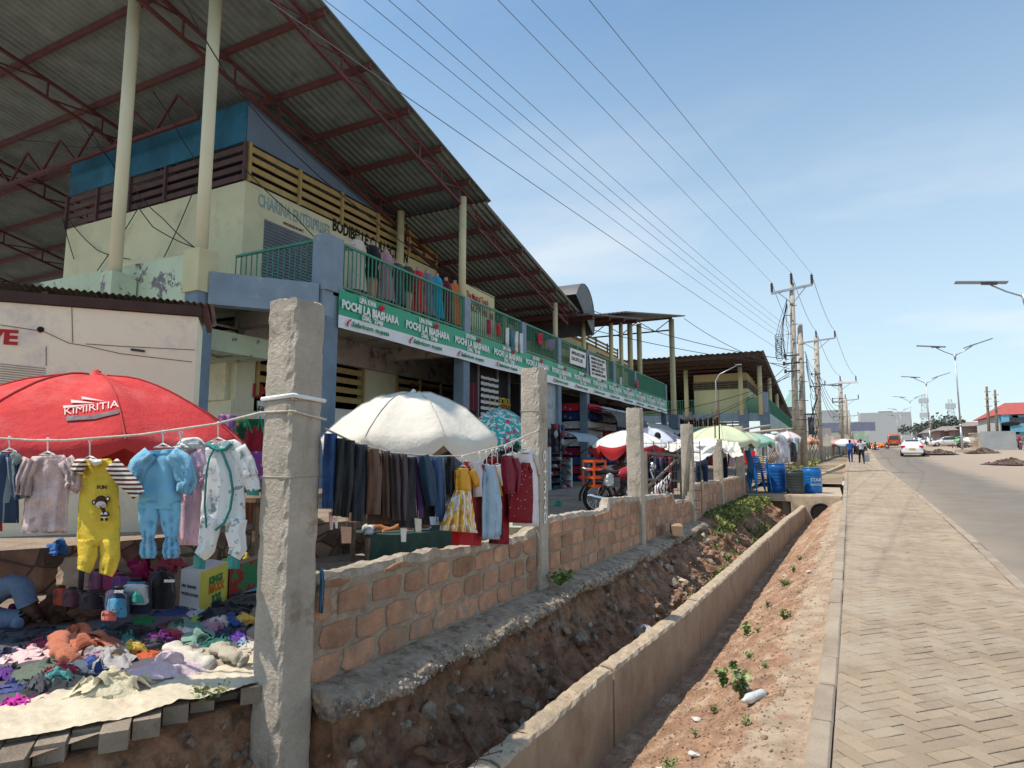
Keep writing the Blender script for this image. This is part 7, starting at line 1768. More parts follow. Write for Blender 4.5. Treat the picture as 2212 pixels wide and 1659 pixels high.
for k,(u,v,ci) in enumerate(tl):
    p=at(.3164*u,1134+.3164*v,Z=.53 if v>200 else .56);r=.028+.02*rr_.random();mb=MB();mb.smooth=True;kd_=kinds[k%4]
    if kd_=='ball': mb.ell((p.x,p.y,p.z+r),(r,r,r),12,8)
    elif kd_=='cup': mb.lathe([(0,0),(r*.7,0),(r,r*2),(r*.9,r*2),(r*.6,.01),(0,.01)],p,12)
    elif kd_=='brick': mb.smooth=False;mb.box((p.x,p.y,p.z+r),(r*3,r*1.6,r*1.6),rz=rr_.random()*3)
    else: mb.lathe([(0,0),(r*.8,0),(r*.8,r*2.4),(r*.3,r*3),(r*.3,r*3.6),(0,r*3.6)],p,12)
    tag(mb.build('toy_'+kd_,mat('toy_'+tc_[ci][1],tc_[ci][0],rough=.35,bump=0,var=.05)),'small %s plastic %s %s %s'%(tc_[ci][1],kd_,'on the turquoise sheet',pos_[k%12]),'toy','plastic toys on the turquoise sheet')
# ---- seated person at left edge: jeans leg and bare foot (whole figure built, mostly outside the frame)
def seated_left():
    g=lambda u,v,z:at(.3164*u,1134+.3164*v,Z=z)
    q42=Dp(4.15);g=lambda u,v,z=0:q42(.3164*u,1134+.3164*v);kn_=g(135,385);hip=g(-330,590);an=g(205,590);toe=g(268,650);heel=g(225,650)
    hip2=hip+Vector((.1,-.16,-.02));kn2=g(-60,640);an2=g(190,640);
    ch=hip+Vector((-.05,.12,.42));nk=ch+Vector((.0,.0,.17));hd=nk+Vector((.03,-.03,.20))
    J={'pel':(tuple(hip),(.15,.13)),'ch':(tuple(ch),(.16,.12)),'nk':(tuple(nk),(.055,.055)),'hd':(tuple(hd),(.085,.095)),
     'k1':(tuple(kn_),(.06,.06)),'m1':(tuple(kn_.lerp(an,.5)),(.056,.056)),'a1':(tuple(an),(.04,.04)),'h1':(tuple(heel),(.035,.035)),'t1':(tuple(toe),(.03,.04)),
     'k2':(tuple(kn2),(.065,.065)),'a2':(tuple(an2),(.04,.04)),'t2':(tuple(an2+Vector((.06,-.1,-.01))),(.03,.035)),
     's1':(tuple(ch+Vector((.1,-.14,.08))),(.06,.06)),'e1':(tuple(ch+Vector((.08,-.24,-.14))),(.045,.045)),'w1':(tuple(hip+Vector((-.06,-.24,.08))),(.028,.028))}
    E=[('pel','ch'),('ch','nk'),('nk','hd'),('pel','k1'),('k1','m1'),('m1','a1'),('a1','h1'),('a1','t1'),('pel','k2'),('k2','a2'),('a2','t2'),('ch','s1'),('s1','e1'),('e1','w1')]
    me=skin_mesh(J,E,'pel');t=thing('person','person in blue jeans sitting on the ground with one foot bare, at the left edge','person',(hip.x,hip.y,.5))
    mb=MB();mb.smooth=True;mb.add([v.co.copy() for v in me.vertices],[tuple(p.vertices) for p in me.polygons])
    w1=Vector(J['w1'][0])
    for k in range(5):
        b=w1+Vector((.012*k-.02,.02,-.0));mb.tube([b,b+Vector((.03,-.01*k+.02,-.02)),b+Vector((.05,-.01*k+.02,-.055))],[.010,.009,.007],7)
    for k in range(5):
        b=toe+Vector((.012*k-.03,-.008*k+.01,-.0));mb.tube([b,b+(toe-heel).normalized()*.035],[.012,.009],6)
    mb.ell(hd+Vector((.07,-.05,0)),(.015,.02,.025),6,4);mb.build('body',MT['skin'],t)
    def cl(test,off,nm,m):
        mb=MB();mb.smooth=True;ix={};vs=[];fs=[]
        for p in me.polygons:
            if test(p.center):
                f=[]
                for i in p.vertices:
                    if i not in ix: ix[i]=len(vs);q=me.vertices[i];vs.append(q.co+q.normal*(off+.008*nz(q.co.x*14,q.co.y*14,q.co.z*12)))
                    f.append(ix[i])
                fs.append(f)
        mb.add(vs,fs);mb.build(nm,m,t)
    zc_=hip.z+.12
    cl(lambda c:((c-an).length>.045 and (c-toe).length>.10 and (c-an2).length>.045 and (c-w1).length>.13 and (c-heel).length>.05) and (c.z<zc_ or (c-kn_).length<.3) and c.x>hip.x-.25 and (c-Vector(J['e1'][0])).length>.1,.012,'jeans',mat('faded_jeans',(.13,.19,.29),var=.15,vs=7,bump=.2,bs=60))
    cl(lambda c:c.z>=zc_-.03 and c.z<nk.z-.02 and (c-kn_).length>.28,.014,'shirt',fabric((.30,.42,.40)))
    mb=MB();mb.smooth=True;mb.ell(hd+Vector((-.01,.01,.02)),(.10,.10,.11),14,8);mb.build('hair',MT['hair'],t)
seated_left()
# ---- hanging bags, cloth and goods under the building behind the rompers
def hcloth(x0,x1,y0,y1,D,m,label,cat='cloth',name='hanging_cloth',th=.06):
    mb=MB();xc=(x0+x1)/2;ftube(mb,Dp(D),[(xc,y0,(x1-x0)*.9),(xc,(y0+y1)/2,x1-x0),(xc,y1,(x1-x0))],th,seed=hash_(label),fold=.03,ff=7,n=26);return tag(mb.build(name,m),label,cat)
gp=dots('green_print_cloth',(.03,.26,.12),(.45,.25,.12),12,.16,extra=[((.5,.5,.3),9,.66,.68)]);pp=dots('purple_print_cloth',(.22,.06,.26),(.4,.3,.45),9,.2)
for a in ((160,285,960,1018,7.2,gp,'green printed cloth spread behind the yellow romper'),(280,345,940,1000,7.4,dots('navy_print_cloth',(.05,.04,.16),(.2,.15,.3),14,.15),'navy printed cloth beside the green one'),(340,420,930,1000,7.6,FB(.20,.10,.28),'violet cloth behind the pink suit'),(470,512,895,945,7.9,dots('lilac_print_cloth',(.33,.15,.38),(.5,.3,.5),9,.25),'lilac printed bag hanging beside the blue column'),(505,585,905,980,7.6,dots('forest_print_cloth',(.02,.09,.05),(.04,.30,.18),8,.25,extra=[((.4,.12,.04),11,.62,.64)]),'dark green leafy printed cloth left of the near post'),(540,590,975,1055,7.0,pp,'purple shiny bag hanging by the near post'),(548,590,1045,1080,6.9,dots('brown_print_cloth',(.06,.02,.04),(.35,.1,.05),10,.2),'dark brown patterned cloth below the purple bag'),(495,545,985,1100,7.6,FB(.02,.02,.025),'black cloth in the shade left of the post'),(530,590,1075,1170,7.2,FB(.03,.035,.05),'heap of dark clothes hanging low by the post'),(385,440,925,950,7.7,FB(.05,.14,.17),'teal cloth strip under the red umbrella')):
    hcloth(*a)
for k,(x,y0,y1,c,n_) in enumerate(((436,930,1010,(.03,.20,.30),'petrol'),(452,925,1030,(.45,.08,.20),'raspberry'),(468,935,1060,(.10,.12,.30),'denim'),(505,990,1110,(.30,.20,.35),'mauve'),(520,985,1120,(.04,.25,.18),'emerald'),(538,1060,1150,(.35,.12,.06),'rust'))):
    hcloth(x-11,x+11,y0,y1,7.4-.05*k,FB(*c),n_+' garment hanging in the stall left of the near post','clothing','hanging_garment')
hcloth(528,572,922,980,7.2,FB(.28,.015,.03),'dark red tote bag hanging near the post','bag','tote_bag')
mb=MB();f=Dp(7.15)
for s in ((532,905),(562,900)): mb.tube([f(536 if s[0]<550 else 556,930),f(*s),f(545 if s[0]<550 else 568,935)],.012,5)
tag(mb.build('bag_strap',FB(.04,.35,.15)),'bright green bag straps above the dark red tote','strap')
# green table with shoes
tb=thing('low_table','low table under a dark green cloth behind the block wall','table',at(880,1213,Z=.5))
a=at(793,1213,Z=.5);b=at(993,1195,Z=.5);dep=Vector((-.55,.35,0));zt=.76
mb=MB();mb.smooth=False
def tcl(u,v):
    p=a.lerp(b,u)
    if v<.5: q=Vector((p.x,p.y,.5+(zt-.5)*(v*2)))+Vector((.02*math.sin(u*30)*(1-v*2),-.02*math.sin(u*30)*(1-v*2),0))
    else: q=Vector((p.x,p.y,zt+.008*nz(u*9,v*9)))+dep*((v-.5)*2)
    return q
mb.grid(tcl,60,12);mb.build('table_cloth',mat('dark_green_cloth',(.035,.075,.06),var=.15,vs=5,bump=.3,bs=20),tb)
mb=MB()
for p in (a,b): mb.beam((p.x,p.y,.48),(p.x,p.y,zt-.02),.04,.04,up=(0,1,0));mb.beam((p+dep)[:2]+(.48,),(p+dep)[:2]+(zt-.02,),.04,.04,up=(0,1,0))
mb.build('leg_frame',MT['wood'],tb)
def shoe(p,rz,c,label,s=1,group='shoes for sale'):
    M=Matrix.Rotation(rz,3,'Z');mb=MB();mb.smooth=True;n=12;rows=[(-.12,.034,.075),(-.09,.038,.09),(-.04,.036,.085),(.0,.038,.06),(.06,.045,.045),(.11,.036,.036),(.135,.012,.02)]
    vs=[]
    for (y,w,h) in rows:
        for j in range(n):
            t=math.pi*2*j/n;vs.append(M@Vector((w*math.cos(t)*s,y*s,(h*.5+h*.5*math.sin(t))*s))+Vector(p))
    mb.add(vs,[(i*n+j,i*n+(j+1)%n,(i+1)*n+(j+1)%n,(i+1)*n+j) for i in range(len(rows)-1) for j in range(n)]+[tuple(range(n-1,-1,-1)),tuple(range((len(rows)-1)*n,len(rows)*n))])
    t=thing('shoe',label,'shoe',p,group);mb.build('upper',fabric(c),t)
    mb=MB();mb.box(Vector(p)+Vector((0,0,.006)),(.085*s,.26*s,.016),M=M);mb.build('sole',fabric((.5,.48,.44)),t)
def tpz(u,d,z=.77): p=a.lerp(b,u)+dep*d;return Vector((p.x,p.y,z))
for k,(u,d,c,lb) in enumerate(((.08,.3,(.6,.6,.57),'white shoe at the left end of the green table'),(.15,.5,(.55,.56,.52),'second white shoe tucked behind the first'),(.25,.4,(.42,.17,.05),'tan shoe on the green table'),(.33,.3,(.36,.14,.05),'brown shoe beside the tan one'),(.42,.45,(.04,.035,.03),'black shoe in the middle of the green table'),(.50,.35,(.40,.12,.08),'reddish shoe by the white tag'),(.60,.5,(.05,.05,.05),'dark shoe right of the white tag'),(.72,.4,(.20,.10,.06),'dark brown shoe near the yellow dress'))):
    shoe(tpz(u,d),rd.random()*6,c,lb)
# wooden stand and carton behind the green table
mb=MB();p=at(905,1188,Z=.5)
p=at(915,1200,Z=.5)+dep*1.5
mb.bb((p.x-.5,p.y-.1,.5),(p.x+.1,p.y+.9,.98));tag(mb.build('crate',mat('dark_brown_crate',(.09,.055,.04),var=.2)),'dark brown box standing behind the green table','box')
mb=MB();q=at(640+80,1170,X=-4.4);
for dx in(0,1.3):
    for dy in(0,.6): mb.beam((-4.6+dy*-1,4.1+dx,.5),(-4.6+dy*-1,4.1+dx,1.2),.04,.04,up=(0,1,0))
mb.bb((-5.3,4.0,1.2),(-4.5,5.5,1.24));tag(mb.build('stall_table',MT['wood']),'dark wooden stall table behind the hanging trousers','table')
p=at(1115,1185,X=-2.85);mb=MB();mb.lathe([(0,0),(.2,0),(.28,.3),(.30,.31),(.27,.3),(.19,.02),(0,.02)],(p.x,p.y,.62),20);tag(mb.build('plastic_basin',mat('celadon_plastic',(.45,.50,.40),rough=.4,bump=0)),'large pale green basin behind the wall near the numbered post','basin')
# ================================================================= balcony dress forms
def dressform(x,ytop,ybot,col_,label,kind='dress',X=FX-.28,skin_=(.42,.27,.18)):
    base=at(x,ybot,X=X);top=at(x,ytop,X=X);z0=FZ+.02;zt=top.z;y=top.y
    t=thing('mannequin',label,'mannequin',(X,y,z0),'dressed mannequins along the balcony railing')
    S=[(z0,.10,.09),(z0+.35,.12,.10),(zt-.62,.17,.13),(zt-.48,.125,.10),(zt-.28,.165,.125),(zt-.14,.15,.10),(zt-.05,.17,.08),(zt,.07,.055),(zt+.09,.05,.05)]
    def loft(S,off=0,mb=None):
        mb=mb or MB();mb.smooth=True;n=16;vs=[]
        for (z,a,b) in S:
            for j in range(n):
                th=2*math.pi*j/n;w=1+off*.0+ (.05*math.sin(5*th+x) if off else 0);vs.append((X+(b+off)*math.cos(th)*w,y+(a+off)*math.sin(th)*w,z))
        k=len(S);mb.add(vs,[(i*n+j,i*n+(j+1)%n,(i+1)*n+(j+1)%n,(i+1)*n+j) for i in range(k-1) for j in range(n)]+[tuple(range((k-1)*n,k*n))]);return mb
    loft([s for s in S if s[0]>zt-.9 or 1]).build('form',mat('mannequin_beige',skin_,rough=.5,bump=0),t)
    zlo=z0+ (.15 if kind=='dress' else .55 if kind=='top' else .35)
    C=[(zlo,.25 if kind!='top' else .18,.19),(zt-.62,.18,.14),(zt-.48,.135,.11),(zt-.28,.17,.13),(zt-.14,.155,.11),(zt-.04,.175,.085),(zt-.01,.10,.07)]
    loft(C,.014).build('garment',col_,t)
    for s in(-1,1):
        mb=MB();mb.tube([(X,y+s*.14,zt-.07),(X,y+s*.20,zt-.16),(X+.02,y+s*.205,zt-.28)],[.05,.055,.05],10);mb.build('sleeve',col_,t)
    return t
def C2(u,v): return (486+.3905*u,162+.3905*v)
floral=dots('cream_floral_dress',(.55,.47,.40),(.35,.25,.20),10,.2)
for (u,vt,c,kd_,lb) in ((735,915,floral,'dress','long cream patterned dress on the first mannequin from the blue pillar'),(818,945,FB(.012,.012,.014),'top','black sequinned top on the second balcony mannequin'),(890,985,FB(.38,.20,.24),'dress','dusty pink dress on the third balcony mannequin'),(955,1045,FB(.06,.065,.08),'dress','charcoal dress on the fourth balcony mannequin'),(1012,1062,FB(.05,.04,.025),'top','olive brown top on the fifth balcony mannequin'),(1068,1085,FB(.55,.015,.04),'dress','bright red dress on a balcony mannequin'),(1118,1098,FB(.14,.17,.22),'dress','slate grey dress right of the bright red one'),(1172,1118,FB(.01,.28,.45),'dress','turquoise dress on a balcony mannequin'),(1222,1140,FB(.12,.01,.025),'dress','maroon dress between the turquoise and orange ones'),(1272,1155,FB(.55,.16,.05),'dress','orange dress on the last mannequin before the yellow post')):
    x,y=C2(u,vt);dressform(x,y,y+130,c,lb,kd_)
# clothes hung over the next railing stretch
for (x0,x1,y0,y1,c,lb) in ((1052,1061,690,722,FB(.30,.02,.05),'wine red garment hung on the second railing stretch'),(1072,1081,698,725,FB(.45,.02,.04),'red garment hung beside the wine red one'),(1092,1100,708,752,FB(.66,.66,.64),'first white cloth in the row on the railing'),(1102,1110,713,756,FB(.05,.22,.30),'teal cloth between white ones on the railing'),(1112,1120,716,760,FB(.66,.66,.64),'second white cloth in the row on the railing'),(1122,1130,720,764,FB(.6,.62,.66),'last white cloth in the row on the railing'),(1161,1172,720,744,FB(.55,.02,.06),'bright red towel over the railing by the yellow post'),(1182,1199,733,754,FB(.16,.13,.20),'grey purple sheet over the railing'),(1372,1379,822,838,FB(.5,.05,.05),'small red garment high on the last railing'),(1338,1344,815,832,FB(.5,.5,.5),'pale garment on the last railing')):
    pf=Xp(FX+.05);mb=MB();xc=(x0+x1)/2;ftube(mb,pf,[(xc,y0,(x1-x0)),(xc,(y0+y1)/2,(x1-x0)),(xc,y1,(x1-x0)*.9)],.03,fold=.02,seed=int(x0),n=16);tag(mb.build('hanging_cloth',c),lb,'cloth','clothes hung along the balcony railing')
# white notice sheets on the railing
for (q,lines,lb) in ((((1232,751),(1266,763),(1265,795),(1231,784)),(('AWESI ALICE PLANG',.15),('GSOSYLUE',.15)),'white notice sheet with two lines of print tied to the railing'),(((1273,766),(1308,779),(1311,823),(1276,813)),(('WABEAM ALL VALUE CENTRE',.10),('DEALERS IN TRACKSUITS',.12),('GAMES KITS, FLEECE',.12),('JUMPERS, SWEATERS, HATS',.12),('0721-UNIFORM CENTRE',.09)),'larger white notice sheet with several lines of print')):
    pts=[at(*p,X=FX+.09) for p in q];t=thing('notice_sheet',lb,'notice',pts[3]);mb=MB();mb.add(pts+[p-Vector((.01,0,0)) for p in pts],[(0,1,2,3),(7,6,5,4)]);mb.build('sheet',MT['white'],t)
    n=len(lines);up_=(pts[0]-pts[3]);xd=(pts[2]-pts[3])
    for i,(s,sz) in enumerate(lines):
        mb=MB();p=pts[3]+up_*(1-(i+1)/(n+.7))+xd*.08+Vector((.006,0,0));textmesh(mb,s,up_.length/(n+1.2),p,xd,(0,0,1),off=.02,lw=xd.length*(.84 if i%2==0 else .7));mb.build('lettering',MT['blacktxt'],t)
# awnings on the far bays
aw=mat('grey_awning_sheet',(.27,.27,.27),var=.15,vs=3,rough=.5,bump=.1)
def awning(x0,x1,yt,yb,out,label,arch=.4,m=aw,X=FX+.08):
    a=at(x0,yt,X=X);b=at(x1,yt+ (x1-x0)*.28,X=X);zb=at(x0,yb,X=X+out).z;n=12
    mb=MB();mb.smooth=True;z1=a.z
    mb.grid(lambda u,v:(X+out*math.sin(v*math.pi/2),a.y+(b.y-a.y)*u,zb+(z1-zb)*math.cos(v*math.pi/2)**.8),20,n)
    t=thing('awning',label,'awning',(X,a.y,zb));mb.build('sheet',m,t)
    for f in(0,1):
        mb=MB();y=a.y+(b.y-a.y)*f;mb.tube([(X,y,z1-.9),(X+out*.95,y,zb+.05)],.025,6);mb.build('brace',MT['wood'],t)
    return t
awning(1188,1241,930,950,1.0,'small corrugated awning over the shoe rack',m=mat('blue_grey_sheet',(.30,.36,.40),var=.1))
awning(1270,1345,878,912,1.2,'dark mesh awning over the blanket shop',m=mat('dark_mesh',(.10,.10,.10),var=.2))
awning(1350,1402,905,925,1.3,'grey curved awning right of the dark mesh one')
awning(1405,1444,922,940,1.4,'last grey curved awning before the corner')
# blanket stacks under the balcony
cols_=[((.02,.04,.12),'navy'),((.50,.50,.52),'pale grey'),((.45,.03,.06),'red'),((.30,.28,.30),'grey'),((.06,.10,.22),'blue'),((.5,.45,.45),'cream'),((.25,.02,.05),'wine')]
for s in range(3):
    Y=24.8+s*1.9
    for k in range(9):
        c,n_=cols_[(k*2+s*3)%7];mb=MB();z=.55+k*.36;mb.smooth=True
        sg=lambda q,e:math.copysign(abs(q)**e,q)
        mb.grid(lambda u,v:(-9.15-.6*sg(math.cos(v*math.pi*2),.35),Y+.86*(u*2-1),z+.17+(.165-.02*abs(u*2-1)**6+.012*math.sin(u*9+k))*sg(math.sin(v*math.pi*2),.45)),14,28)
        n0=29;mb.add([mb.v[i_] for i_ in range(n0)],[tuple(range(n0))])
        m_=dots('blanket_%d_%d'%(k,s),c,tuple(min(.7,q*2.2+.12) for q in c),4,.22)
        tag(mb.build('folded_blanket',m_),'%s patterned blanket, number %s from the bottom in the %s stack'%(n_,['one','two','three','four','five','six','seven','eight','nine'][k],['left','middle','right'][s]),'blanket','blankets stacked in the open shop bay')
# shoe rack by the white panel
rk=thing('shoe_rack','white shoe rack with rows of shoes beside the corrugated panel','rack',(-8.2,17.4,.5))
p0=at(1186,1085,X=-7.9);y0r,y1r=at(1190,1050,X=-7.9).y,at(1236,1050,X=-7.9).y
mb=MB()
for y in(y0r,y1r): mb.bb((-8.3,y-.03,.45),(-7.9,y+.03,1.9 if y==y0r else 1.55))
mb.build('side_panel',MT['white'],rk)
for k in range(6): mb=MB();mb.bb((-8.3,y0r+.04,.55+k*.23),(-7.9,y1r-.04,.57+k*.23));mb.build('shelf',mat('dark_shelf',(.07,.07,.08)),rk)
mb=MB();mb.bb((-8.34,y0r+.05,.45),(-8.31,y1r-.05,2.7));mb.build('back_panel',MT['dark'],rk)
k=0
for j in range(5):
    for i in range(5):
        c=[(.05,.05,.06),(.45,.46,.46),(.03,.18,.22),(.35,.03,.06),(.12,.10,.10)][(i*2+j*3)%5];y=y0r+.15+(y1r-y0r-.3)*i/4;z=.585+j*.23;lb='%s shoe in shelf row %s from the bottom of the white rack, position %s'%(['black','grey','teal','red','dark brown'][(i*2+j*3)%5],['one','two','three','four','five'][j],['one','two','three','four','five'][i])
        mb=MB();mb.smooth=True;mb.ell((-8.02,y,z+.045),(.12,.05,.045),10,6,jit=.2,seed=k);mb.box((-8.02,y,z+.008),(.26,.09,.016));k+=1
        tag(mb.build('shoe',fabric(c)),lb,'shoe','shoes displayed on the white rack')
for j in range(4):
    for i in range(3):
        mb=MB();y=y0r+.1+(y1r-y0r-.3)*i/2.6;z=1.85+j*.24;mb.smooth=True;c=[(.25,.02,.05),(.03,.04,.09),(.02,.02,.02),(.35,.35,.36)][(i+j)%4];mb.ell((-8.0,y,z),(.05,.15,.12),10,6,jit=.4,seed=k+i*7+j)
        tag(mb.build('slipper_pair',fabric(c)),'bunch of %s slippers hung in row %s above the white rack, column %s'%(['wine red','navy','black','grey'][(i+j)%4],['one','two','three','four'][j],['one','two','three'][i]),'slippers','slippers hung above the white rack')
sack(1196,1216,1080,1100,14.5,fabric((.08,.36,.30)),'turquoise plastic bag on the ground beside the shoe rack',seed=3,name='plastic_bag',cat='bag')
# near-black sheet painted as the shade behind the far bays
mb=MB()
mb.bb((-10.6,18.2,.5),(-10.5,37,4.4));tag(mb.build('shop_shade_sheet',MT['dark']),'dark partition at the back of the open shop bays','wall')
rg=random.Random(11)
for k in range(26):
    x=rg.uniform(1215,1475);y=rg.uniform(960,1010);D=rg.uniform(17,27);c=rg.choice([(.25,.02,.04),(.03,.05,.14),(.03,.03,.03),(.02,.16,.12),(.4,.38,.36),(.10,.14,.30),(.3,.08,.18),(.05,.22,.32)])
    nm_={.25:'dark red',.03:'dark'}.get(c[0],'coloured')
# ================================================================= motorbike and rack
def motorbike(loc,rz,label,tankc=(.30,.01,.02)):
    t=thing('motorbike',label,'motorbike',loc,local=True,rz=rz)
    def wheel(y,nm):
        mb=MB();M=Matrix.Rotation(R(90),3,'Y');mb.lathe([(.235,-.045),(.29,-.045),(.305,0),(.29,.045),(.235,.045),(.235,-.045)],(0,y,.305),28,M);o=mb.build('tyre',MT['rubber'],t,world=False)
        mb=MB();mb.lathe([(.22,-.03),(.24,-.03),(.24,.03),(.22,.03),(.22,-.03)],(0,y,.305),28,M);mb.lathe([(0,-.06),(.05,-.06),(.05,.06),(0,.06)],(0,y,.305),12,M)
        for k in range(16):
            a=k*math.pi/8;mb.tube([(.02*(-1)**k,y+.04*math.cos(a),.305+.04*math.sin(a)),(0,y+.225*math.cos(a+.2),.305+.225*math.sin(a+.2))],.0035,4)
        mb.build('rim',MT['chrome'],o,world=False)
    wheel(-.62,'r');wheel(.64,'f')
    mb=MB();mb.tube([(0,-.35,.62),(0,.15,.55),(0,.38,.80)],.03,8);mb.tube([(0,.38,.85),(0,.2,.3),(0,-.2,.28),(0,-.3,.55)],.025,8);mb.tube([(.06,-.62,.305),(.06,-.1,.33)],.022,8);mb.tube([(-.06,-.62,.305),(-.06,-.1,.33)],.022,8)
    for s in(-1,1): mb.tube([(s*.10,-.60,.33),(s*.10,-.38,.66)],.025,8)
    mb.build('frame',MT['black'],t,world=False)
    mb=MB();mb.smooth=True;n=14;S=[(-.30,.06,.70,.74),(-.18,.13,.66,.84),(0,.15,.66,.92),(.18,.14,.68,.93),(.32,.08,.72,.86)];vs=[]
    for (y,w,zb,zt) in S:
        for j in range(n): a=2*math.pi*j/n;vs.append((w*math.cos(a),y,(zb+zt)/2+(zt-zb)/2*math.sin(a)))
    mb.add(vs,[(i*n+j,i*n+(j+1)%n,(i+1)*n+(j+1)%n,(i+1)*n+j) for i in range(len(S)-1) for j in range(n)]+[tuple(range(n-1,-1,-1)),tuple(range((len(S)-1)*n,len(S)*n))]);mb.build('fuel_tank',mat('red_gloss_paint',tankc,rough=.15,bump=0,spec=.6),t,world=False)
    mb=MB();mb.smooth=True;S=[(-.75,.09,.80,.86),(-.6,.13,.76,.87),(-.3,.12,.74,.84),(-.15,.08,.76,.84)];vs=[]
    for (y,w,zb,zt) in S:
        for j in range(n): a=2*math.pi*j/n;vs.append((w*math.cos(a),y,(zb+zt)/2+(zt-zb)/2*math.sin(a)))
    mb.add(vs,[(i*n+j,i*n+(j+1)%n,(i+1)*n+(j+1)%n,(i+1)*n+j) for i in range(len(S)-1) for j in range(n)]+[tuple(range(n-1,-1,-1)),tuple(range((len(S)-1)*n,len(S)*n))]);mb.build('seat',MT['black'],t,world=False)
    mb=MB();mb.smooth=True;mb.ell((0,.05,.42),(.13,.18,.15),14,10);mb.smooth=False;mb.lathe([(.09,-.16),(.11,-.14),(.11,.14),(.09,.16)],(0,.02,.36),14,Matrix.Rotation(R(90),3,'Y'))
    for k in range(5): mb.box((0,.12,.50+k*.03),(.19,.16,.012))
    mb.build('engine',mat('engine_grey',(.12,.12,.12),rough=.4,metal=.5),t,world=False)
    mb=MB();mb.tube([(.09,.15,.40),(.13,.05,.25),(.14,-.2,.24),(.15,-.45,.28),(.15,-.88,.36)],[.02,.022,.03,.042,.045],10);mb.build('exhaust',MT['chrome'],t,world=False)
    mb=MB();mb.box((.0,-.33,.60),(.24,.28,.20));mb.build('side_cover',mat('grey_gloss',(.10,.11,.12),rough=.25,bump=0),t,world=False)
    mb=MB()
    for s in(-1,1): mb.tube([(s*.085,.64,.305),(s*.085,.46,.86)],.022,8)
    mb.build('fork',MT['chrome'],t,world=False)
    mb=MB();mb.tube([(-.36,.34,1.06),(-.2,.42,1.02),(0,.42,.96),(.2,.42,1.02),(.36,.34,1.06)],.013,8);mb.tube([(-.38,.33,1.06),(-.27,.37,1.05)],.02,8);mb.tube([(.38,.33,1.06),(.27,.37,1.05)],.02,8);mb.build('handlebar',MT['black'],t,world=False)
    for s in(-1,1): mb=MB();mb.tube([(s*.24,.40,1.03),(s*.30,.42,1.2)],.006,5);mb.smooth=True;mb.ell((s*.31,.42,1.23),(.07,.015,.04),10,6);mb.build('mirror',MT['black'],t,world=False)
    mb=MB();mb.smooth=True;mb.ell((0,.54,.90),(.11,.08,.11),14,8);mb.build('headlight',MT['chrome'],t,world=False)
    def fender(y,a0,a1,z,m,r=.34,w=.07):
        mb=MB();mb.smooth=True;mb.grid(lambda u,v:((v*2-1)*w,y+r*math.cos(a0+(a1-a0)*u),.305+r*math.sin(a0+(a1-a0)*u)-.02*abs(v*2-1)),14,4);mb.build('mudguard',m,t,world=False)
    fender(.64,.2,2.4,0,_m['red_gloss_paint']);fender(-.62,.9,3.3,0,MT['black'],.36,.08)
    mb=MB();mb.tube([(-.12,-.55,.84),(-.12,-.95,.88),(.12,-.95,.88),(.12,-.55,.84)],.012,6);mb.tube([(-.12,-.75,.86),(.12,-.75,.86)],.01,6);mb.build('carrier',MT['chrome'],t,world=False)
    mb=MB();mb.box((0,-.97,.70),(.10,.05,.06));mb.build('tail_light',mat('tail_red',(.5,.01,.01),rough=.2,bump=0),t,world=False)
    return t
mbp=at(1358,1108,Z=.50)
motorbike((mbp.x-.02,mbp.y,.5),R(-52),'red and black motorbike parked behind the block wall')
# orange shelf rack on the ground just behind the bike tail
rkp=at(1266,1051,Z=1.05)
D_=13.0;fr=Dp(12.6)
t=thing('shelf_rack','bright orange plastic shelf rack standing on the back of the motorbike','rack',fr(1267,1050))
orp=mat('orange_plastic',(.72,.10,.012),rough=.35,bump=0,var=.06)
corner=[(1245,992,1.0,0),(1266,996,0,0),(1290,990,-.1,0)]
Pq=[fr(1247,0),fr(1268,0,.28),fr(1291,0,.02),fr(1270,0,-.30)]
zt_,zb_=fr(1268,995).z,fr(1268,1052).z
for q in Pq:
    mb=MB();mb.box((q.x,q.y,(zt_+zb_)/2),(.035,.035,zt_-zb_),rz=.5);mb.build('upright',orp,t)
for k in range(4):
    mb=MB();z=zt_-.01-(zt_-zb_-.04)*k/3
    for a,b in zip(Pq,Pq[1:]+Pq[:1]): mb.beam((a.x,a.y,z),(b.x,b.y,z),.02,.045)
    for f in(.3,.6): a=Pq[0].lerp(Pq[3],f);b=Pq[1].lerp(Pq[2],f);mb.beam((a.x,a.y,z),(b.x,b.y,z),.02,.01)
    mb.build('shelf',orp,t)
sack(1300,1330,1023,1050,12.6,mat('white_plastic_bag',(.62,.63,.62),var=.08,vs=4,rough=.4,bump=.2,bs=12),'white plastic bag resting behind the motorbike seat',seed=9,name='plastic_bag',cat='bag')
# ================================================================= people
gz=lambda y:GM(y)
def ped(x,yfeet,D,label,look,**k):
    f=Dp(D);p=f(x,yfeet);return person((p.x,p.y,p.z),look,label,**k)
def pedg(x,Y,label,look,zf=None,**k):
    p=at(x,980,Y=Y);z=(zf or G)(Y);return person((p.x,p.y,z),look,label,**k)
pp_=at(1342,1000,Y=13.6);person((pp_.x,13.6,.42),R(200),'dark haired woman in a brown patterned top sitting behind the motorbike',pose='sit',shirt=(.13,.05,.04),trousers=(.10,.05,.06),seed=1)
pp_=at(1515,1000,Y=18.0);person((pp_.x,18.0,.52),R(15),'seller in a royal blue shirt and jeans bending over his goods, seen from behind',pose='bend',shirt=(.02,.07,.28),trousers=(.02,.035,.08),seed=2)
pp_=at(1560,1000,Y=21);person((pp_.x,21,.58),R(160),'person in a white shirt and dark trousers behind the rebar post',shirt=(.55,.56,.58),trousers=(.02,.03,.06),seed=3)
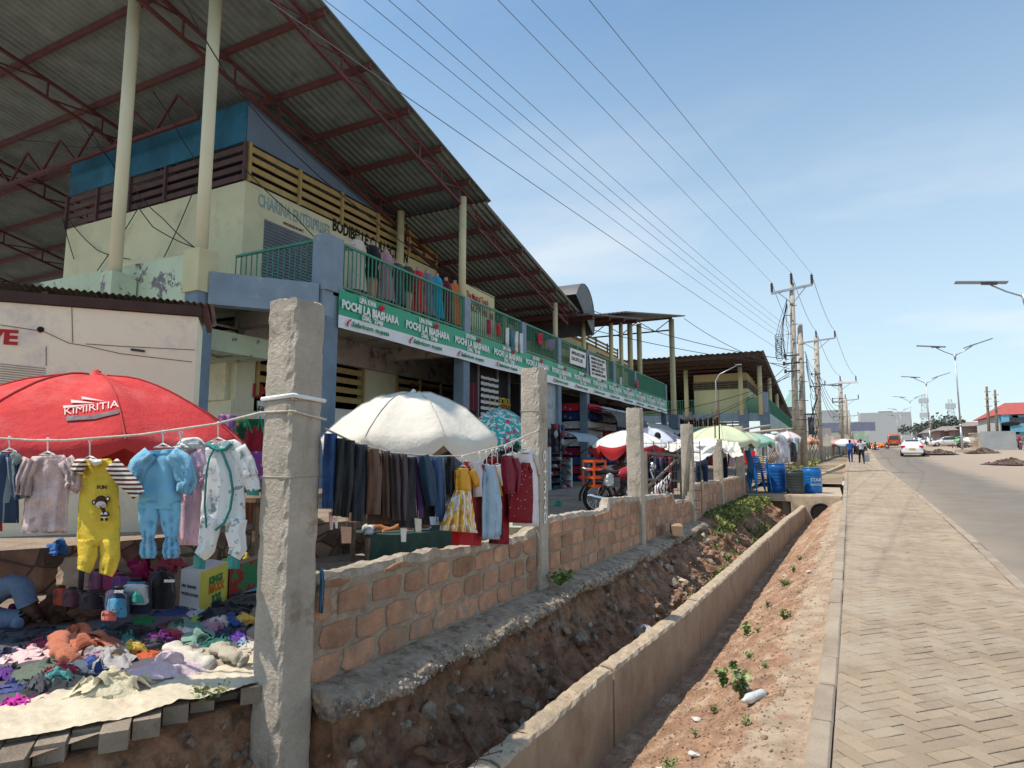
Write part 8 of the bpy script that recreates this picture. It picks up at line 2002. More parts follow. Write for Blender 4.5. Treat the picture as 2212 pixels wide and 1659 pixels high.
pp_=at(1422,1000,Y=15.5);person((pp_.x,15.5,.5),R(200),'person in a dark blue shirt half hidden by clothes near the wire stand',shirt=(.03,.06,.13),trousers=(.02,.02,.03),seed=4)
pp_=at(1446,1000,Y=17.5);person((pp_.x,17.5,.52),R(120),'person in a bright red top behind the wire stand',shirt=(.5,.02,.05),trousers=(.04,.03,.05),seed=5)
def walk(x,yf,yh,label,rz,**k):
    D=1.72*F_/(yf-yh);f=Dp(D);p=f(x,yf);return person((p.x,p.y,p.z),rz,label,**k)
walk(1838,1001,950,'man in a plain blue shirt and blue trousers walking away on the sidewalk',R(-4),pose='walk',shirt=(.03,.13,.42),trousers=(.02,.05,.20),seed=6)
walk(1862,1003,948,'man in a pale grey shirt and black trousers pulling a suitcase',R(4),pose='walk',shirt=(.52,.50,.56),trousers=(.02,.02,.025),seed=7)
walk(1849,994,956,'pedestrian in dark clothes just left of the man with the suitcase',0,pose='walk',shirt=(.10,.05,.08),trousers=(.04,.03,.04),seed=8)
walk(1856,991,951,'pedestrian in brown half hidden behind the man with the suitcase',0,pose='walk',shirt=(.16,.10,.07),trousers=(.05,.04,.04),seed=8)
walk(1870,985,952,'person in a green safety vest ahead of the man with the suitcase',R(170),shirt=(.10,.10,.08),trousers=(.03,.03,.04),vest=(.25,.55,.05),seed=9)
sp_=Dp(46.5)(1872,1003);mb=MB();mb.box((sp_.x,sp_.y,sp_.z+.38),(.42,.26,.62));t=tag(mb.build('suitcase',mat('grey_blue_suitcase',(.22,.28,.32),var=.2,vs=6,rough=.5)),'grey blue suitcase rolling beside the man in the pale shirt','suitcase')
mb=MB();mb.tube([(sp_.x-.12,sp_.y,sp_.z+.69),(sp_.x-.12,sp_.y,sp_.z+1.0),(sp_.x+.12,sp_.y,sp_.z+1.0),(sp_.x+.12,sp_.y,sp_.z+.69)],.012,5);mb.build('handle',MT['black'],t)
for k in(-1,1):mb=MB();mb.tube([(sp_.x+k*.15-.02,sp_.y,sp_.z+.04),(sp_.x+k*.15+.02,sp_.y,sp_.z+.04)],.04,10);mb.build('wheel',MT['black'],t)
crowd=[(1812,983,948,(.5,.03,.08),(.04,.2,.28),'person in a red and white top near the far fence'),(1880,982,955,(.05,.05,.06),(.03,.03,.04),'dark clothed person at the left of the far crowd'),(1887,981,958,(.12,.14,.12),(.05,.05,.06),'person in grey green in the far crowd'),(1897,980,960,(.20,.18,.14),(.04,.04,.05),'person in khaki under the orange umbrella'),(1904,979,959,(.35,.6,.05),(.03,.03,.04),'person in a neon green vest in the far crowd'),(1910,978,957,(.3,.55,.08),(.04,.04,.05),'second neon vested person right of the first'),(1926,977,958,(.5,.5,.5),(.05,.05,.06),'person in white beside the orange van'),(1949+52,972,950,(.05,.05,.06),(.03,.03,.04),'person in dark clothes standing right of the white car'),(2023,974,950,(.45,.45,.30),(.15,.12,.04),'person in a pale yellow top on the median'),(2032,969,948,(.5,.45,.45),(.05,.05,.06),'person in a light top behind the median heap'),(2057,971,948,(.03,.03,.04),(.02,.02,.03),'man in black beside the white parked car'),(2066,969,950,(.04,.04,.05),(.03,.03,.04),'second man in black beside the white parked car'),(2122,968,947,(.05,.28,.42),(.03,.05,.10),'person in a sky blue top across the road'),(2129,970,946,(.12,.02,.04),(.35,.02,.04),'person in dark red beside the one in sky blue'),(2150,972,941,(.42,.03,.05),(.03,.03,.05),'man in a red jacket across the road near the grey fence'),(1990,975,957,(.1,.1,.12),(.04,.04,.05),'person half hidden behind the white car'),(1935+9,975,958,(.4,.05,.06),(.04,.04,.05),'person in red right of the orange van')]
more=[(1876,983,957,'charcoal'),(1884,980,957,'brown'),(1890,979,959,'white'),(1901,978,960,'blue'),(1914,977,960,'khaki'),(1920,976,960,'red'),(1930,975,961,'green'),(1940,974,960,'grey'),(2010,973,954,'orange'),(2040,970,952,'teal'),(2075,969,950,'purple'),(2100,968,950,'cream'),(2110,967,949,'black'),(2138,968,948,'mustard')]
cc={'charcoal':(.05,.05,.06),'brown':(.14,.08,.05),'white':(.6,.6,.6),'blue':(.04,.12,.35),'khaki':(.25,.22,.14),'red':(.4,.03,.04),'green':(.08,.3,.08),'grey':(.3,.3,.3),'orange':(.55,.2,.04),'teal':(.04,.25,.26),'purple':(.2,.06,.25),'cream':(.55,.5,.4),'black':(.02,.02,.02),'mustard':(.5,.35,.05)}
for (x,yf,yh,n_) in more: crowd.append((x,yf,yh,cc[n_],(.04,.04,.05),'distant figure in a %s top %s'%(n_,'among the crowd at the end of the road' if x<2000 else 'across the road by the shacks')))
for i,(x,yf,yh,s,tr_,lb) in enumerate(crowd): walk(x,yf,yh,lb,R((i*67)%360),pose='walk' if i%2 else 'stand',shirt=s,trousers=tr_,seed=20+i,group='people in the distance',hands=False)
# riders
def rider(x,y,D,label,shirt,hat,rz=0):
    p=Dp(D)(x,y);b=motorbike((p.x,p.y,p.z),rz,'motorbike ridden by the '+label);q=person((p.x,p.y,p.z),rz,label+' riding a motorbike',pose='ride',shirt=shirt,trousers=(.04,.04,.05),hat=hat,hands=False)
rider(2204,973,68,'man in a red jacket and red cap at the right edge',(.40,.03,.04),(.6,.08,.03),R(175))
rider(1917,979,84,'man in a brown jacket in the middle of the road',(.14,.10,.08),(.5,.3,.04),R(180))
rider(1892,981,80,'man in grey at the left of the far traffic',(.25,.24,.22),(.1,.1,.1),R(200))
rider(1906,980,95,'man in a dark green jacket in the far traffic',(.04,.12,.06),(.3,.3,.3),R(170))
rider(1938,976,108,'man in a white shirt far down the road',(.5,.5,.5),(.1,.1,.3),R(10))
rider(2076,972,80,'man in black on the median side',(.03,.03,.04),(.05,.05,.05),R(100))
# ================================================================= vehicles
def car(loc,rz,label,paint,kind='sedan',name='car'):
    t=thing(name,label,'car' if kind=='sedan' else 'van',loc,local=True,rz=rz)
    if kind=='sedan': S=[(-2.2,.62,.30,.72,.72,.60),(-2.12,.80,.24,.86,.86,.66),(-1.6,.84,.22,.98,.99,.66),(-1.35,.85,.22,.98,1.12,.64),(-.75,.86,.22,.96,1.42,.58),(.1,.86,.22,.93,1.45,.58),(.5,.86,.22,.92,1.36,.58),(1.15,.85,.22,.88,.92,.66),(1.8,.83,.22,.80,.80,.68),(2.15,.76,.26,.66,.66,.60),(2.25,.60,.32,.56,.56,.5)]
    else: S=[(-2.2,.70,.35,1.0,1.0,.6),(-2.18,.84,.30,1.0,1.85,.74),(-1.9,.86,.28,1.0,1.95,.76),(1.0,.86,.28,1.0,1.93,.76),(1.5,.86,.28,.98,1.55,.74),(1.75,.85,.28,.95,1.05,.76),(2.2,.80,.32,.82,.82,.70),(2.3,.65,.38,.62,.62,.55)]
    def sec(s):
        y,w,zb,zw,zt,wt=s
        return [(-w*.9,y,zb),(-w,y,zb+.14),(-w,y,zw-.12),(-w*.96,y,zw),(-wt*1.0,y,zt-.05 if zt>zw+.03 else zt),(-wt*.8,y,zt),(wt*.8,y,zt),(wt,y,zt-.05 if zt>zw+.03 else zt),(w*.96,y,zw),(w,y,zw-.12),(w,y,zb+.14),(w*.9,y,zb)]
    vs=[p for s in S for p in sec(s)];n=12;mb=MB();mb.smooth=True
    mb.add(vs,[(i*n+j,(i+1)*n+j,(i+1)*n+(j+1)%n,i*n+(j+1)%n) for i in range(len(S)-1) for j in range(n)]+[tuple(range(n)),tuple(range(len(vs)-1,len(vs)-1-n,-1))]);mb.build('body',paint,t,world=False)
    # windows
    def quad(nm,P,o=.012,m=None,par=t):
        P=[Vector(p) for p in P];N_=(P[1]-P[0]).cross(P[2]-P[0]).normalized()*o;c=sum(P,Vector())/len(P);c0=Vector((0,0,.9))
        if N_.dot(c-c0)<0:N_=-N_
        mb=MB();mb.add([p+N_ for p in P],[tuple(range(len(P)))]);return mb.build(nm,m or MT['glass'],par,world=False)
    if kind=='sedan':
        quad('rear_window',[(-.55,-1.33,1.02),(.55,-1.33,1.02),(.47,-.80,1.38),(-.47,-.80,1.38)],.05);quad('windscreen',[(-.6,1.1,.96),(.6,1.1,.96),(.48,.55,1.34),(-.48,.55,1.34)],.06)
        for s in(-1,1):
            quad('side_window',[(s*.80,-1.15,1.0),(s*.80,.95,.96),(s*.58,.42,1.34),(s*.58,-.75,1.38)],.05)
            mb=MB();mb.box((s*.66,-2.14,.80),(.30,.10,.22));mb.build('tail_light',_m['tail_red'],t,world=False)
            mb=MB();mb.box((s*.64,2.16,.62),(.3,.1,.14));mb.build('headlight',MT['chrome'],t,world=False)
            mb=MB();mb.box((s*.95,.75,.98),(.16,.10,.12));mb.build('mirror',paint,t,world=False)
        zb=.62
    else:
        quad('rear_window',[(-.62,-2.19,1.15),(.62,-2.19,1.15),(.58,-2.17,1.70),(-.58,-2.17,1.70)],.03);quad('windscreen',[(-.7,1.7,1.1),(.7,1.7,1.1),(.62,1.15,1.78),(-.62,1.15,1.78)],.06)
        for s in(-1,1):
            quad('side_window',[(s*.84,-1.9,1.1),(s*.84,1.3,1.08),(s*.78,.95,1.72),(s*.78,-1.9,1.75)],.03)
            mb=MB();mb.box((s*.72,-2.2,1.0),(.14,.08,.4));mb.build('tail_light',_m['tail_red'],t,world=False)
        zb=.75
    mb=MB();mb.box((0,-2.24 if kind=='sedan' else -2.24,zb),(.44,.02,.12));mb.build('number_plate',mat('yellow_plate',(.6,.40,.05),bump=0),t,world=False)
    mb=MB();mb.box((0,-2.16,.40),(1.5,.14,.16));mb.build('bumper',paint if kind=='sedan' else MT['black'],t,world=False)
    for sx in(-1,1):
        for y in(-1.35,1.4):
            mb=MB();M=Matrix.Rotation(R(90),3,'Y');mb.lathe([(0,-.1),(.22,-.1),(.30,-.09),(.31,0),(.30,.09),(.22,.1),(0,.1)],(sx*.80,y,.30),20,M);o=mb.build('tyre',MT['rubber'],t,world=False)
            mb=MB();mb.lathe([(0,.105 if sx>0 else -.105),(.18,.108 if sx>0 else -.108),(.19,.09 if sx>0 else -.09)],(sx*.80,y,.30),16,M);mb.build('rim',MT['steel'],o,world=False)
    return t
wp=mat('white_car_paint',(.72,.72,.72),rough=.2,bump=0,var=.02,spec=.6)
cp=at(1972,985,Y=66);car((cp.x,66,G(66)-.08),R(-6),'white sedan driving away in the left lane, seen from behind',wp)
cp=at(1933,974,Y=112);car((cp.x,112,G(112)-.1),R(-5),'orange red van with roof load driving away beyond the white sedan',mat('orange_van_paint',(.42,.09,.04),rough=.3,bump=0),'van','van')
for (x,Y,rz,lb) in ((2047,112,95,'white parked car to the right of the median, nose to the left'),(2078,112,85,'white parked car half hidden behind the second street lamp'),(2007,128,20,'pale car parked far off behind the third lamp'),(1990,140,10,'small white car far off beside the crowd')):
    cp=at(x,970,Y=Y);car((cp.x,Y,G(Y)),R(rz),lb,wp)
# dirt heaps on the road edge
for (x,y,w,h,lb) in ((2028,981,1.5,.45,'low heap of dark rubble left of the second street lamp base'),(2123,979,1.4,.5,'middle heap of rubble on the median'),(2185,1003,1.5,.40,'largest heap of dark soil near the right edge'),(1993,978,1.0,.25,'small rubble heap near the white car')):
    p=at(x,y,g=G);mb=MB();vs=[];nr,na=12,36
    for i in range(nr+1):
        f=i/nr
        for j in range(na):
            a=2*math.pi*j/na;r_=w*f*(1+.25*nz(math.cos(a)*2,math.sin(a)*2,x));z=h*(1-f)**1.2*(1+.5*nz(math.cos(a)*f*4,math.sin(a)*f*4,x))+.05*nz(f*9,a*4,x)*(1-f);vs.append((p.x+r_*math.cos(a),p.y+r_*math.sin(a)*1.3,p.z+max(z,.0)))
    mb.add(vs,[(i*na+j,i*na+(j+1)%na,(i+1)*na+(j+1)%na,(i+1)*na+j) for i in range(nr) for j in range(na)])
    for i in range(60): a=rd.random()*6.28;f=rd.random();rock(mb,(p.x+w*f*math.cos(a),p.y+w*1.3*f*math.sin(a),p.z+h*(1-f)*.9+.03),.05+.06*rd.random(),i+int(x))
    tag(mb.build('rubble_heap',mat('dark_rubble',(.11,.075,.055),var=.4,vs=3,attr=.3)),lb,'heap')
# ================================================================= barrels, chairs, umbrellas bundle on the slab
def barrel(x0,x1,y0,y1,Y,m,label,txt=None,square=False):
    p=at((x0+x1)/2,y1-4,Y=Y);D=(Vector((p.x,p.y,0))).dot(fwh);r=(x1-x0)/2/F_*D;h=(y1-y0)/F_*D
    t=thing('barrel',label,'barrel',(p.x,p.y,.49),'plastic barrels on the slab');mb=MB()
    pr_=[(0,0),(r*.9,0),(r*.97,.03)]
    for k in range(7): pr_+=[(r*1.0,h*(.1+k*.11)),(r*(.975 if 1<=k<=5 else 1),h*(.1+k*.11+.025)),(r*1.0,h*(.1+k*.11+.05))]
    pr_+=[(r*.98,h*.90),(r*.86,h*.94)]
    if square:
        mb.smooth=True;n=24;vs=[]
        for (a,z) in pr_:
            for j in range(n): th=2*math.pi*j/n;q=(abs(math.cos(th))**5+abs(math.sin(th))**5)**(-.2);vs.append((p.x+a*q*math.cos(th)*.95,p.y+a*q*math.sin(th)*.95,.49+z))
        mb.add(vs,[(i*n+j,i*n+(j+1)%n,(i+1)*n+(j+1)%n,(i+1)*n+j) for i in range(len(pr_)-1) for j in range(n)])
    else: mb.lathe(pr_,(p.x,p.y,.49),28)
    mb.build('drum',m,t)
    mb=MB();mb.lathe([(r*.86,h*.93),(r*.90,h*.94),(r*.90,h*.985),(r*.8,h),(0,h*1.0)],(p.x,p.y,.49),24);mb.build('lid',m,t)
    if txt:
        mb=MB()
        for (s,fz,sz) in txt: 
            d=rt;n_=-fwh;textmesh(mb,s,sz,Vector((p.x,p.y,.49+h*fz))+n_*(r*1.03)-d*r*.6,d,(0,0,1),off=.03,lw=r*1.2)
        mb.build('lettering',mat('pale_print',(.45,.58,.66),bump=0),t)
    return t
blp=mat('blue_drum_plastic',(.012,.11,.36),rough=.35,bump=0,var=.08,vs=2)
barrel(1659,1698,998,1060,21.6,blp,'tall plain blue barrel next to the stacked chairs')
barrel(1700,1737,1012,1062,21.2,mat('black_drum_plastic',(.035,.042,.04),rough=.4,bump=0),'dark grey square shouldered barrel between the two blue ones',square=True)
barrel(1734,1774,1004,1058,21.8,mat('blue_drum_plastic2',(.015,.14,.42),rough=.35,bump=0,var=.05),'bright blue barrel with pale lettering nearest the sidewalk',txt=(('STAR',.46,.15),('PLASTICS',.30,.09)))
chp=mat('blue_chair_plastic',(.03,.24,.62),rough=.35,bump=0,var=.06)
def chair(c,rz,label,m=chp,group='blue plastic chairs in one stack'):
    t=thing('plastic_chair',label,'chair',c,group,local=True,rz=rz)
    mb=MB();mb.smooth=True;mb.grid(lambda u,v:((u*2-1)*.22,-.2+.42*v,.42+.02*(u*2-1)**2-.02*v),8,6);mb.build('seat',m,t,world=False)
    mb=MB();mb.smooth=True;mb.grid(lambda u,v:((u*2-1)*(.22-.03*v),-.20-.10*v+.06*(1-(u*2-1)**2)*-1,.43+.40*v),8,8);mb.build('backrest',m,t,world=False)
    for sx in(-1,1):
        for sy in(-1,1): mb=MB();mb.tube([(sx*.20,sy*.19,.42),(sx*.235,sy*.24,.0)],[.022,.017],6);mb.build('leg',m,t,world=False)
        mb=MB();mb.tube([(sx*.22,-.24,.66),(sx*.26,-.05,.64),(sx*.25,.17,.60),(sx*.22,.19,.42)],.018,6);mb.build('armrest',m,t,world=False)
    return t
chz=at(1642,1062,Y=20.9)
ord_=['lowest','second','third','fourth','fifth','sixth','seventh','topmost']
for k in range(8):
    lb='%s blue plastic chair in the stack beside the barrels'%ord_[k]
    loc=(chz.x+.03-.010*k,20.9-.006*k,.50+.066*k)
    if k==0: ch0=chair(loc,R(-62),lb)
    else: dup(ch0,loc,R(-60+1.5*(k%3)),label=lb)
rcp=at(1598,1040,Y=20.6);o=chair((rcp.x+.1,21.4,.95),R(160),'red plastic chair stacked above a yellow one near the last fence post',mat('red_chair_plastic',(.5,.01,.02),rough=.35,bump=0),None)
o=chair((rcp.x+.3,21.6,.80),R(160),'yellow plastic chair under the red one',mat('yellow_chair_plastic',(.6,.40,.02),rough=.35,bump=0),None)
# bundle of closed umbrellas and bags behind the barrels
t=thing('umbrella_bundle','bundle of folded umbrellas with wooden sticks leaning behind the barrels','umbrella bundle',at(1665,1020,Y=23))
for k in range(5):
    a=at(1652+k*3,1012-k,Y=23.0);b=at(1680+k*5,952+k*2,Y=23.4);mb=MB();mb.tube([a,b],.022,6);mb.build('stick',MT['wood'],t)
mb=MB();mb.smooth=True;f=Dp(21.5);ftube(mb,f,[(1678,940,12),(1686,950,26),(1692,975,30),(1700,1000,16)],.15,fold=.04,seed=2);mb.build('folded_canopy',fabric((.55,.53,.56)),t)
sack(1664,1690,975,1000,22,mat('pale_blue_patterned',(.40,.50,.56),var=.25,vs=6),'pale blue white patterned sack standing on the blue barrel',name='sack')
sack(1700,1722,955,998,24,FB(.02,.02,.03),'black cloth bundle hanging beside the utility pole',name='bundle',cat='bundle')
sack(1712,1724,945,975,24.5,FB(.35,.55,.60),'pale turquoise bag hanging beside the utility pole',name='bag',cat='bag')
# ================================================================= wire stand, zebra cloth, leaning sticks
t=thing('wire_stand','grey wire display stand behind the fourth post','stand',at(1470,1075,Y=12.9))
mb=MB();ya,yb_=11.6,12.6
xs_=at(1436,1000,Y=12.2).x
for i in range(5):
    for zz in (0,): mb.beam((xs_+.28*i-.5,12.2+.2*i*.3,.5),(xs_+.28*i-.5,12.2+.2*i*.3,1.9),.015,.015,up=(0,1,0))
for k in range(8): mb.beam((xs_-.5,12.2,.6+k*.18),(xs_+.62,12.44,.6+k*.18),.012,.012)
for i in range(9): mb.beam((xs_+.14*i-.5,12.2+.03*i,.5),(xs_+.14*i-.5,12.2+.03*i,1.9),.006,.006,up=(0,1,0))
mb.build('frame',mat('dark_wire',(.07,.06,.055),rough=.6),t)
t2=thing('wooden_frame','weathered wooden frame holding hanging clothes behind the third post','frame',at(1400,1060,Y=12))
mb=MB();a=at(1395,978,Y=12);b=at(1470,985,Y=13);mb.beam(a,b,.05,.05);mb.beam((a.x,a.y,.5),a,.05,.05,up=(0,1,0));mb.beam((b.x,b.y,.5),b,.05,.05,up=(0,1,0));mb.beam(a+Vector((0,0,-.5)),b+Vector((0,0,-.5)),.04,.04);mb.beam((a.x,a.y,1.0),b,.04,.04);mb.build('timber',mat('grey_timber',(.22,.19,.16),var=.2),t2)
hk=[(1398,(.02,.03,.06),'navy'),(1408,(.02,.02,.02),'black'),(1417,(.03,.05,.12),'dark blue'),(1429,(.10,.08,.20),'violet'),(1438,(.02,.02,.03),'charcoal'),(1448,(.45,.04,.10),'crimson'),(1458,(.05,.05,.06),'graphite')]
for (x,c,n_) in hk:
    hcloth(x-5,x+5,988,1055,12.8,fabric(c),'%s garment hanging on the wooden frame behind the motorbike'%n_,'clothing','hanging_garment',th=.05)
zeb=mat('zebra_cloth',(.5,.5,.5))
m,nt,b=newmat('zebra_print');tcz=nd(nt,'ShaderNodeTexCoord').outputs['Object'];wv=nd(nt,'ShaderNodeTexWave');wv.inputs['Scale'].default_value=7;wv.inputs['Distortion'].default_value=7;wv.inputs['Detail Scale'].default_value=1.5;nt.links.new(tcz,wv.inputs[0]);nt.links.new(ramp(nt,wv.outputs['Fac'],.48,.52,(.035,.012,.02),(.66,.62,.60)),b.inputs['Base Color'])
f=Dp(10.6);mb=MB();ftube(mb,f,[(1450,1022,5),(1440,1040,17),(1424,1060,28),(1420,1070,22)],.07,fold=.03,seed=4);ftube(mb,f,[(1415,1068,18),(1407,1075,16),(1408,1098,8)],.04,fold=.02,seed=5)
tag(mb.build('zebra_cloth',m),'zebra striped cloth bundle draped over the notch in the block wall','cloth')
for k in range(4):
    a=Vector((-2.42+.03*k,12.2-.12*k,1.15-.05*k));b=Vector((-2.38,12.38-.03*k,1.95+.1*k));mb=MB();mb.tube([a-Vector((0,.2*k,.2)),b],.014,5);tag(mb.build('leaning_stick',mat('grey_timber',(.22,.19,.16))),['longest stick leaning on the fourth post','second stick leaning on the fourth post','third stick leaning on the fourth post','shortest stick leaning on the fourth post'][k],'stick')
# ================================================================= clutter of stalls further on: timber frames, cloth, thatch
mb=MB();a=at(1466,910,Y=44);b=at(1552,905,Y=44)
rs=random.Random(4)
for i in range(120): x=a.x+(b.x-a.x)*i/119;mb.beam((x,44,a.z-2.2+rs.random()*.3),(x+rs.gauss(0,.05),44,a.z+rs.random()*.25),.05,.05,up=(0,1,0))
tag(mb.build('stick_fence',mat('grey_brown_sticks',(.16,.125,.10),var=.3,vs=3)),'screen of upright grey sticks below the market hall balcony','fence')
for (x0,x1,y,Y,lb) in ((1600,1665,925,40,'long pale timber pole lying across the stall roofs'),(1610,1720,932,36,'second pale timber pole across the stall roofs'),(1690,1770,935,42,'crooked branch laid across the stalls near the pole')):
    mb=MB();mb.tube([at(x0,y+4,Y=Y),at((x0+x1)/2,y-2,Y=Y),at(x1,y-6,Y=Y)],.07,6);tag(mb.build('timber',mat('pale_timber',(.36,.30,.24))),lb,'timber')
cl_=[((.55,.53,.5),'white'),((.28,.05,.06),'dark red'),((.03,.05,.10),'navy'),((.10,.25,.24),'teal'),((.30,.24,.18),'brown'),((.02,.02,.025),'black'),((.42,.30,.34),'pink grey'),((.20,.24,.30),'slate')]
where=['left of the rebar post','behind the white shade cloth','under the pale green umbrella','right of the last post','behind the stacked chairs','behind the far fence','beside the blanket shop','near the market hall columns']
rs=random.Random(9);cnt=0
for k in range(46):
    x=1465+ (1672-1465)*((k*.618)%1);Y=26+20*rs.random();Y=max(Y,2.7/max(.02,-math.tan(math.atan((x-CX_)/1375)-yaw)));w=rs.uniform(5,12);yt=rs.uniform(945,962);c,n_=cl_[k%8];zone=min(7,int((x-1465)/27))
    hcloth(x-w,x+w,yt,yt+rs.uniform(25,60),Y,fabric(c),'%s goods hanging %s, item %s'%(n_,['left of the rebar post','behind the rebar post','under the pale green umbrella','right of the last near post','behind the stacked chairs','behind the barrels','beside the utility pole','behind the far fence'][zone],['one','two','three','four','five','six'][k//8]),'clothing','hanging_goods',th=.25)
for k in range(18):
    x=1560+ (1690-1560)*((k*.618)%1);Y=34+22*rs.random();w=rs.uniform(9,20);yt=rs.uniform(936,950);c,n_=[((.18,.13,.10),'rusty'),((.30,.29,.28),'grey'),((.10,.08,.07),'dark'),((.42,.40,.37),'pale')][k%4]
    p=at(x-w,yt,Y=Y);q=at(x+w,yt+rs.uniform(-3,3),Y=Y);mb=MB();mb.add([p,q,q+Vector((0,2.5,-.35)),p+Vector((0,2.5,-.35)),p+Vector((0,0,-.08)),q+Vector((0,0,-.08))],[(0,1,2,3),(0,4,5,1)]);mb.beam((p.x+.2,Y+.1,GM(Y)),(p.x+.2,Y+.1,p.z),.08,.08,up=(0,1,0));mb.beam((q.x-.2,Y+.1,GM(Y)),(q.x-.2,Y+.1,q.z),.08,.08,up=(0,1,0))
    tag(mb.build('stall_roof',mat(n_+'_stall_sheet',c,var=.2)),'%s sheet roof of a small stall, %s from the left in the far market'%(n_,['first','second','third','fourth','fifth','sixth','seventh','eighth','ninth','tenth','eleventh','twelfth','thirteenth','fourteenth','fifteenth','sixteenth','seventeenth','eighteenth'][sorted(range(18),key=lambda i:(i*.618)%1).index(k)]),'stall')
# street lamp between hall and poles
p=at(1549,905,Y=50);q=at(1545,823,Y=50);mb=MB();mb.tube([(p.x,50,1),(p.x,50,q.z),(p.x+.3,50,q.z+.5),(p.x+1.6,50,q.z+1.1)],[.06,.05,.04,.03],8);mb.box((p.x+1.7,50,q.z+1.15),(.45,.15,.07));tag(mb.build('street_lamp',MT['steel']),'single arm street lamp in front of the market hall balcony','street lamp')
# ================================================================= plants and litter
def weed(c,n,h,r,label,seed,leaf=.02,m=None,kind='weed',g_=None,upright=.5):
    rr=random.Random(seed);mb=MB();c=Vector(c)
    for i in range(n):
        a=rr.random()*6.28;L=h*(.5+.6*rr.random());d=Vector((math.cos(a),math.sin(a),0));tip=c+d*r*(.3+.8*rr.random())*(1-upright*.3)+Vector((0,0,L));mid=c.lerp(tip,.5)+Vector((0,0,L*.18))
        mb.rv=rr.random();mb.tube([c,mid,tip],[.002,.0018,.001],3,False)
        for k in range(4):
            f=.35+.65*k/3;p=c.lerp(mid,f*2) if f<.5 else mid.lerp(tip,f*2-1);e=Vector((rr.gauss(0,1),rr.gauss(0,1),rr.gauss(.35,.4))).normalized();s=leaf*(.6+.8*rr.random());w=e.cross(Vector((rr.gauss(0,1),rr.gauss(0,1),1))).normalized()*s*.5
            mb.rv=rr.random();q=p+e*s*.5+Vector((0,0,s*.08));mb.add([p,q+w,p+e*s,q-w],[(0,1,2,3)])
    o=mb.build(kind,m or LF);return tag(o,label,'plant',g_)
LF=mat('weed_leaf',(.17,.26,.075),var=.3,vs=20,bump=0,attr=.5,rough=.6);LF2=mat('dusty_weed_leaf',(.25,.29,.13),var=.3,vs=20,bump=0,attr=.5)
def W9(u,v): # picture point on verge
    x,y=(2400+u*.767)/1.8517,(1800+v*.767)/1.8517
    return at(x,y,Z=-.2)
for k,(u,v,n,h,r,lf,lb) in enumerate(((740,1390,34,.20,.09,.05,'largest leafy weed on the gravel beside the clear bottle'),(650,1245,14,.18,.06,.055,'upright weed just above the largest one'),(708,1200,6,.08,.03,.05,'tiny seedling above the upright weed'),(970,985,24,.12,.08,.035,'round dusty weed near the kerb halfway along'),(775,960,12,.14,.05,.045,'thin weed beside the drain wall'),(970,750,34,.09,.13,.025,'wide patch of low weed further along the gravel'),(1050,640,16,.10,.07,.03,'small weed farther along near the kerb'),(1015,700,10,.14,.05,.03,'spindly weed above the wide patch'),(600,1390,12,.06,.05,.02,'tuft of grass left of the largest weed'),(510,1530,10,.05,.05,.02,'small grass tuft near the bottom edge'),(790,1130,16,.06,.08,.02,'flat weed in the middle of the gravel'),(380,1640,20,.05,.12,.02,'creeping grass at the bottom edge by the drain wall'),(870,1280,12,.05,.06,.018,'short grass right of the upright weed'),(770,1590,8,.07,.03,.02,'grass blades beside the yellow wrapper'),(830,1000,10,.05,.05,.018,'sparse grass between the dusty weeds'),(880,830,10,.09,.04,.028,'slim weed beside the shadowed wall foot'))):
    p=W9(u,v);vv=(p.x-wx(p.y))/max(.2,kx(p.y)-wx(p.y));p=vpt(p.y,min(.9,max(.08,vv)));weed(p,n,h*.8,r*.85,lb,k+1,lf*.8,LF if k%3 else LF2,g_='weeds on the gravel strip')
# tuft by numbered post
weed((PX+.22,5.45,.44),60,.11,.15,'green tuft growing at the foot of the numbered post',77,.035,LF);weed((-2.63,2.12,.47),40,.07,.10,'dry grass tuft beside the near post above the broken paving',78,.02,LF2,kind='grass_tuft');weed((-2.45,1.95,.12),16,.09,.06,'leafy weed growing out of the broken bank',79,.03,LF)
# grass on the shoulder and in the trench: nobody could count it
mb=MB()
for i in range(9000):
    r_=rd.random()
    if r_<.62: Y=10.8+rd.random()*10;u=((Y-1.2)/20)**(1/1.25);v=rd.betavariate(2,2.5)*.55+.02
    else: Y=7.8+rd.random()**.8*9;u=((Y-1.2)/20)**(1/1.25);v=.62+rd.random()*.36
    if Y<12.2 and v<.45 and rd.random()>.3*(Y-10.8): continue
    if fbm(Y*1.1,v*3,1,1.2)<-.12: continue
    p=bank(u,min(1,v));L=.03+.07*rd.random();e=Vector((rd.gauss(0,.5),rd.gauss(0,.5),1)).normalized()*L;w=Vector((rd.gauss(0,1),rd.gauss(0,1),0)).normalized()*L*.22;mb.rv=rd.random()
    mb.add([p,p+e*.6+w,p+e,p+e*.6-w],[(0,1,2,3)])
o=mb.build('grass',mat('bank_grass',(.17,.22,.07),var=.35,vs=3,bump=0,attr=.5));tag(o,'green and straw coloured grass on the drain shoulder and trench floor','grass',kind='stuff')
mb=MB()
for i in range(5200):
    Y=13.2+rd.random()*7;u=((Y-1.2)/20)**(1/1.25);v=.2+.3*rd.random()
    p=bank(u,v);L=.05+.07*rd.random();e=Vector((rd.gauss(.3,.6),rd.gauss(0,.6),.8)).normalized()*L;w=Vector((rd.gauss(0,1),rd.gauss(0,1),0)).normalized()*L*.25;mb.rv=rd.random();mb.add([p,p+e*.6+w,p+e,p+e*.6-w],[(0,1,2,3)])
o=mb.build('shrubby_grass',mat('sunlit_grass',(.26,.28,.09),var=.3,vs=2,bump=0,attr=.5));tag(o,'bushy sunlit grass clump hanging over the drain near the slab','grass',kind='stuff')  # lighter than bank_grass, with sunlight put into the colour
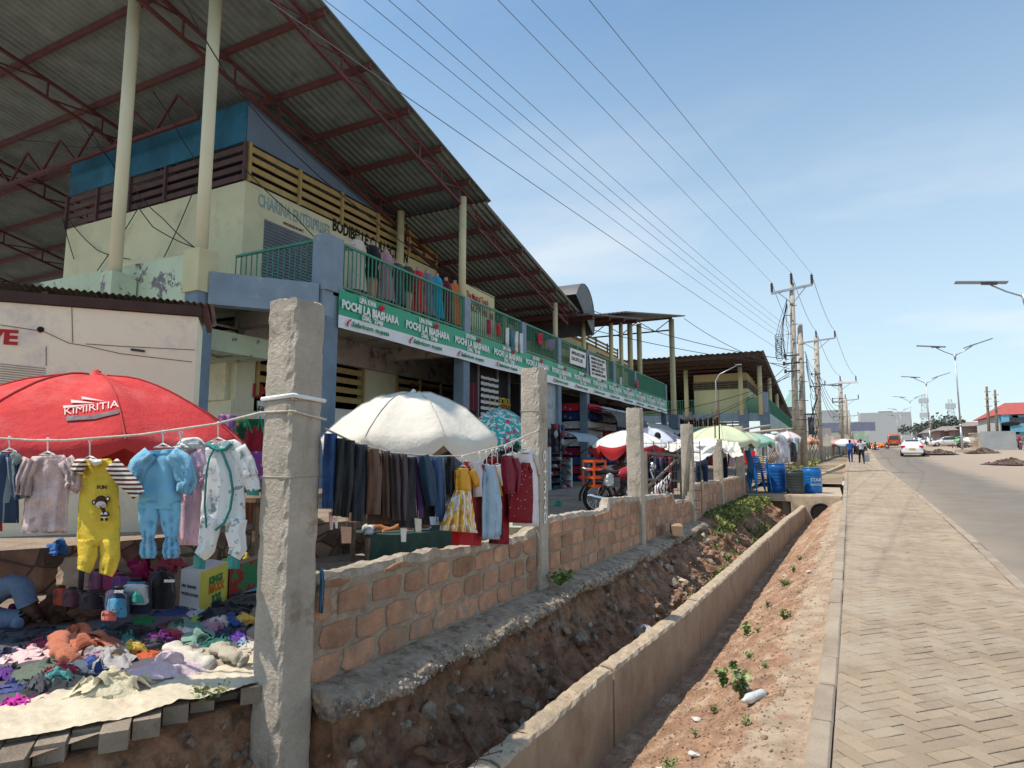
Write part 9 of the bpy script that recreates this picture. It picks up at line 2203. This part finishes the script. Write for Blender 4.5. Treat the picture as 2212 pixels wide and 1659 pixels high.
mb=MB()
for i in range(2600):
    Y=29.5+rd.random()*19;X=-1.9+rd.random()*.9*(1 if Y<40 else 1.3);p=Vector((X,Y,G(Y)+.15+.1*rd.random()));L=.08+.10*rd.random();e=Vector((rd.gauss(0,.5),rd.gauss(0,.5),1)).normalized()*L;w=Vector((1,0,0))*L*.3;mb.rv=rd.random();mb.add([p,p+e*.6+w,p+e,p+e*.6-w],[(0,1,2,3)])
o=mb.build('verge_grass',_m['sunlit_grass']);tag(o,'grass along the far fence beyond the barrels','grass',kind='stuff')
# litter
p=W9(825,1450);p=vpt(p.y,.70)
M=Euler((R(90),0,R(-28))).to_matrix();mb=MB();mb.lathe([(0,-.11),(.030,-.11),(.033,-.09),(.031,-.03),(.034,.03),(.033,.06),(.014,.10),(.013,.12),(0,.12)],p+Vector((0,0,.035)),16,M)
bo=mb.build('plastic_bottle',mat('cloudy_plastic',(.62,.64,.62),rough=.25,bump=.2,bs=12));tag(bo,'crushed cloudy white plastic bottle on the gravel beside the kerb','bottle')
p=W9(740,1635);p=vpt(2.30,.72);mb=MB();mb.smooth=True
def wrp(u,v): return p+Vector(((u*2-1)*.10,(v*2-1)*.035+ (u*2-1)*.04,.02+.022*math.sin(math.pi*v)*(1-abs(u*2-1)**4)+.006*nz(u*9,v*9)))
mb.grid(wrp,20,8);t=tag(mb.build('snack_wrapper',mat('yellow_wrapper',(.80,.62,.02),rough=.3,bump=.1,dirt=((.45,.04,.03),22,.66,.68))),'yellow snack wrapper with red specks at the bottom edge','wrapper')
for k,(x,y,Z,c,lb) in enumerate(((1365,1362,-.35,(.20,.28,.33),'blue grey rag lying in the trench'),(1388,1372,-.3,(.58,.56,.54),'white rag lying beside the blue grey one'),(1435,1325,-.32,(.50,.46,.40),'pale crumpled plastic on the trench rubble'))):
    p=at(x,y,Z=Z);mb=MB();mb.smooth=True;mb.ell((p.x,p.y,p.z),(.13,.14,.08),30,18,jit=.9,seed=k+3);tag(mb.build('rag',fabric(c)),lb,'rag')
p=at(1490,1137,Z=.42);mb=MB();mb.box((-2.16,9.9,.50),(.16,.42,.14),rz=.3);tag(mb.build('cardboard_tray',CB),'small brown cardboard tray resting on the end of the wall footing','box')
p=at(1440,1250,Z=-.25);mb=MB();mb.tube([at(1400,1256,Z=-.22),at(1450,1240,Z=-.18)],.035,8);tag(mb.build('pipe',mat('tan_pipe',(.34,.24,.16))),'tan plastic pipe lying across the trench','pipe')
for k,(x,y) in enumerate(((1172,1400),(1160,1440))):
    mb=MB();q=bank(((4.3+k*.25-1.2)/20)**.8,.35);mb.grid(lambda u,v:(q.x+.05+.02*nz(v*5,u),q.y+(u-.5)*.07,q.z+.05-.34*v),3,8);tag(mb.build('plaster_strip' if k else 'paper_strip',mat('grey_paper',(.42,.36,.29))),['torn grey paper strip hanging on the drain bank','shorter plaster flake on the drain bank'][k],'scrap')
for k,(u,v) in enumerate(((970,690),(515,1395),(1165,605),(500,1645),(330,1640),(1095,750))):
    p=W9(u,v);vv=(p.x-wx(p.y))/max(.2,kx(p.y)-wx(p.y));p=vpt(max(2.4,p.y),min(.9,max(.1,vv)));mb=MB();mb.smooth=True;mb.ell(p+Vector((0,0,.012)),(.035,.025,.012),14,8,jit=.8,seed=k);tag(mb.build('paper_scrap',fabric((.62,.60,.57))),['white paper scrap beside the wide weed patch','tiny white scrap left of the largest weed','white scrap near the kerb far along','white scrap at the very bottom edge','pale scrap by the drain wall at the bottom','small scrap near the kerb halfway'][k],'litter')
# rubble pile in the trench, sunlit slope
mb=MB()
for i in range(420):
    Y=5.2+rd.random()*4.5;u=((Y-1.2)/20)**(1/1.25);p=bank(u,.45+.5*rd.random());rock(mb,p,.02+.05*rd.random()**2,i+5000,.85)
o=struct('trench_rubble',mb,MT['stone']);o['kind']='stuff';o['label']='broken stone rubble fallen into the trench';o['category']='rubble'
